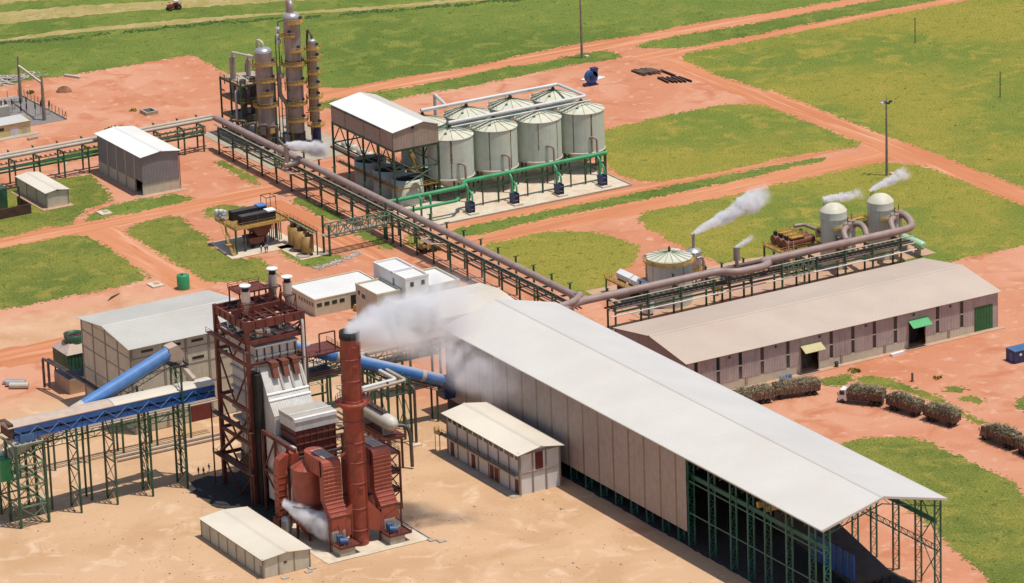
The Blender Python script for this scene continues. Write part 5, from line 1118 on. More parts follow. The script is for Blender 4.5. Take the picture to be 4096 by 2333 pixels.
# furnace casing inside the frame
MB().box(-111, -101.4, -88.2, -77.0, 19, 33.3).build('furnace_casing', 'casing', T)
MB().box(-110.7, -101.6, -88.0, -79.6, 8, 19).build('furnace_casing', 'casing_grey', T)
MB().box(-112.5, -111.3, -91.2, -87.4, 0, 28.5).build('shade_box', 'dark', T)  # dark box added to stand for the deep shade beside the near column
for k in range(5): MB().box(-111.2, -110.9, -86.6+k*1.5, -85.6+k*1.5, 9, 15).build('tube_panel', 'casing', T)
for z in (31.0, 26.5, 24, 22, 17.5, 15.2, 10.4): MB().box(-111.35, -101.05, -88.5, -76.7, z, z+.5).build('buckstay', 'casing_grey', T)
for k in range(6): MB().box(-110.8+k*1.75, -110.6+k*1.75, -88.5, -88.2, 29.6, 33).build('casing_seam', 'dark_steel', T)
MB().box(-111.2, -101.2, -88.6, -86.5, 33.3, 33.6).build('casing_lip', 'white', T)
MB().box(-110.6, -101.8, -87.6, -78, 2, 8).build('ash_hopper', 'dark_steel', T)
# walkways on the left flank
for z in (33.4, 16, 6.9):
    MB().box(bx[0]-1.7, bx[0]-.4, by[0]-1.5, by[1]+1.5, z, z+.12).build('side_walkway', 'dark_steel', T); rail(T, [(bx[0]-1.7, by[1]+1.5), (bx[0]-1.7, by[0]-1.5)], z+.12, 'steel_red')
    MB().box(bx[0]+.5, bx[1]-.5, by[0]-1.6, by[0]-.5, z-3.4, z-3.3).build('front_walkway', 'dark_steel', T)
for y in (by[0]-1.3, by[1]+1.3): MB().beam((bx[0]-1.6, y, 0), (bx[0]-1.6, y, 34.4 if y < -80 else 17), .25).build('walkway_post', 'steel_red', T)
stair(T, (bx[0]-1.05, by[1], 7.1), (bx[0]-1.05, by[0]+2, 16), .8, 'steel_red')
MB().tube([(bx[1]-.5, by[0]-.7, 38), (bx[1]-.5, by[0]-.9, 37.4), (bx[1]-.5, by[0]-.9, 22)], .3, 10, .4).build('lagged_pipe', 'pipe_white', T)
# superheater slope, spreader chutes
MB().add([(-111, -89.4, 30.1), (-101.6, -89.4, 30.1), (-101.6, -92.6, 24.5), (-111, -92.6, 24.5), (-111, -89.4, 8), (-101.6, -89.4, 8), (-101.6, -92.6, 8), (-111, -92.6, 8)],
         [(3, 2, 1, 0), (0, 4, 7, 3), (1, 2, 6, 5), (3, 7, 6, 2)]).build('sloped_casing', 'casing', T)
MB().corr((-111, -95.4, 20.6), (9.4, 0, 0), (0, 2.8, 3.9), .6, .06).build('sloped_casing', 'casing', T)
MB().add([(-111, -92.65, 24.4), (-111, -95.4, 20.5), (-111, -95.4, 8), (-111, -92.65, 8), (-101.6, -92.65, 24.4), (-101.6, -95.4, 20.5), (-101.6, -95.4, 8), (-101.6, -92.65, 8)], [(0, 1, 2, 3), (7, 6, 5, 4), (1, 5, 6, 2)]).build('lower_casing', 'casing', T)
MB().ext([(-92.6, 24.5), (-92.95, 24.4), (-92.9, 24.6), (-92.55, 24.75)], 'x', -111.1, -101.5).build('trim_band', 'white', T); MB().ext([(-93.4, 23.4), (-93.7, 23.3), (-93.65, 23.5), (-93.3, 23.65)], 'x', -111.1, -101.5).build('trim_band', 'white', T)
for i, x in enumerate((-108.2, -105.8, -103.4)):
    c = MB().box(x-.8, x+.8, -91.4, -89.5, 29.6, 30.6).build('chute', 'brown_red', T)
    MB().ext([(-89.9, 29.6), (-91.3, 29.6), (-92.1, 27.4), (-90.9, 27.4)], 'x', x-.6, x+.6).build('chute_leg', 'brown_red', c)
    b = MB(); b.beam((x+1.15, -90.2, 29.2), (x+1.15, -92.6, 25), .5, .12); b.build('access_ladder', 'casing_grey', T)
# economiser block
MB().box(-110.2, -100.7, -103, -96, 19.5, 21.5).build('economiser_casing', 'casing', T)
MB().ext([(-103, 21.4), (-95.9, 21.4), (-95.9, 22.2), (-101.8, 22.2), (-102.6, 22.0)], 'x', -110.25, -100.65).build('economiser_roof', 'casing_grey', T)
MB().beam((-110.3, -102.8, 21.75), (-100.6, -102.8, 21.75), .8, .7).build('roof_edge', 'white', T); MB().beam((-110.3, -100.4, 22.3), (-100.6, -100.4, 22.3), .25, .16).build('roof_seam', 'white', T)
MB().box(-110, -100.9, -102.8, -96.2, 10.2, 19.5).build('air_heater', 'steel_red', T)
for z in (18.0, 16.4, 14.6, 12.8, 11): MB().box(-110.2, -100.7, -103.05, -102.75, z, z+.22).build('stiffener', 'steel_red', T); MB().box(-110.25, -110, -103, -96.2, z, z+.22).build('stiffener', 'steel_red', T)
for k in range(7): MB().box(-109.6+k*1.4, -109.45+k*1.4, -102.98, -102.78, 10.4, 19.3).build('stiffener', 'steel_red', T)
MB().beam((-111.2, -104.2, 14.2), (-99.6, -104.2, 14.2), .6, .5).build('cable_tray', 'dark_steel', T)
# lower red portal on the left of the economiser with the silo casing
for x, y in ((-113, -93.5), (-113, -99), (-113, -104.5), (-100.4, -104.5), (-100.4, -96)): MB().beam((x, y, 0), (x, y, 17.6), .45).build('portal_post', 'steel_red', T)
MB().beam((-113, -93.5, 17.4), (-113, -108, 17.4), .45, .8).build('portal_beam', 'steel_red', T); MB().beam((-113, -93.5, 9.4), (-113, -104.5, 9.4), .35, .5).build('portal_beam', 'steel_red', T)
MB().beam((-113, -93.8, 9.6), (-113, -99, 17), .3).build('brace', 'steel_red', T); MB().beam((-113, -104.2, 9.6), (-113, -99, 17), .3).build('brace', 'steel_red', T); MB().beam((-113, -93.8, 9.2), (-113, -104, 1), .3).build('brace', 'steel_red', T)
MB().box(-112.4, -110.6, -104, -94, 3, 16.5).build('side_casing', 'casing', T)
MB().box(-110.4, -101, -103, -94, .2, 10.2).build('lower_casing', 'dark_steel', T)
# roof platform and vent stacks
MB().box(-110.2, -103, -80.6, -75.4, 42.6, 42.75).build('top_platform', 'steel_red', T); rail(T, [(-103, -80.6), (-110.2, -80.6), (-110.2, -75.4)], 42.75, 'steel_red'); rail(T, [(-110.2, -75.4), (-103, -75.4)], 42.75, 'steel_red')
for x in (-110, -106.6, -103.2):
    for y in (-80.4, -75.6): MB().beam((x, y, 39.5), (x, y, 42.6), .25).build('platform_post', 'steel_red', T)
for x, y in ((-101.7, -79.2), (-101.7, -85.8), (-111.4, -86.0)):
    s_ = MB().cyl((x, y), .95, 42.4, 45.2, 18).build('vent_stack', 'silver', T)
    MB().lathe([(.25, 40.2), (.95, 42.4)], (x, y), 18).build('cone', 'silver', s_); MB().cyl((x, y), 1.2, 46.2, 46.4, 18).build('rain_cap', 'white', s_); MB().cyl((x, y), .7, 45.2, 46.2, 14).build('throat', 'dark', s_)
    for ax in (-1.2, 1.2):
        for ay in (-1.2, 1.2): MB().beam((x+ax, y+ay, 39.4), (x+ax, y+ay, 42.7), .18).build('stack_post', 'steel_red', T)
    b = MB()
    for z in (42.6,):
        for p, q in (((-1.2, -1.2), (1.2, -1.2)), ((1.2, -1.2), (1.2, 1.2)), ((1.2, 1.2), (-1.2, 1.2)), ((-1.2, 1.2), (-1.2, -1.2))): b.beam((x+p[0], y+p[1], z), (x+q[0], y+q[1], z), .2); b.beam((x+p[0], y+p[1], z), (x+(p[0]+q[0])/2, y+(p[1]+q[1])/2, 39.6), .13)
    b.build('stack_brace', 'steel_red', T)
# red service stair tower on the right with head platform of the feed conveyor
t = thing('feed_platform', 'dark red grating platform around the head of the right conveyor', 'platform', (-94, -70))
MB().box(-99.5, -83.5, -74, -66.5, 23.2, 23.35).build('deck', 'steel_red', t); rail(t, [(-99.5, -74), (-83.5, -74), (-83.5, -66.5)], 23.35, 'steel_red')
MB().box(-99.4, -84.5, -73.5, -67, 18.3, 18.42).build('deck', 'dark_steel', t); rail(t, [(-99.5, -73.5), (-84.5, -73.5)], 18.4, 'steel_red')
for x in (-99, -92, -84):
    for y in (-73.8, -66.8): MB().beam((x, y, 0), (x, y, 23.2), .35).build('post', 'steel_green', t)
b = MB(); b.beam((-88.3, -72.6, 23.3), (-88.3, -72.6, 27.5), .25); b.beam((-84.6, -72.6, 23.3), (-84.6, -72.6, 27.5), .25); b.beam((-88.3, -72.6, 27.5), (-84.6, -72.6, 27.5), .25); b.build('hoist_frame', 'steel_red', t)
for k in range(3): MB().beam((-99.8, -74, 34-k*4), (-94-k*2, -71, 24), .2).build('brace', 'steel_red', t)
for z in (6, 12):
    for y in (-73.8, -66.8): MB().beam((-99, y, z), (-84, y, z), .25, .35).build('tie_beam', 'steel_green', t)
b = MB()
for _ in range(50):
    x, y, z = rnd.uniform(-99, -80), rnd.uniform(-78, -66), rnd.uniform(1, 22); k = rnd.choice(((2.2, 0, 0), (0, 2, 0), (0, 0, 2.4))); b.tube([(x, y, z), (x+k[0], y+k[1], z+k[2])], rnd.uniform(.08, .2), 7)
b.build('small_piping', 'pipe_tan', t)
# ================================================================ chimney
T = thing('chimney', 'tall round rust-red chimney with black mouth smoking', 'chimney', (-106, -120.6)); cx, cy = -106., -120.6
MB().lathe([(1.95, 0), (1.95, 43.6)], (cx, cy), 32).build('shaft', 'chimney_red', T)
MB().lathe([(1.97, 43.6), (2.08, 43.7), (2.08, 45.1), (1.85, 45.1), (1.85, 41)], (cx, cy), 32).build('mouth', 'dark', T)
for z in (3.4, 8, 13.4, 17.8, 22, 26.4, 30.6, 35, 39.5): MB().lathe([(1.95, z-.1), (2.1, z-.05), (2.1, z+.1), (1.95, z+.15)], (cx, cy), 32).build('flange_ring', 'chimney_red', T)
MB().lathe([(.02, 41.2), (1.85, 41.2)], (cx, cy), 24).build('flue', 'dark', T)
MB().lathe([(2.0, 29.0), (2.2, 29.0), (3.5, 30.2), (3.5, 30.4), (2.0, 30.4)], (cx, cy), 24).build('service_platform', 'chimney_red', T)
b = MB()
for k in range(18):
    a, a2 = k*math.pi/9, (k+1)*math.pi/9
    for h in (.6, 1.1): b.beam((cx+3.45*math.cos(a), cy+3.45*math.sin(a), 30.4+h), (cx+3.45*math.cos(a2), cy+3.45*math.sin(a2), 30.4+h), .07)
    b.beam((cx+3.45*math.cos(a), cy+3.45*math.sin(a), 30.4), (cx+3.45*math.cos(a), cy+3.45*math.sin(a), 31.5), .07)
b.build('platform_railing', 'chimney_red', T)
for z in (42.0, 38, 20, 12.4): 
    a = va+.5; MB().box(cx+1.9*math.cos(a)-.6, cx+1.9*math.cos(a)+.6, cy+1.9*math.sin(a)-.35, cy+1.9*math.sin(a)+.35, z, z+.35).build('sampling_box', 'chimney_red', T)
ladder(T, cx+2.15*math.cos(va+1.2), cy+2.15*math.sin(va+1.2), 2, 43, .35, .3, 'chimney_red')
# ================================================================ gas scrubbers with ducts and induced-draught fans
def ribbed(t, poly_front, x0, x1, m='duct_red'):
    pass
def scrubber(dx, labels):
    cx, cy = -112.2+dx, -111.4
    t = thing('gas_scrubber', labels[0], 'scrubber', (cx, cy), 'gas scrubbers')
    MB().lathe([(3.25, 3.6), (3.25, 15.0)], (cx, cy), 36).build('shell', 'duct_red', t)
    MB().lathe([(3.32, 14.9), (3.32, 15.05), (.2, 17.0)], (cx, cy), 36, sm=False).build('cone_roof', 'duct_red', t)
    MB().lathe([(1.2, .8), (3.25, 3.6)], (cx, cy), 30).build('bottom_cone', 'duct_red', t)
    for k in range(6): a = k*1.047; MB().beam((cx+2.9*math.cos(a), cy+2.9*math.sin(a), 0), (cx+2.9*math.cos(a), cy+2.9*math.sin(a), 4), .35).build('leg', 'steel_red', t)
    for k in range(8): a = k*.785; MB().beam((cx, cy, 17.05), (cx+3.3*math.cos(a), cy+3.3*math.sin(a), 15.15), .07).build('roof_seam', 'steel_red', t)
    MB().lathe([(3.3, 7.5), (4.2, 7.5), (4.2, 7.62), (3.3, 7.62)], (cx, cy), 16, va-.9, va+.9, sm=False).build('service_walk', 'steel_red', t)
    # crossover duct: rounded box leaving the top towards the fan
    d = thing('flue_duct', labels[1], 'duct', (cx+1.2, cy-6), 'ribbed flue ducts')
    x0, x1 = cx-.9, cx+3.1; xm_ = (x0+x1)/2; top = 18.7; yf = -120.2
    P_ = [(x0, yf+1), (x1, yf+1)] + [(xm_+2*math.cos(a*math.pi/10), -112.6+2*math.sin(a*math.pi/10)) for a in range(0, 11)]
    MB().ext(P_, 'z', 15.2, top).build('crossover', 'duct_red', d)
    prof = [(yf, 10.3), (yf, top-1.0), (yf+.3, top-.3), (yf+1.02, top), (yf+1.9, top-.02), (yf+1.9, 10.3)]
    MB().ext(prof, 'x', x0, x1).build('downcomer', 'duct_red', d)
    MB().add([(x0, yf, 10.3), (x1, yf, 10.3), (x1, yf+2, 10.3), (x0, yf+2, 10.3), (x0+.5, yf-1.6, 7.0), (x1+.3, yf-1.6, 7.0), (x1+.3, yf+.6, 7.0), (x0+.5, yf+.6, 7.0)],
             [(0, 4, 5, 1), (1, 5, 6, 2), (2, 6, 7, 3), (3, 7, 4, 0)]).build('transition', 'duct_red', d)
    MB().box(x0+.5, x1+.3, yf-1.6, yf+.6, 4.0, 7.0).build('fan_inlet', 'duct_red', d)
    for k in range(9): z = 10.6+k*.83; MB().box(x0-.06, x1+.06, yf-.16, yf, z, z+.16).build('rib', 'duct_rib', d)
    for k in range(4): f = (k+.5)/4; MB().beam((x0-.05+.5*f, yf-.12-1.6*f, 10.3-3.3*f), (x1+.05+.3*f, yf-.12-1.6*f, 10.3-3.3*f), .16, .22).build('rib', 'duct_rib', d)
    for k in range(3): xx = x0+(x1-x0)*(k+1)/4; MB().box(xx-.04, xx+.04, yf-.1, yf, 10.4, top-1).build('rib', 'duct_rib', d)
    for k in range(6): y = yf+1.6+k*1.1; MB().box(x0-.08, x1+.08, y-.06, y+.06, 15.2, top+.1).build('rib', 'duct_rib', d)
    for ka in range(3):
        for kb in range(5): MB().box(x0+1.0+ka*.85, x0+1.75+ka*.85, yf+1.7+kb*1.15, yf+2.7+kb*1.15, top+.12, top+.2).build('roof_grating', 'dust_top', d)
    # fan on its plinth
    f = thing('draught_fan', labels[2], 'fan', (cx+.9, -123), 'induced-draught fans')
    fx = cx+.9
    MB().box(fx-1.5, fx+1.9, -125.3, -121.9, 0, 1.7).build('plinth', 'concrete', f); MB().box(fx-1.7, fx+3.4, -125.5, -121.6, 1.7, 1.95).build('deck', 'steel_red', f)
    MB().box(fx-1.4, fx+1.6, -121.9, -120, 2, 4.3).build('volute_housing', 'casing_grey', f)
    for k in range(7): MB().box(fx-1.3+k*.42, fx-1.22+k*.42, -121.98, -121.9, 2.1, 4).build('fin', 'silver', f)
    MB().tube([(fx-.5, -123.6, 2.8), (fx+.9, -124.4, 2.8)], .62, 16).build('motor', 'blue_motor', f); MB().box(fx-.7, fx+.3, -123.2, -122.4, 2, 3.7).build('bearing_block', 'blue_motor', f); MB().box(fx-.2, fx+.6, -124.6, -124, 2, 2.3).build('motor_base', 'blue_motor', f)
    rail(f, [(fx-1.7, -121.6), (fx-1.7, -125.5), (fx+3.4, -125.5), (fx+3.4, -121.6)], 1.95, 'steel_red', 1.0)
    for x in (fx-1.8, fx+3.2):
        MB().beam((x, -121.6, 0), (x, -121.6, 7.2), .28).build('portal_post', 'steel_red', f)
    MB().beam((fx-1.8, -121.7, 7.0), (fx+3.2, -121.7, 7.0), .25, .35).build('portal_beam', 'steel_red', f); MB().beam((fx-1.8, -121.75, 4.2), (fx+3.2, -121.75, 7.0), .14).build('brace', 'steel_red', f); MB().beam((fx+3.2, -121.75, 2.2), (fx+3.2, -119.4, 7.0), .14).build('brace', 'steel_red', f)
scrubber(0, ['conical-roofed red gas scrubber left of the chimney', 'ribbed red flue duct left of the chimney', 'blue-motored draught fan on plinth left of the chimney'])
scrubber(11.3, ['conical-roofed red gas scrubber mostly behind the chimney', 'ribbed red flue duct right of the chimney', 'blue-motored draught fan on plinth right of the chimney'])
for i, s_ in enumerate((-1, 1)):
    x = -106+s_*1.7
    b = MB().add([(x, -121.6, 3), (x, -119.4, 3), (x, -119.4, 9.4), (x, -121.6, 9.4), (x+s_*3.4, -122, 2), (x+s_*3.4, -120, 2), (x+s_*3.4, -120, 5.4), (x+s_*3.4, -122, 5.4)],
                 [(0, 1, 2, 3), (7, 6, 5, 4), (0, 4, 5, 1), (1, 5, 6, 2), (2, 6, 7, 3), (3, 7, 4, 0)])
    single('breeching', b, 'duct_red', ['tapered red breeching from the left fan into the chimney', 'tapered red breeching from the right fan into the chimney'][i], 'duct', (x, -120.6, 0), 'chimney breechings')
T = thing('forced_air_duct', 'narrow ribbed red air duct with bend beside the pale boiler casing', 'duct', (-115, -104.5))
MB().ext([(-116.2, 3), (-114.2, 3), (-114.2, 13.0), (-113.2, 14.2), (-111.2, 14.2), (-111.2, 16.2), (-114.2, 16.2), (-115.6, 15.4), (-116.2, 14)], 'y', -106, -104).build('duct', 'duct_red', T)
for k in range(7): z = 3.6+k*1.35; MB().box(-116.3, -114.1, -106.1, -103.9, z, z+.14).build('rib', 'duct_red', T)
MB().box(-116.6, -113.8, -106.4, -103.6, 0, 3).build('fan_box', 'steel_red', T)
T = thing('blowdown_tank', 'polished silver blowdown cylinder behind the foreground shed', 'tank', (-116.6, -109.5))
MB().lathe([(1.0, .6), (1.0, 4.2), (.8, 4.6), (.05, 4.8)], (-116.6, -109.5), 20).build('shell', 'silver', T); MB().tube([(-116.6, -109.5, 4.7), (-116.6, -109.5, 7.4)], .2, 10).build('vent', 'dark_steel', T)
for k in range(3): MB().beam((-116.6+.8*math.cos(k*2.1), -109.5+.8*math.sin(k*2.1), 0), (-116.6+.8*math.cos(k*2.1), -109.5+.8*math.sin(k*2.1), .8), .16).build('leg', 'dark_steel', T)
sheet('boiler_slab', [(-116.5, -127), (-93.4, -127), (-93.4, -72), (-116.5, -72)], .1, 'concrete_pale', 8, .1, 4)
sheet('ash_ground', [(-118.5, -100), (-113, -100), (-99, -90), (-99, -70), (-117, -69), (-121, -75)], .12, 'slag_and_shade', 9, 1., 1.5)
struct('slab_kerb', MB().box(-93.4, -93.0, -127, -98, 0, .35), 'concrete')
for i, (x, y) in enumerate(((-93.2, -127.6), (-91.9, -129.2))): single('cover_slab', MB().box(x-.8, x+.8, y-.7, y+.7, 0, .25), 'concrete', ['grey cover slab at the corner of the boiler slab', 'grey cover slab lying free beyond the boiler slab corner'][i], 'slab', (x, y, 0), 'concrete cover slabs')
# deaerator
T = thing('deaerator', 'cream horizontal deaerator drum on dark red stand right of the chimney', 'vessel', (-80.2, -83))
MB().tube([(-80.4, -75.4, 10.4), (-80.4, -76, 10.4), (-80.4, -88.2, 10.4), (-80.4, -89.2, 10.4), (-80.4, -89.6, 10.4)], [.9, 1.65, 1.65, 1.2, .3], 24).build('shell', 'tank_cream', T)
for y in (-78, -86.5): MB().box(-81.6, -79.2, y-.3, y+.3, 7.6, 9.6).build('saddle', 'tank_cream', T)
for x in (-82.6, -78):
    for y in (-76, -82, -88): MB().beam((x, y, 0), (x, y, 7.4), .38).build('post', 'steel_red', T)
MB().box(-83, -77.6, -89.5, -75, 7.3, 7.6).build('deck', 'steel_red', T); rail(T, [(-83, -75), (-83, -89.5), (-77.6, -89.5)], 7.6, 'steel_red')
MB().box(-81.1, -79.7, -86, -77, 12.15, 12.25).build('top_walk', 'dark_steel', T); rail(T, [(-81.1, -86), (-81.1, -77)], 12.25, 'steel_red')
MB().tube([(-79, -88, 9.8), (-77, -89, 9.4), (-76.6, -89.4, 7), (-76.6, -89.6, .5)], .4, 10, .9).build('feed_pipe', 'pipe_dark', T)
T = thing('ash_separator', 'dark red lattice ash separator frame right of the chimney', 'structure', (-92.5, -104))
for x in (-95.5, -89.6):
    for y in (-108.5, -100): MB().beam((x, y, 0), (x, y, 12.5), .36).build('post', 'steel_red', T)
for z in (4, 8, 12.3):
    for y in (-108.5, -100): MB().beam((-95.5, y, z), (-89.6, y, z), .28).build('beam', 'steel_red', T)
    for x in (-95.5, -89.6): MB().beam((x, -108.5, z), (x, -100, z), .28).build('beam', 'steel_red', T)
    MB().box(-95.5, -89.6, -108.5, -100, z, z+.1).build('deck', 'dark_steel', T); rail(T, [(-95.5, -108.5), (-89.6, -108.5), (-89.6, -100)], z+.1, 'steel_red')
for z0, z1 in ((0, 4), (4, 8), (8, 12.3)):
    MB().beam((-95.5, -108.5, z0), (-89.6, -108.5, z1), .2).build('brace', 'steel_red', T); MB().beam((-89.6, -108.5, z0), (-89.6, -100, z1), .2).build('brace', 'steel_red', T)
MB().lathe([(.4, 3), (1.8, 6), (1.8, 10.5), (.05, 11)], (-92.5, -104.5), 18).build('cyclone', 'brown_red', T)
# pipe trestle east of the boiler (right of the chimney, before the hall)
T = thing('pipe_trestle', 'green lattice pipe trestle between the boiler and the hall', 'pipe rack', (-70, -66))
for x in (-69.2, -74.5):
    for y in (-76.2, -73.2, -60, -57): MB().beam((x, y, 0), (x, y, 15), .42).build('post', 'steel_green', T)
for z in (14.2, 11.6):
    for x in (-69.2, -74.5): MB().beam((x, -76.2, z), (x, -57, z), .3, .4).build('beam', 'steel_green', T)
    for y in (-76.2, -73.2, -60, -57): MB().beam((-69.2, y, z), (-74.5, y, z), .25).build('beam', 'steel_green', T)
for z in (2, 6, 10):
    for x in (-69.2, -74.5): MB().beam((x, -76.2, z), (x, -73.2, z+4), .14).build('brace', 'steel_green', T); MB().beam((x, -60, z), (x, -57, z+4), .14).build('brace', 'steel_green', T)
MB().box(-70.4, -68, -78.6, -75.2, 0, .35).build('footing', 'concrete_pale', T)
for i, (P_, r, m, lbp) in enumerate((([(-72, -50, 14.4), (-71.5, -74.4, 14.4), (-84, -75.4, 14.4)], .45, 'pipe_white', 'bright white elbow pipe on the boiler trestle'), ([(-70.3, -50, 14.4), (-69.9, -75.8, 14.3), (-84, -76.9, 14.3)], .4, 'pipe_tan', 'tan elbow pipe on the boiler trestle'), ([(-69.4, -75, 13.2), (-68.6, -77, 12.8), (-68.6, -77, .4)], .32, 'pipe_dark', 'dark drop pipe at the trestle end'))):
    single('trestle_pipe', MB().tube(P_, r, 12, .9), m, lbp, 'pipe', P_[1])
T = thing('pipe_trestle', 'green truss trestle carrying tan pipes under the chimney smoke', 'pipe rack', (-58, -47))
for x in (-74, -64, -54, -46.5):
    for y in (-48.6, -44.8): MB().beam((x, y, 0), (x, y, 10.4), .42).build('post', 'steel_green', T)
for y in (-48.6, -44.8): truss(T, (-80, y), (-46.5, y), 8, 10.2, 12, 'steel_green', .24)
MB().box(-80, -46.5, -48.4, -45, 8.1, 8.2).build('cable_floor', 'dark_steel', T)
for i, y in enumerate((-47.4, -45.8)): single('juice_line', MB().tube([(-92, y-2, 11), (-78, y, 11), (-38, y+1, 11)], .55, 14, 2.), 'pipe_tan', ['nearer tan juice line under the smoke', 'farther tan juice line under the smoke'][i], 'pipe', (-60, y, 11), 'tan juice lines')
# ================================================================ conveyors
def legs(t, x, y0, y1, z, m='steel_green', w=.36, step=4.2):
    for y in (y0, y1): MB().beam((x, y, 0), (x, y, z), w).build('trestle_leg', m, t)
    k = int(z/step)
    for i in range(k):
        a, b_ = z*i/k, z*(i+1)/k
        MB().beam((x, y0, b_), (x, y1, b_), .22).build('tie', m, t); MB().beam((x, y0 if i % 2 else y1, a), (x, y1 if i % 2 else y0, b_), .16).build('brace', m, t); MB().beam((x, y1 if i % 2 else y0, a), (x, y0 if i % 2 else y1, b_), .1).build('brace', 'steel_orange', t)
T = thing('bagasse_conveyor', 'long level conveyor gallery with dusty roof and blue truss side', 'conveyor', (-136, -70))
x0, x1, yn, yf, z0, z1 = -158.4, -112.9, -72.2, -67.6, 19.2, 21.0
MB().ext([(yn, 21.3), (yn-.05, 21.5), (yn+.9, 21.95), ((yn+yf)/2, 22.15), (yf-.9, 21.95), (yf+.05, 21.5), (yf, 21.3)], 'x', x0-1.2, -136).build('roof_cover', 'dust_top', T)
MB().ext([(yn, 21.3), (yn-.05, 21.5), (yn+.9, 21.95), ((yn+yf)/2, 22.15), (yf-.9, 21.95), (yf+.05, 21.5), (yf, 21.3)], 'x', -135.9, x1).build('roof_cover', 'roof_cream', T)
n = 9
for i in range(n):
    a, b_ = x0+(x1-x0)*i/n, x0+(x1-x0)*(i+1)/n
    MB().box(a+.05, b_-.05, yn+.02, yn+.1, 20.1, 21.35).build('side_panel', 'blue', T); MB().box(a+.05, b_-.05, yf-.1, yf-.02, 19.0, 21.35).build('side_panel', 'blue', T)
    MB().box(a+.05, b_-.05, yn+.02, yn+.1, 18.9, 19.7).build('lower_panel', 'blue', T)
    m_ = (a+b_)/2
    MB().beam((a, yn-.08, 20.9), (m_, yn-.08, 18.95), .15).build('diagonal', 'blue_pale', T); MB().beam((b_, yn-.08, 20.9), (m_, yn-.08, 18.95), .15).build('diagonal', 'blue_pale', T)
    for k in range(3): MB().box(a+.5+k*1.7, a+1.6+k*1.7, yn-.02, yn+.02, 19.72, 20.05).build('inspection_slot', 'dark', T)
for y in (yn, yf): MB().beam((x0, y, 18.8), (x1, y, 18.8), .3, .3).build('bottom_chord', 'blue', T)
MB().box(x0, x1, yn+.2, yf-.2, 18.9, 19.05).build('floor', 'dark_steel', T)
for x in (-144.9, -136.7, -128.6, -120.6): legs(T, x, -72.4, -67.5, 18.6 if x < -125 else 25.3)
MB().box(x0-1.1, x0, yn+.2, yf-.2, 19.4, 22.2).build('head_hood', 'rust_steel', T)
T = thing('transfer_tower', 'green lattice transfer tower at the left edge under the conveyor end', 'tower', (-155.6, -68))
for x in (-158.8, -152.6):
    for y in (-73.2, -68, -63.3): MB().beam((x, y, 0), (x, y, 17.8), .48).build('leg', 'steel_green', T)
for z in (17.6, 13.2, 8.8, 4.4):
    for x in (-158.8, -152.6): MB().beam((x, -73.2, z), (x, -63.3, z), .3).build('tie', 'steel_green_pale', T)
    for y in (-73.2, -68, -63.3): MB().beam((-158.8, y, z), (-152.6, y, z), .3).build('tie', 'steel_green_pale', T)
    for y in (-73.2, -63.3): MB().beam((-158.8, y, z-4.3), (-152.6, y, z), .18).build('brace', 'steel_green_pale', T); MB().beam((-152.6, y, z-4.3), (-158.8, y, z), .18).build('brace', 'steel_green_pale', T)
    for x in (-158.8, -152.6):
        MB().beam((x, -73.2, z-4.3), (x, -68, z), .16).build('brace', 'steel_green', T); MB().beam((x, -68, z-4.3), (x, -63.3, z), .12).build('brace', 'steel_orange', T); MB().beam((x, -63.3, z-4.3), (x, -68, z), .12).build('brace', 'steel_orange', T)
b = MB()
for k in range(6): b.beam((-158.8+k*1.24, -73.2, 17.9), (-158.8+k*1.24, -68, 17.9), .16)
for k in range(5): b.beam((-158.8, -73.2+k*1.3, 17.9), (-152.6, -73.2+k*1.3, 17.9), .16)
b.build('top_grid', 'casing', T)
MB().box(-157.4, -154.2, -72.6, -70.4, 18.0, 19.6).build('drive_motor', 'blue_motor', T); MB().tube([(-155.0, -71.4, 19.0), (-152.8, -71.4, 19.0)], .6, 12).build('gearbox', 'dark_steel', T)
MB().box(-161, -158.4, -70, -64, 9.5, 14).build('chute', 'green_tank', T)
T = thing('inclined_conveyor', 'blue tubular conveyor climbing past the power house front', 'conveyor', (-138, -65))
A_, B_ = Vector((-120.0, -65.6, 27.8)), Vector((-163, -65.6, 11.6))
mid = A_.lerp(B_, .46)
MB().tube([A_, mid], 1.45, 20).build('tube_cover', 'blue_pale', T); MB().tube([mid, B_], 1.45, 20).build('tube_cover', 'tank_cream', T)
b = MB(); D = (B_-A_)
for k in range(26):
    p, q = A_+D*(k/26), A_+D*((k+1)/26); o = Vector((0, 0, -2.5))
    for s_ in (-1.1, 1.1): b.beam(p+o+Vector((0, s_, 0)), q+o+Vector((0, s_, 0)), .14); b.beam(p+o+Vector((0, s_, 0)), q+Vector((0, s_, -1.2)), .1); b.beam(p+Vector((0, s_, -1.2)), p+o+Vector((0, s_, 0)), .1)
b.build('support_truss', 'dark_steel', T)
MB().ext([(-120.2, 26.4), (-117.6, 25.4), (-117.0, 27.6), (-118.4, 29.6), (-120.4, 29.2)], 'y', -67, -64.2).build('head_pulley_hood', 'dust_top', T)
MB().box(-120, -116.6, -67.8, -63.4, 25, 25.2).build('head_deck', 'dark_steel', T); rail(T, [(-120, -67.8), (-116.6, -67.8), (-116.6, -63.4)], 25.2, 'dark_steel')
MB().beam((-118, -66, 25.4), (-116.4, -69.4, 22.3), 1.0, 1.0).build('discharge_chute', 'dust_top', T)
for x, z in ((-118, 25), (-127, 21.6)):
    for y in (-67.0, -64.2): MB().beam((x, y, 0), (x, y, z), .4).build('trestle_leg', 'steel_green', T)
    for k in range(4): MB().beam((x, -67, z*k/5+2), (x, -64.2, z*(k+1)/5+2), .14).build('brace', 'steel_green_pale', T)
for x, z in ((-140, 17), (-149, 13.6)):
    for y in (-67.0, -64.2): MB().beam((x, y, 0), (x, y, z), .36).build('trestle_leg', 'steel_green', T)
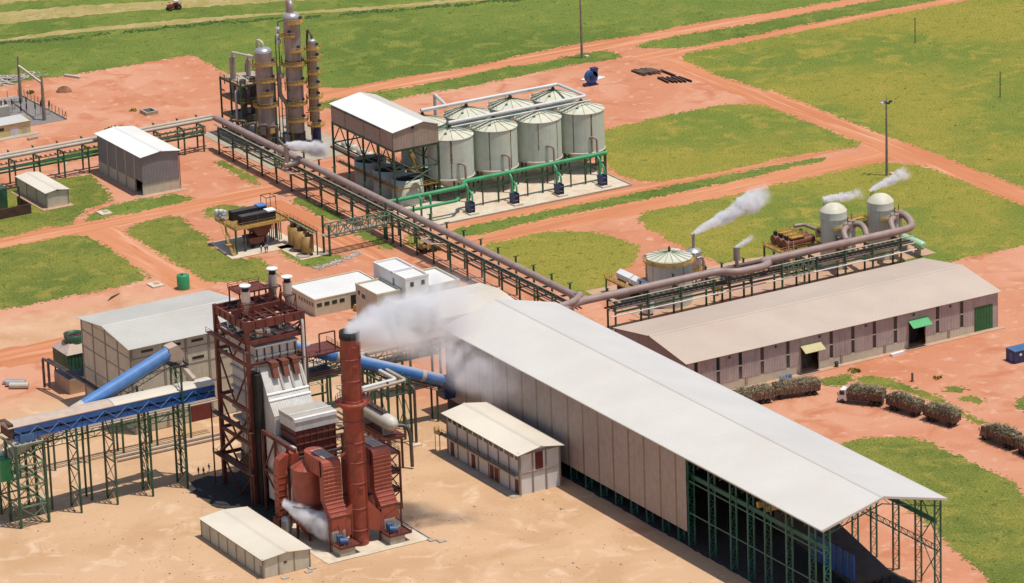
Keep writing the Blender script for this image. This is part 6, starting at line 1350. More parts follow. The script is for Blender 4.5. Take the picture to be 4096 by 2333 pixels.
T = thing('boiler_feed_conveyor', 'blue tubular conveyor descending right from the boiler into the hall wall', 'conveyor', (-75, -66))
A_, B_ = Vector((-98.5, -66.4, 26.6)), Vector((-54.2, -66.2, 7.9))
bands = [0, .38, .4, .84, .86, 1.0]; ms = ['blue_dusty', 'dust_top', 'blue_dusty', 'dust_top', 'blue_dusty']
for i in range(5): MB().tube([A_.lerp(B_, bands[i]), A_.lerp(B_, bands[i+1])], 1.35 if i % 2 == 0 else 1.4, 20).build('tube_cover', ms[i], T)
MB().box(-56.2, -53.6, -67.8, -64.8, 4.6, 8.6).build('tail_box', 'blue_navy', T)
b = MB(); D = (B_-A_)
for k in range(26):
    p, q = A_+D*(k/26), A_+D*((k+1)/26); o = Vector((0, 0, -2.4))
    for s_ in (-1.1, 1.1): b.beam(p+o+Vector((0, s_, 0)), q+o+Vector((0, s_, 0)), .16); b.beam(p+o+Vector((0, s_, 0)), q+Vector((0, s_, -1.1)), .1); b.beam(p+Vector((0, s_, -1.1)), p+o+Vector((0, s_, 0)), .1)
b.build('support_truss', 'dark_steel', T)
MB().tube([A_+Vector((1, -.2, -.9)), B_+Vector((-1, -.2, -.9))], .55, 12).build('belt_trough', 'dark_steel', T)
for x in (-58, -66.4, -79, -91):
    z = A_.z+(B_.z-A_.z)*((x-A_.x)/(B_.x-A_.x))-2.4
    for y in (-67.6, -65): MB().beam((x, y, 0), (x, y, z), .36).build('trestle_leg', 'steel_green', T)
    for k in range(max(1, int(z/4))): MB().beam((x, -67.6 if k % 2 else -65, k*4), (x, -65 if k % 2 else -67.6, min(z, k*4+4)), .14).build('brace', 'steel_green_pale', T)
# cooling tower beside the power house
T = thing('cooling_tower', 'small cooling tower with tan roof and dark green fan ring left of the power house', 'cooling tower', (-112.6, 0))
x0, x1, y0, y1 = -116.2, -109.0, -4.6, 3.6
MB().box(x0, x1, y0, y1, 0, 3.4).build('basin', 'tile_pad', T); MB().box(x0+.2, x1-.2, y0+.2, y1-.2, 3.4, 3.6).build('water', 'blue_motor', T)
for x in (x0+.3, (x0+x1)/2, x1-.3):
    for y in (y0+.3, y1-.3): MB().beam((x, y, 3.4), (x, y, 6), .3).build('post', 'dark_steel', T)
for i in range(8): MB().box(x0+.05+i*.87, x0+.8+i*.87, y0, y0+.12, 5.6, 9.2).build('louvre_panel', 'steel_green', T)
for i in range(9): MB().box(x0, x0+.12, y0+.1+i*.9, y0+.85+i*.9, 5.6, 9.2).build('louvre_panel', 'steel_green', T)
MB().box(x0+.15, x1-.1, y0+.15, y1-.1, 5.7, 9.1).build('fill', 'dark', T)
xm_, ym_ = (x0+x1)/2, (y0+y1)/2
MB().add([(x0-.2, y0-.2, 9.2), (x1+.2, y0-.2, 9.2), (x1+.2, y1+.2, 9.2), (x0-.2, y1+.2, 9.2), (xm_-1.9, ym_-1.9, 10.9), (xm_+1.9, ym_-1.9, 10.9), (xm_+1.9, ym_+1.9, 10.9), (xm_-1.9, ym_+1.9, 10.9)],
         [(0, 1, 5, 4), (1, 2, 6, 5), (2, 3, 7, 6), (3, 0, 4, 7)]).build('hipped_roof', 'dust_top', T)
MB().lathe([(2.35, 10.7), (2.1, 11.4), (2.3, 12.6), (2.2, 12.6), (2.0, 11.4)], (xm_, ym_), 28).build('fan_ring', 'steel_green', T)
for k in range(4): a = k*1.57+.3; MB().beam((xm_, ym_, 11.9), (xm_+1.9*math.cos(a), ym_+1.9*math.sin(a), 11.9), .4, .06).build('fan_blade', 'tractor_red', T)
MB().beam((xm_-2, ym_, 12.3), (xm_+2, ym_, 12.3), .18).build('motor_beam', 'dark_steel', T)
for i in range(2): single('cooling_main', MB().tube([(-119.2+i*.8, 2.4-i, .4), (-119.2+i*.8, 2.4-i, 7.2), (-117.4+i*.7, -16, 6.4), (-116.5+i*.5, -30, 5.6)], .3, 10, .4), 'pipe_dark', ['left dark pipe from the cooling tower to the power house', 'right dark pipe from the cooling tower to the power house'][i], 'pipe', (-122+i, 0, 0), 'dark cooling mains')
T = thing('rack_stub', 'green stub frames of a pipe rack at the left edge behind the conveyor', 'frame', (-152, -38))
for i in range(4):
    for x in (-163, -155.5):
        y = -30-i*8; MB().beam((x, y, 0), (x, y, 8.4-.5*i), .45).build('post', 'steel_green', T)
    MB().beam((-163, y, 8-.5*i), (-155.5, y, 8-.5*i), .3).build('cross_beam', 'steel_green', T); MB().beam((-163, y, 5.8-.5*i), (-155.5, y, 5.8-.5*i), .3).build('cross_beam', 'steel_green', T)
for i, x in enumerate((-160.5, -158)): single('rack_pipe', MB().tube([(x, -22, 6.1), (x, -60, 4.5)], .3, 10), 'pipe_brown', ['left brown pipe on the stub rack', 'right brown pipe on the stub rack'][i], 'pipe', (x, -40, 5.3), 'stub rack pipes')
# service trestle under the level conveyor in front of the power house
T = thing('pipe_trestle', 'low green pipe trestle in front of the power house door', 'pipe rack', (-128, -48))
for x in (-147, -139, -131, -123, -115, -107):
    for y in (-46.5, -43.5): MB().beam((x, y, 0), (x, y, 8.2), .36).build('post', 'steel_green', T)
    MB().beam((x, -46.8, 7.2), (x, -43.2, 7.2), .25).build('cross_beam', 'steel_green', T)
for y in (-46.5, -43.5): truss(T, (-147, y), (-107, y), 5.6, 7.0, 16, 'steel_green', .16)
for i, (y, m) in enumerate(((-46, 'pipe_tan'), (-45, 'pipe_brown'), (-44.2, 'pipe_tan'))): single('process_line', MB().tube([(-150, y, 7.5), (-100, y, 7.5)], .2, 10), m, ['nearest pipe on the low trestle before the power house', 'brown middle pipe on the low trestle before the power house', 'rear pipe on the low trestle before the power house'][i], 'pipe', (-128, y, 7.6))
for i in range(2): single('ground_pipe', MB().tube([(-126, -47.5-i*2.2, .5), (-100, -47.5-i*2.2, .5)], .28, 12), 'pipe_tan', ['rear cream pipe on the ground before the power house', 'front cream pipe on the ground before the power house'][i], 'pipe', (-113, -47.5-i*2.2, .5), 'cream ground pipes')

# ================================================================ vehicles
def load_mesh(L, W, z0, seed, hh=.9):
    """heaped cut cane: uneven mound with stalks sticking out"""
    rnd = random.Random(seed); b = MB(); nx, ny = 22, 8; g_ = []
    for i in range(nx+1):
        for j in range(ny+1):
            u, v = i/nx, j/ny; e = min(1, 6*min(u, 1-u))*min(1, 4.5*min(v, 1-v)); g_.append((-L/2-.1+(L+.2)*u, -W/2-.15+(W+.3)*v, z0-.45+(.45+hh*(.55+.45*math.sin(u*7+seed)*.4))*e+rnd.uniform(-.16, .2)))
    fs = [(i*(ny+1)+j, (i+1)*(ny+1)+j, (i+1)*(ny+1)+j+1, i*(ny+1)+j+1) for i in range(nx) for j in range(ny)]
    b.add(g_, fs)
    for _ in range(620):
        p = Vector(rnd.choice(g_)); a = rnd.uniform(0, 6.28); l = rnd.uniform(.5, 1.3); up = rnd.uniform(-.5, .9); d = Vector((math.cos(a), math.sin(a), up)).normalized()*l; s_ = Vector((-math.sin(a), math.cos(a), .3))*.05
        b.add([p-s_-d*.3, p+s_-d*.3, p+d+s_, p+d-s_], [(0, 1, 2, 3)])
    for _ in range(160):       # leaves hanging over the side boards
        x = rnd.uniform(-L/2, L/2); s_ = rnd.choice((-1, 1)); y = s_*(W/2+.1); l = rnd.uniform(.4, 1.3); k = rnd.uniform(-.3, .3)
        b.add([(x, y, z0+.1), (x+.14, y, z0+.1), (x+.14+k, y+s_*.12, z0-l), (x+k, y+s_*.12, z0-l)], [(0, 1, 2, 3)])
    return b
def trailer(L, label, side='trailer_side', seed=1, tall=3.3, group='cane trailers'):
    t = thing('cane_trailer', label, 'trailer', (0, 0, 0), group); W = 2.5; z0 = 1.25
    MB().box(-L/2, L/2, -W/2+.25, W/2-.25, .9, z0).build('chassis', 'dark_steel', t)
    MB().box(-L/2+.02, L/2-.02, -W/2+.05, W/2-.05, z0, z0+.1).build('floor', side, t)
    for s_ in (-1, 1):
        MB().box(-L/2, L/2, s_*W/2-.04, s_*W/2+.04, z0, tall).build('side_board', side, t)
        n = max(6, int(L/.95))
        for k in range(n+1): x = -L/2+L*k/n; MB().box(x-.14, x+.14, s_*(W/2+.1)-.07, s_*(W/2+.1)+.07, z0-.1, tall+.1).build('stake', side, t)
    for s_ in (-1, 1): MB().box(s_*L/2-.05, s_*L/2+.05, -W/2, W/2, z0, tall).build('end_board', side, t)
    for k, x in enumerate((-L/2+1.2, L/2-2.3, L/2-1.1)):
        for s_ in (-1, 1):
            w_ = MB().tube([(x, s_*.85, .52), (x, s_*1.2, .52)], .52, 16).build('wheel', 'tyre', t); MB().tube([(x, s_*1.2, .52), (x, s_*1.23, .52)], .25, 12).build('rim', 'rust_steel', w_)
    load_mesh(L-.1, W-.1, tall, seed).build('cane_load', 'cane', t)
    return t
def place(o, mid, d):
    """d: direction of travel; near side line midpoint -> centre"""
    a = math.atan2(d[1], d[0]); n = (-math.sin(a), math.cos(a))
    if n[0]*.495+n[1]*.869 < 0: n = (-n[0], -n[1])
    o.location = (mid[0]+n[0]*1.25, mid[1]+n[1]*1.25, 0); o.rotation_euler = (0, 0, a); ORG[o.name] = tuple(o.location)
def truck(label, L, colour, seed):
    t = thing('cane_truck', label, 'truck', (0, 0, 0), 'cane trucks'); W = 2.5
    MB().ext([(3.0, .6), (5.0, .6), (5.05, 1.5), (4.85, 2.0), (4.55, 3.05), (3.1, 3.15)], 'y', -1.22, 1.22).build('cab', colour, t)
    MB().add([(5.06, -1.05, 1.75), (5.06, 1.05, 1.75), (4.62, 1.0, 2.9), (4.62, -1.0, 2.9)], [(0, 1, 2, 3)]).build('windscreen', 'glass_dark', t)
    for s_ in (-1, 1): MB().box(3.5, 4.6, s_*1.23-.02, s_*1.23+.02, 1.9, 2.8).build('side_window', 'glass_dark', t); MB().box(4.9, 5.0, s_*1.45-.06, s_*1.45+.12, 1.9, 2.6).build('mirror', 'dark', t)
    MB().box(5.0, 5.2, -1.2, 1.2, .5, .95).build('bumper', 'dark_steel', t)
    for s_ in (-1, 1): MB().box(5.06, 5.12, s_*.8-.2, s_*.8+.2, 1.0, 1.25).build('headlight', 'white', t)
    MB().box(-5, 3.2, -.5, .5, .7, 1.1).build('chassis', 'dark_steel', t)
    for x in (4.0, -2.6, -3.9):
        for s_ in (-1, 1):
            w_ = MB().tube([(x, s_*.85, .52), (x, s_*1.22, .52)], .52, 16).build('wheel', 'tyre', t); MB().tube([(x, s_*1.22, .52), (x, s_*1.25, .52)], .25, 12).build('rim', 'rust_steel', w_)
    z0 = 1.25
    for s_ in (-1, 1):
        MB().box(-5, 2.8, s_*W/2-.04, s_*W/2+.04, z0, 3.4).build('side_board', 'trailer_side', t)
        for k in range(9): x = -5+7.8*k/8; MB().box(x-.14, x+.14, s_*(W/2+.1)-.07, s_*(W/2+.1)+.07, z0-.1, 3.5).build('stake', 'trailer_side', t)
    MB().box(-5, -4.9, -W/2, W/2, z0, 3.4).build('end_board', 'trailer_side', t); MB().box(2.7, 2.8, -W/2, W/2, z0, 3.5).build('end_board', 'trailer_side', t)
    lm = load_mesh(7.7, 2.4, 3.4, seed); lm.v = [(x-1.1, y, z) for x, y, z in lm.v]; lm.build('cane_load', 'cane', t)
    return t
o = truck('white-cabbed cane truck leading the laden train on the bend', 10, 'white', 2); place(o, (21.6, -112.1), (-6.2, 8.0))
o = trailer(8.4, 'first laden cane trailer behind the white-cabbed truck', 'trailer_side', 3); place(o, (25.7, -121.8), (-2, 8.2))
o = trailer(8.0, 'last laden cane trailer, at the tail of the white-cabbed train', 'trailer_side', 5); place(o, (28.2, -131.75), (-2, 7.7))
o = trailer(10.0, 'pale stake-sided cane trailer nearest the warehouse cream awning', 'trailer_light', 7); place(o, (13.4, -100.5), (9.8, -2.6))
o = trailer(8.6, 'cane trailer half hidden by the hall roof edge', 'trailer_light', 8); place(o, (3.0, -99.2), (9.6, -2.0))
o = truck('second cane truck following at the right edge of the picture', 10, 'trailer_light', 11); place(o, (30.7, -149.0), (-1.0, 9.6))
o = trailer(8.4, 'cane trailer cut off by the right edge behind the second truck', 'trailer_side', 12); place(o, (31.3, -159.4), (-.1, 8))
# red tractor far out in the field
T = thing('tractor', 'small dark red tractor with white canopy in the far field', 'tractor', (53, 288.5)); x, y = 0, 0
tr = Vector((53, 288.3, 0))
def tb(x0, x1, y0, y1, z0, z1): return MB().box(tr.x+x0, tr.x+x1, tr.y+y0, tr.y+y1, z0, z1)
tb(-2.3, .3, -.4, .4, 1.0, 1.85).build('bonnet', 'tractor_red', T); tb(-2.4, 1.2, -.35, .35, .7, 1.0).build('chassis', 'dark_steel', T)
for s_ in (-1, 1):
    for px, r in ((.9, .85), (-1.9, .5)):
        w_ = MB().tube([(tr.x+px, tr.y+s_*.75, r), (tr.x+px, tr.y+s_*1.15, r)], r, 18).build('wheel', 'tyre', T); MB().tube([(tr.x+px, tr.y+s_*1.15, r), (tr.x+px, tr.y+s_*1.18, r)], r*.5, 12).build('rim', 'tractor_red', w_)
    tb(.2, 1.7, s_*.95-.2, s_*.95+.2, 1.72, 1.82).build('mudguard', 'tractor_red', T)
tb(.6, 1.2, -.3, .3, 1.2, 1.9).build('seat', 'dark', T); tb(-.2, 1.6, -.8, .8, 2.75, 2.88).build('canopy', 'white', T)
for px in (-.1, 1.5):
    for s_ in (-.7, .7): MB().beam((tr.x+px, tr.y+s_, 1.2), (tr.x+px, tr.y+s_, 2.76), .07).build('canopy_post', 'dark_steel', T)
MB().tube([(tr.x-1.6, tr.y, 1.85), (tr.x-1.6, tr.y, 2.6)], .06, 8).build('exhaust', 'dark_steel', T)
MB().tube([(tr.x-.2, tr.y, 1.8), (tr.x-.05, tr.y, 1.9)], .25, 12).build('steering_wheel', 'dark', T)
# yellow loader below the yard rack
T = thing('wheel_loader', 'small yellow wheel loader parked under the yard rack', 'loader', (-.5, 38.4)); ox, oy = -.5, 38.6
MB().box(ox-2.6, ox+.2, oy-.9, oy+.9, 1.0, 2.1).build('engine_body', 'loader_yellow', T); MB().box(ox-.2, ox+1.0, oy-.7, oy+.7, 1.1, 2.0).build('front_frame', 'loader_yellow', T)
MB().box(ox-1.3, ox+.2, oy-.7, oy+.7, 2.1, 3.1).build('cab', 'glass_dark', T); MB().box(ox-1.4, ox+.3, oy-.8, oy+.8, 3.1, 3.25).build('cab_roof', 'loader_yellow', T)
for px in (-1.9, .9):
    for s_ in (-1, 1): MB().tube([(ox+px, oy+s_*.75, .75), (ox+px, oy+s_*1.2, .75)], .75, 16).build('wheel', 'tyre', T)
for s_ in (-.5, .5): MB().beam((ox+.5, oy+s_, 2.0), (ox+2.4, oy+s_, .6), .2, .3).build('lift_arm', 'loader_yellow', T)
MB().ext([(ox+2.2, .1), (ox+3.3, .1), (ox+3.0, .3), (ox+2.5, .4), (ox+2.4, 1.2), (ox+2.1, 1.1)], 'y', oy-1.3, oy+1.3).build('bucket', 'loader_yellow', T)
# ================================================================ masts, poles, loose things
def mast(x, y, h, label):
    t = thing('floodlight_mast', label, 'light mast', (x, y), 'floodlight masts')
    MB().tube([(x, y, 0), (x, y, h*.5), (x, y, h)], [.38, .28, .18], 12).build('pole', 'pole_grey', t)
    for k in range(6): MB().beam((x-.4, y, h*.15+k*h*.13), (x+.4, y, h*.15+k*h*.13), .07).build('rung', 'dark_steel', t)
    MB().beam((x-1.3, y, h-.7), (x+1.3, y, h-.7), .14).build('cross_arm', 'dark_steel', t); MB().beam((x, y-1, h-.7), (x, y+1, h-.7), .14).build('cross_arm', 'dark_steel', t)
    for dx, dy, m in ((-1.3, 0, 'white'), (1.3, 0, 'dark_steel'), (0, -1, 'dark_steel'), (0, 1, 'silver')): MB().box(x+dx-.35, x+dx+.35, y+dy-.25, y+dy+.25, h-.75, h-.3).build('floodlight', m, t)
    MB().beam((x, y, h), (x, y, h+1.4), .06).build('lightning_rod', 'dark_steel', t)
    MB().box(x+1.0, x+2.0, y-.7, y+.3, 0, .5).build('junction_box', 'concrete_pale', t)
mast(124.2, 24.2, 19.8, 'tall concrete floodlight mast on the grass above the evaporators')
mast(121, 168, 20.6, 'tall concrete floodlight mast on the verge behind the tanks')
for i, (x, y) in enumerate(((204.2, 124.6), (189.8, 65.1))):
    t = thing('utility_pole', ['thin dark pole in the upper right field, the farther one', 'thin dark pole in the right field, nearer the picture edge'][i], 'pole', (x, y), 'field poles')
    MB().tube([(x, y, 0), (x, y, 7.2)], .13, 8).build('pole', 'dark_steel', t)
    if i == 0: MB().beam((x-.7, y, 6.9), (x+.7, y, 6.9), .1).build('cross_arm', 'dark_steel', t)
    MB().cyl((x, y), .5, 0, .15, 10).build('footing', 'soil_dark', t)
# blue centrifugal fan waiting on the open yard
T = thing('centrifugal_fan', 'navy blue centrifugal fan casing standing alone on the red yard', 'fan', (108.6, 142.6)); ox, oy = 108.6, 142.6
MB().ext([(ox+1.75*math.cos(a*.262)*(1-.0*a), 2.3+1.75*math.sin(a*.262)) for a in range(24)], 'y', oy-.8, oy+.8).build('scroll', 'blue', T)
MB().box(ox+.2, ox+1.75, oy-.8, oy+.8, 2.3, 4.6).build('outlet', 'blue', T); MB().box(ox+.1, ox+1.9, oy-.95, oy+.95, 4.45, 4.7).build('outlet_flange', 'blue_navy', T)
MB().tube([(ox, oy-1.2, 2.3), (ox, oy-.8, 2.3)], .8, 18).build('inlet', 'blue_navy', T); MB().box(ox-1.3, ox+1.6, oy-1.2, oy+1.2, 0, .35).build('base_frame', 'blue_navy', T)
MB().ext([(ox-1.2, .35), (ox+1.4, .35), (ox+.9, 1.4), (ox-.7, 1.4)], 'y', oy-.7, oy+.7).build('pedestal', 'blue_navy', T); MB().box(ox-2.6, ox-1.3, oy-1.0, oy+.2, 0, .8).build('motor', 'blue_navy', T)
for i, (x, y, L, a) in enumerate(((112.5, 147.2, 5, .2), (113, 146.2, 5, .25), (110, 148.4, 3, .6))):
    single('white_sheet', MB().beam((x-L/2*math.cos(a), y-L/2*math.sin(a), .15), (x+L/2*math.cos(a), y+L/2*math.sin(a), .15), 1.0, .2), 'white', ['longest white sheet bundle behind the blue fan', 'front white sheet bundle behind the blue fan', 'short white sheet bundle left behind the blue fan'][i], 'sheet bundle', (x, y, 0), 'white sheet bundles')
rnd = random.Random(21)
for i in range(13):
    if i < 6: x, y, m = 124.9+i*.95, 144.6-i*.2+rnd.uniform(-.5, .5), 'wood'; L = 6.4
    elif i < 7: x, y, m, L = 131.2, 139.0, 'rust_steel', 7.4
    else: x, y, m, L = 126.4+(i-7)*1.05, 133.9-(i-7)*.6, 'rust_steel', 6
    a = -1.57+rnd.uniform(-.07, .07)
    names = ['leftmost brown plank', 'second brown plank', 'third brown plank', 'fourth brown plank', 'fifth brown plank', 'sixth brown plank', 'long rusty girder', 'first short rusty girder', 'second short rusty girder', 'third short rusty girder', 'fourth short rusty girder', 'fifth short rusty girder', 'rightmost short rusty girder']
    c, s_ = math.cos(a)*L/2, math.sin(a)*L/2
    b = MB().beam((x-c, y-s_, .3), (x+c, y+s_, .7), .75, .4) if m == 'wood' else MB().beam((x-c, y-s_, .12), (x+c, y+s_, .12), .5, .1).beam((x-c, y-s_, .55), (x+c, y+s_, .55), .5, .1).beam((x-c, y-s_, .33), (x+c, y+s_, .33), .1, .4)
    single('plank_stack' if m == 'wood' else 'girder', b, m, names[i] + ' laid out on the red yard', 'plank stack' if m == 'wood' else 'girder', (x, y, 0), 'laid-out building material')
# blue container at the right edge
T = thing('container', 'navy blue site container at the right picture edge', 'container', (68, -109))
MB().box(64.4, 72.4, -110.4, -107, .1, 2.8).build('body', 'blue_navy', T); MB().ext([(-110.5, 2.8), (-106.9, 2.8), (-106.9, 2.95), (-108.7, 3.05), (-110.5, 2.95)], 'x', 64.3, 72.5).build('roof', 'blue_motor', T)
MB().box(64.34, 64.4, -109.6, -108.4, .2, 2.4).build('door', 'blue', T); MB().box(65.6, 66.2, -110.5, -110.4, 1.7, 2.2).build('air_unit', 'white', T)
# green water tank behind the power house
T = thing('water_tank', 'upright bright green water tank behind the power house roof', 'tank', (-62.2, 48))
MB().lathe([(1.5, 0), (1.5, 3.4), (1.4, 3.5), (.05, 3.7)], (-62.2, 48.3), 28).build('shell', 'green_tank', T); MB().cyl((-62.6, 48), .35, 3.55, 3.75, 12).build('hatch', 'dark', T)
for i, (x, y) in enumerate(((-66.6, 54.5), (-51.6, 114.9))):
    t = thing('manhole', ['flat pale manhole slab beside the green tank', 'flat pale manhole slab on the grass strip left'][i], 'manhole', (x, y), 'manhole slabs')
    MB().box(x-1.5, x+1.5, y-1.8, y+1.8, 0, .35).build('slab', 'concrete_pale', t); MB().box(x-.2, x+1.0, y-.3, y+1, .35, .5).build('lid', 'tile_pad', t)
T = thing('concrete_sump', 'square open concrete sump on the red yard upper left', 'sump', (-2.2, 191.5))
for a, b_, c, d in ((-4, -.4, 189.4, 189.9), (-4, -.4, 193.1, 193.6), (-4, -3.5, 189.9, 193.1), (-.9, -.4, 189.9, 193.1)): MB().box(a, b_, c, d, 0, .9).build('wall', 'concrete', T)
MB().box(-3.5, -.9, 189.9, 193.1, .0, .1).build('water', 'slag_and_shade', T)
b = MB(); rr = random.Random(5)
b.lathe([(2.4, 0), (1.8, .6), (.9, 1.15), (.05, 1.4)], (-11.5, 226.4), 14, sm=False); b.v = [(x+rr.uniform(-.25, .25), y+rr.uniform(-.25, .25), z) for x, y, z in b.v]
single('soil_mound', b, 'soil_dark', 'small dark red soil mound by the substation yard', 'soil mound', (-11.5, 226.4, 0))
b = MB()
for _ in range(170):
    x, y = -18.5+rr.gauss(0, 3.6), 247+rr.gauss(0, 2.2); L = rr.uniform(.4, 1.8); a = rr.uniform(0, 3.1); z = max(.1, 1.1-.22*abs(x+18.5)-.3*abs(y-247))*rr.random()
    b.beam((x-L*math.cos(a), y-L*math.sin(a), z), (x+L*math.cos(a), y+L*math.sin(a), z+rr.uniform(-.1, .4)), rr.uniform(.2, .9), .1)
o = single('rubble_heap', b, 'rubble_mat', 'heap of pale demolition rubble at the grass edge upper left', 'rubble heap', (-18.5, 247, 0)); o['kind'] = 'stuff'
# pale debris, footings and bushes scattered on the yards
for i, (x, y, L, a, m, lbp) in enumerate(((-3.5, 238, 5.5, -1.1, 'tank_cream', 'pale pipe length lying at the field edge'), (-38.5, 187.5, 3, .1, 'concrete', 'broken concrete block by the yellow house'), (-52.5, 186.5, 2, .1, 'concrete', 'small broken concrete block by the left rack'), (47, -90, 3.6, .1, 'white', 'white sacks lying along the warehouse wall'), (-86, 33.5, 6, .02, 'dust_top', 'long low concrete footing left of the power house roof'), (-47, -115.5, 2.5, .3, 'dust_top', 'pale rubble strip at the hall shadow by the switch house'))):
    c, s_ = math.cos(a)*L/2, math.sin(a)*L/2; single('debris', MB().beam((x-c, y-s_, .3), (x+c, y+s_, .3), .9, .6), m, lbp, 'debris', (x, y, 0))
b = MB()
for _ in range(260):
    t_ = rr.random(); x = -29.5+t_*14+rr.gauss(0, .5); y = 43+4.5*t_**1.6+rr.gauss(0, .5); r = rr.uniform(.15, .5); b.lathe([(r, 0), (r*.8, r*.6), (.02, r)], (x, y), 5, sm=False)
o = b.build('stone_bank', 'rubble_mat'); o['kind'] = 'stuff'; o['label'] = 'low bank of loose pale stones beside the mustard tanks'
# loose pebbles and clods over the sand yard
b = MB(); rr = random.Random(8)
for _ in range(1300):
    x, y = rr.uniform(-165, -56), rr.uniform(-215, -60)
    if not visible(x, y) or (-118 < x < -92 and -128 < y < -68): continue
    r = rr.uniform(.06, .2)*(2. if rr.random() < .05 else 1); o_ = len(b.v); a = rr.uniform(0, 6)
    for k in range(4): b.v.append((x+r*math.cos(a+k*1.57)*rr.uniform(.7, 1.4), y+r*math.sin(a+k*1.57)*rr.uniform(.7, 1.4), 0))
    b.v.append((x, y, r*.8)); b.f += [(o_+k, o_+(k+1) % 4, o_+4) for k in range(4)]; b.sm += [False]*4
o = b.build('clods', 'clod'); o['kind'] = 'stuff'; o['label'] = 'scattered earth clods on the sandy yard'
# plastic drums and bags by the warehouse door, bollard, drums
for i in range(4): single('drum', MB().lathe([(.35, 0), (.35, 1.0), (.05, 1.05)], (16.5+i*.85, -89.1), 14), 'blue_motor', ['leftmost blue-white drum by the warehouse wall', 'second blue-white drum by the warehouse wall', 'third blue-white drum by the warehouse wall', 'rightmost blue-white drum by the warehouse wall'][i], 'drum', (16.5+i*.85, -89.1, .14), 'drums by the warehouse')
single('waste_bin', MB().lathe([(.4, .14), (.5, 1.3), (.45, 1.35), (.05, 1.35)], (31.4, -88.9), 12), 'dark_steel', 'grey bin standing on the warehouse apron', 'bin', (31.4, -88.9, 0))
t = thing('marker_post', 'short brown timber post in the truck yard', 'post', (39.5, -106.4)); MB().beam((39.5, -106.4, 0), (39.5, -106.4, 2.0), .35).build('post', 'wood', t); MB().box(39.2, 39.8, -106.7, -106.1, 0, .2).build('footing', 'soil_dark', t)
# coloured crates at the workshop bay
for i, (x, m, n_) in enumerate(((-36.6, 'loader_yellow', 'yellow'), (-35.4, 'tractor_red', 'red'), (-34.2, 'blue_motor', 'blue'))): single('parts_crate', MB().box(x-.5, x+.5, 8.6, 10, 0, 1.1).box(x-.35, x+.35, 8.8, 9.8, 1.1, 1.5), m, n_+' parts crate outside the workshop bay', 'crate', (x, 9.3, 0))
# ================================================================ substation
s = MB().box(-60, -22.9, 199.4, 228.2, 0, .06); struct('substation_gravel', s, 'gravel')
def gantry():
    t = thing('line_gantry', 'tall grey concrete line gantry of two posts and a cross beam', 'gantry', (-27, 213))
    for y, h in ((223, 13.2), (202.6, 12.6)):
        x = -26 if y > 210 else -28.2
        MB().tube([(x, y, 0), (x, y, h*.75), (x, y, h)], [.55, .38, .22], 10).build('post', 'pole_grey', t)
        for k in range(5): MB().cyl((x, y), .5-.04*k, 1.5+k*1.9, 1.7+k*1.9, 10).build('band', 'silver', t)
    MB().beam((-26, 223, 10.4), (-28.2, 202.6, 10.4), .45, .6).build('cross_beam', 'concrete_pale', t)
gantry()
for i in range(14):
    x, y = -33+(i % 5)*2.1-(i//5)*3.5, 207+(i//5)*6.5+(i % 2)
    t = thing('insulator_stand', 'dark ribbed insulator on a thin stand, %s from the left in the %s substation row' % (('first', 'second', 'third', 'fourth', 'fifth')[i % 5], ('front', 'middle', 'rear')[i//5]), 'insulator', (x, y), 'substation insulators')
    MB().beam((x, y, 0), (x, y, 2.4), .2).build('stand', 'silver', t)
    MB().lathe([(.12, 2.4), (.28, 2.5), (.12, 2.7), (.28, 2.9), (.12, 3.1), (.28, 3.3), (.12, 3.5), (.2, 3.7), (.1, 4)], (x, y), 10).build('insulator', 'dark', t)
T = thing('transformer', 'grey power transformer with cooling fins in the substation', 'transformer', (-36, 213))
MB().box(-38, -34.5, 211, 215, .4, 3.2).build('tank', 'casing_grey', T)
for k in range(6): MB().box(-38.7, -38, 211.2+k*.62, 211.4+k*.62, .7, 2.8).build('radiator_fin', 'casing_grey', T)
for k in range(3): MB().lathe([(.2, 3.2), (.3, 3.6), (.2, 3.9), (.28, 4.2), (.1, 4.6)], (-37.2+k*1.1, 213), 10).build('bushing', 'brown_red', T)
T = thing('busbar_rack', 'low grey busbar rack of tubes in the substation yard', 'busbar', (-34, 218))
for x in (-40, -35, -30): MB().beam((x, 218, 0), (x, 218, 3.2), .22).build('post', 'silver', T)
for y in (217, 218, 219): MB().tube([(-41, y, 3.3), (-29, y, 3.3)], .1, 8).build('busbar', 'silver', T)
T = thing('substation_fence', 'thin rusty post-and-wire fence around the substation', 'fence', (-23, 212))
for i in range(13): y = 199.6+i*2.3; MB().beam((-23.1, y, 0), (-23.1, y, 2.3), .12).build('post', 'rust_steel', T)
for i in range(9): x = -24.5-i*3.2; MB().beam((x, 228.2, 0), (x, 228.2, 2.3), .12).build('post', 'rust_steel', T)
MB().box(-23.2, -23.0, 199.5, 228.2, 0, .35).build('kerb', 'concrete', T); MB().box(-50, -23.2, 228.1, 228.4, 0, .6).build('kerb', 'concrete_pale', T)
for z in (1.0, 1.6, 2.2): MB().beam((-23.1, 199.6, z), (-23.1, 228, z), .03).build('wire', 'dark_steel', T)
b = MB()
for y in (199.7, 214): b.beam((-23.1, y, 2.2), (-23.1, y+1.6, .1), .1)
b.build('brace', 'rust_steel', T)
# low shed pieces at the left edge
T = thing('tank_bund', 'brown bund wall with rail frame at the left edge by the store shed', 'bund', (-72, 130))
MB().box(-80, -66.6, 126, 126.3, 0, 2.6).build('wall', 'rust_steel', T); MB().box(-66.9, -66.6, 126.3, 134, 0, 2.6).build('wall', 'rust_steel', T)
for x in (-73, -67.5): MB().beam((x, 131, 0), (x, 131, 6), .28).build('post', 'dark_steel', T)
MB().beam((-73, 131, 6), (-67.5, 131, 6), .25).build('beam', 'dark_steel', T); MB().box(-78, -69.5, 134, 141, 0, 5.4).build('cabin', 'steel_green', T)
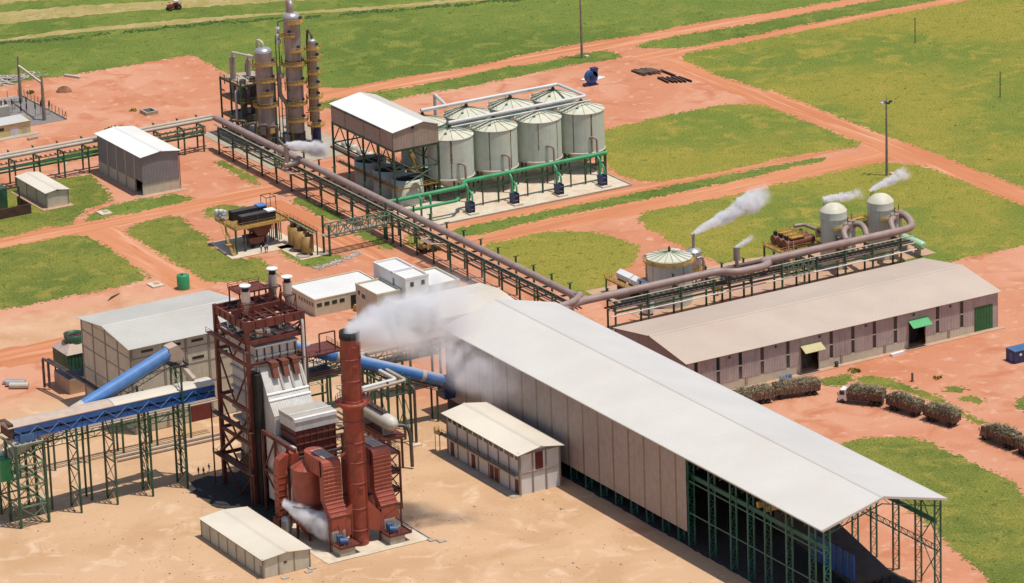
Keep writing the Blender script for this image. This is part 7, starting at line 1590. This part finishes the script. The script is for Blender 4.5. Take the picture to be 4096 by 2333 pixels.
# pipe scrap by the cooling tower
for i, (y, r, m) in enumerate(((7.6, .8, 'silver'), (5.8, .7, 'tank_cream'), (9.4, .6, 'silver'))):
    single('duct_section', MB().tube([(-125.5, y+1.5, r), (-122, y-1, r)], r, 16), m, ['middle silver duct section lying left of the cooling tower', 'nearest cream duct section lying left of the cooling tower', 'farthest silver duct section lying left of the cooling tower'][i], 'duct section', (-123.7, y, 0), 'loose duct sections')
b = MB()
for i in range(7): b.beam((-81+i*.3, 50.5+i*.35, .15), (-78.2+i*.3, 52.5+i*.2, .25), .12)
single('scrap_bars', b, 'rust_steel', 'small heap of rusty bars on the bare ground near the left field', 'scrap', (-79.7, 51.4, 0))
# bushes and weeds
def weeds(x, y, r, n, label, h=.8, m='grass_mixed', seed=1):
    rnd = random.Random(seed); b = MB()
    for _ in range(n):
        a = rnd.uniform(0, 6.28); d = r*math.sqrt(rnd.random()); px, py = x+d*math.cos(a), y+d*math.sin(a); q = rnd.uniform(.15, .4); hh = rnd.uniform(.2, h); t_ = rnd.uniform(0, 6)
        b.add([(px+q*math.cos(t_), py+q*math.sin(t_), .02+hh*.2), (px-q*math.cos(t_), py-q*math.sin(t_), .05), (px+rnd.uniform(-.4, .4), py+rnd.uniform(-.4, .4), hh)], [(0, 1, 2)])
    single('weed_clump', b, m, label, 'weeds', (x, y, 0), 'weed clumps')
for i, (x, y, r, n, lbp) in enumerate(((-16.8, 182.5, 2.6, 160, 'green weed clump on the red yard behind the grey shed'), (33, -93.6, 1.4, 60, 'thin weed clump before the warehouse wall'), (-20, 230, 1.2, 40, 'dry weed clump near the soil mound'), (-149, -30, 1.0, 40, 'weed clump on the sand left of the power house'), (-4.8, 196, 1.2, 40, 'dry weeds near the concrete sump'), (45, -108, 1.0, 30, 'tiny weed tuft in the truck yard'))): weeds(x, y, r, n, lbp, .9, 'grass_mixed', i+3)
# ================================================================ people
def person_mesh(pose):
    J = {'pel': (0, 0, .95), 'waist': (0, .01, 1.1), 'chest': (0, .02, 1.32), 'neck': (0, .01, 1.5), 'head': (0, .03, 1.62), 'top': (0, .03, 1.76),
         'hl': (-.1, 0, .9), 'kl': (-.11, .04+pose*.12, .5), 'al': (-.11, -.02+pose*.05, .1), 'tl': (-.12, .14+pose*.05, .04), 'hr': (.1, 0, .9), 'kr': (.11, .04-pose*.08, .5), 'ar': (.11, -.05-pose*.12, .1), 'tr': (.12, .11-pose*.12, .04),
         'sl': (-.2, .01, 1.42), 'el': (-.27, .02, 1.15), 'wl': (-.25, .16+pose*.1, .95), 'fl': (-.24, .22+pose*.1, .88), 'sr': (.2, .01, 1.42), 'er': (.27, 0, 1.15), 'wr': (.25, .1+pose*.2, .93+pose*.1), 'fr': (.24, .17+pose*.24, .87+pose*.12)}
    Rr = {'pel': .15, 'waist': .14, 'chest': .17, 'neck': .06, 'head': .1, 'top': .07, 'hl': .1, 'hr': .1, 'kl': .07, 'kr': .07, 'al': .05, 'ar': .05, 'tl': .04, 'tr': .04, 'sl': .075, 'sr': .075, 'el': .05, 'er': .05, 'wl': .035, 'wr': .035, 'fl': .03, 'fr': .03}
    E_ = [('pel', 'waist'), ('waist', 'chest'), ('chest', 'neck'), ('neck', 'head'), ('head', 'top'), ('pel', 'hl'), ('hl', 'kl'), ('kl', 'al'), ('al', 'tl'), ('pel', 'hr'), ('hr', 'kr'), ('kr', 'ar'), ('ar', 'tr'), ('chest', 'sl'), ('sl', 'el'), ('el', 'wl'), ('wl', 'fl'), ('chest', 'sr'), ('sr', 'er'), ('er', 'wr'), ('wr', 'fr')]
    k = list(J); me = bpy.data.meshes.new('body'); me.from_pydata([J[i] for i in k], [(k.index(a), k.index(b)) for a, b in E_], [])
    o = bpy.data.objects.new('body', me); COL.objects.link(o)
    md = o.modifiers.new('s', 'SKIN'); sv = me.skin_vertices[0].data
    for i, n_ in enumerate(k): sv[i].radius = (Rr[n_], Rr[n_]); sv[i].use_root = (n_ == 'pel')
    o.modifiers.new('u', 'SUBSURF').levels = 1
    dg = bpy.context.evaluated_depsgraph_get(); out = bpy.data.meshes.new_from_object(o.evaluated_get(dg)); bpy.data.objects.remove(o)
    for p_ in out.polygons: p_.use_smooth = True
    return out
PM = [person_mesh(0), person_mesh(1)]
for i, (x, y, rz, pz, m, hat, lbp) in enumerate(((-34.4, 61.9, .4, 0, 'cloth_grey', 'white', 'worker in grey-green clothes and white helmet, left of the trio by the filter platform'), (-33.6, 61.3, -.5, 0, 'cloth_blue', 'white', 'worker in blue overalls and white helmet, middle of the trio by the filter platform'), (-32.9, 61.6, 1.9, 1, 'cloth_grey', 'white', 'worker in pale clothes and white helmet, right of the trio by the filter platform'),
        (-115.3, -66.8, .3, 0, 'cloth_blue', 'blue', 'worker in blue overalls, left of the group beside the boiler tower'), (-114.5, -67.6, 2.2, 0, 'cloth_blue', 'blue', 'worker in blue overalls in the middle of the group beside the boiler tower'), (-112.6, -66.3, -1.2, 1, 'cloth_blue', 'blue', 'worker in blue overalls walking alone toward the boiler tower'))):
    me = PM[pz].copy(); me.materials.clear(); me.materials.append(MATS[m]); me.materials.append(MATS['skin'])
    for p_ in me.polygons:
        if p_.center.z > 1.5 or (p_.center.z < .97 and abs(p_.center.x) > .2 and p_.center.z > .8): p_.material_index = 1
    o = bpy.data.objects.new('person', me); COL.objects.link(o); o.location = (x, y, .1); o.rotation_euler = (0, 0, rz); ORG[o.name] = (0, 0, 0); tag(o, lbp, 'person', 'workers')
    MB().lathe([(.16, 1.68), (.125, 1.7), (.115, 1.78), (.07, 1.84), (.01, 1.86)], (0, .03), 12).build('helmet', hat, o)
# ================================================================ steam, smoke and dust
def plume(name, label, p0, p1, r0, r1, dens, col=(.96, .96, .97), nscale=1., curl=.55, fade=.45, lo=.40, hi=.62, power=.8, aniso=.0):
    p0 = Vector(p0); p1 = Vector(p1); L = (p1-p0).length; n = 16
    b = MB(); b.tube([(-.02*L, 0, 0)] + [(L*i/8, 0, 0) for i in range(1, 9)], [1.35*r0+.1] + [1.45*(r0+(r1-r0)*(i/8)**power)+.1 for i in range(1, 9)], n)
    m = bpy.data.materials.new(name); m.use_nodes = True; t = m.node_tree; N = t.nodes; K = t.links; N.clear()
    out = N.new('ShaderNodeOutputMaterial'); pv = N.new('ShaderNodeVolumePrincipled'); K.new(pv.outputs[0], out.inputs['Volume'])
    pv.inputs['Color'].default_value = (*col, 1); pv.inputs['Anisotropy'].default_value = aniso
    tc = N.new('ShaderNodeTexCoord')
    def M_(op, *a):
        q = N.new('ShaderNodeMath'); q.operation = op
        for i, v in enumerate(a):
            if isinstance(v, (int, float)): q.inputs[i].default_value = v
            else: K.new(v, q.inputs[i])
        return q.outputs[0]
    def V_(op, *a):
        q = N.new('ShaderNodeVectorMath'); q.operation = op
        for i, v in enumerate(a):
            if isinstance(v, (tuple, float)):
                q.inputs[i if op != 'SCALE' or i == 0 else 3].default_value = v
            else: K.new(v, q.inputs[i if op != 'SCALE' or i == 0 else 3])
        return q.outputs[0]
    def rng(f, a, b_, c=0., d=1.):
        r = N.new('ShaderNodeMapRange'); r.interpolation_type = 'SMOOTHSTEP'
        for i, v in zip((1, 2, 3, 4), (a, b_, c, d)): r.inputs[i].default_value = v
        K.new(f, r.inputs[0]); return r.outputs[0]
    s0 = N.new('ShaderNodeSeparateXYZ'); K.new(tc.outputs['Object'], s0.inputs[0])
    tt = M_('MAXIMUM', M_('DIVIDE', s0.outputs[0], L), .001)
    rad = M_('ADD', r0, M_('MULTIPLY', M_('POWER', tt, power), r1-r0))
    nz = N.new('ShaderNodeTexNoise'); nz.inputs['Scale'].default_value = nscale*.55/((r0+r1)/2); nz.inputs['Detail'].default_value = 3; K.new(tc.outputs['Object'], nz.inputs['Vector'])
    off = V_('SCALE', V_('SUBTRACT', nz.outputs['Color'], (.5, .5, .5)), M_('MULTIPLY', rad, curl*3.2))
    pos = V_('ADD', tc.outputs['Object'], off)
    s1 = N.new('ShaderNodeSeparateXYZ'); K.new(pos, s1.inputs[0])
    rho = M_('DIVIDE', M_('SQRT', M_('ADD', M_('MULTIPLY', s1.outputs[1], s1.outputs[1]), M_('MULTIPLY', s1.outputs[2], s1.outputs[2]))), rad)
    fall = rng(rho, 1.0, .25)
    n2 = N.new('ShaderNodeTexNoise'); n2.inputs['Scale'].default_value = nscale*1.5/((r0+r1)/2); n2.inputs['Detail'].default_value = 5; n2.inputs['Roughness'].default_value = .62; K.new(pos, n2.inputs['Vector'])
    tex = rng(n2.outputs['Fac'], lo, hi)
    near = rng(tt, 0., .25, 1., 0.)
    tex = M_('MAXIMUM', tex, near)
    d = M_('MULTIPLY', M_('MULTIPLY', fall, tex), M_('MULTIPLY', rng(tt, fade, 1., 1., 0.), dens))
    d = M_('DIVIDE', d, M_('POWER', M_('DIVIDE', rad, r0), .75))
    K.new(d, pv.inputs['Density']); MATS[name] = m
    me = bpy.data.meshes.new(name); me.from_pydata(b.v, [], b.f); me.materials.append(m)
    o = bpy.data.objects.new(name, me); COL.objects.link(o); o.location = p0; o.rotation_euler = (p1-p0).to_track_quat('X', 'Z').to_euler()
    o['kind'] = 'stuff'; o['label'] = label
    return o
plume('smoke_plume', 'grey-white smoke rolling right from the red chimney mouth', (-106, -120.6, 44.4), (-73, -121, 46.5), 2.3, 9.8, 1.6, (.94, .95, .965), .8, .8, .38, .33, .56, .5)
plume('smoke_plume', 'thin grey smoke sinking against the hall wall', (-98, -121.5, 43), (-68, -128, 27), 3., 8., .34, (.90, .92, .96), .9, .7, .4, .34, .60)
plume('steam_plume', 'white steam trail from the silver flash drum stack', (35.8, -23.6, 13.5), (57.5, -24.3, 20.3), .55, 3.3, 8, nscale=.75, fade=.66, curl=.62, lo=.33, hi=.5)
plume('steam_plume', 'small white steam wisp from the upright silencer', (38.6, -37.8, 13.3), (43.4, -38.2, 15.4), .6, 1.0, 4.5, fade=.4, lo=.36, hi=.52)
plume('steam_plume', 'white steam wisp from the right evaporator vents', (82.9, -28.1, 16.5), (94.2, -28.8, 19.8), .5, 2.0, 8., nscale=.8, fade=.5, lo=.36, hi=.52)
plume('steam_plume', 'ragged white steam drifting between the evaporators', (69.8, -27.7, 16.6), (81, -29.4, 16.6), .9, 1.6, 4.5, nscale=.8, fade=.3, lo=.38, hi=.54)
plume('steam_plume', 'white steam jet below the distillation columns', (-6.2, 101.5, 13.0), (5.2, 99.2, 10.4), 1.0, 2.6, 7, nscale=.7, fade=.6, curl=.65, lo=.34, hi=.5)
plume('steam_plume', 'white steam cloud blowing across the left gas scrubber', (-116.6, -109.5, 7.6), (-112.0, -121.5, 4.4), 1.1, 3.4, 7, nscale=.7, fade=.6, curl=.7, lo=.34, hi=.5)
plume('dust_cloud', 'faint brown dust hanging between the hall and the cane trailers', (-8, -91.5, 3.5), (26, -93, 4), 3.2, 4.2, .035, (.85, .74, .62), .8, .5, .5, .3, .7)
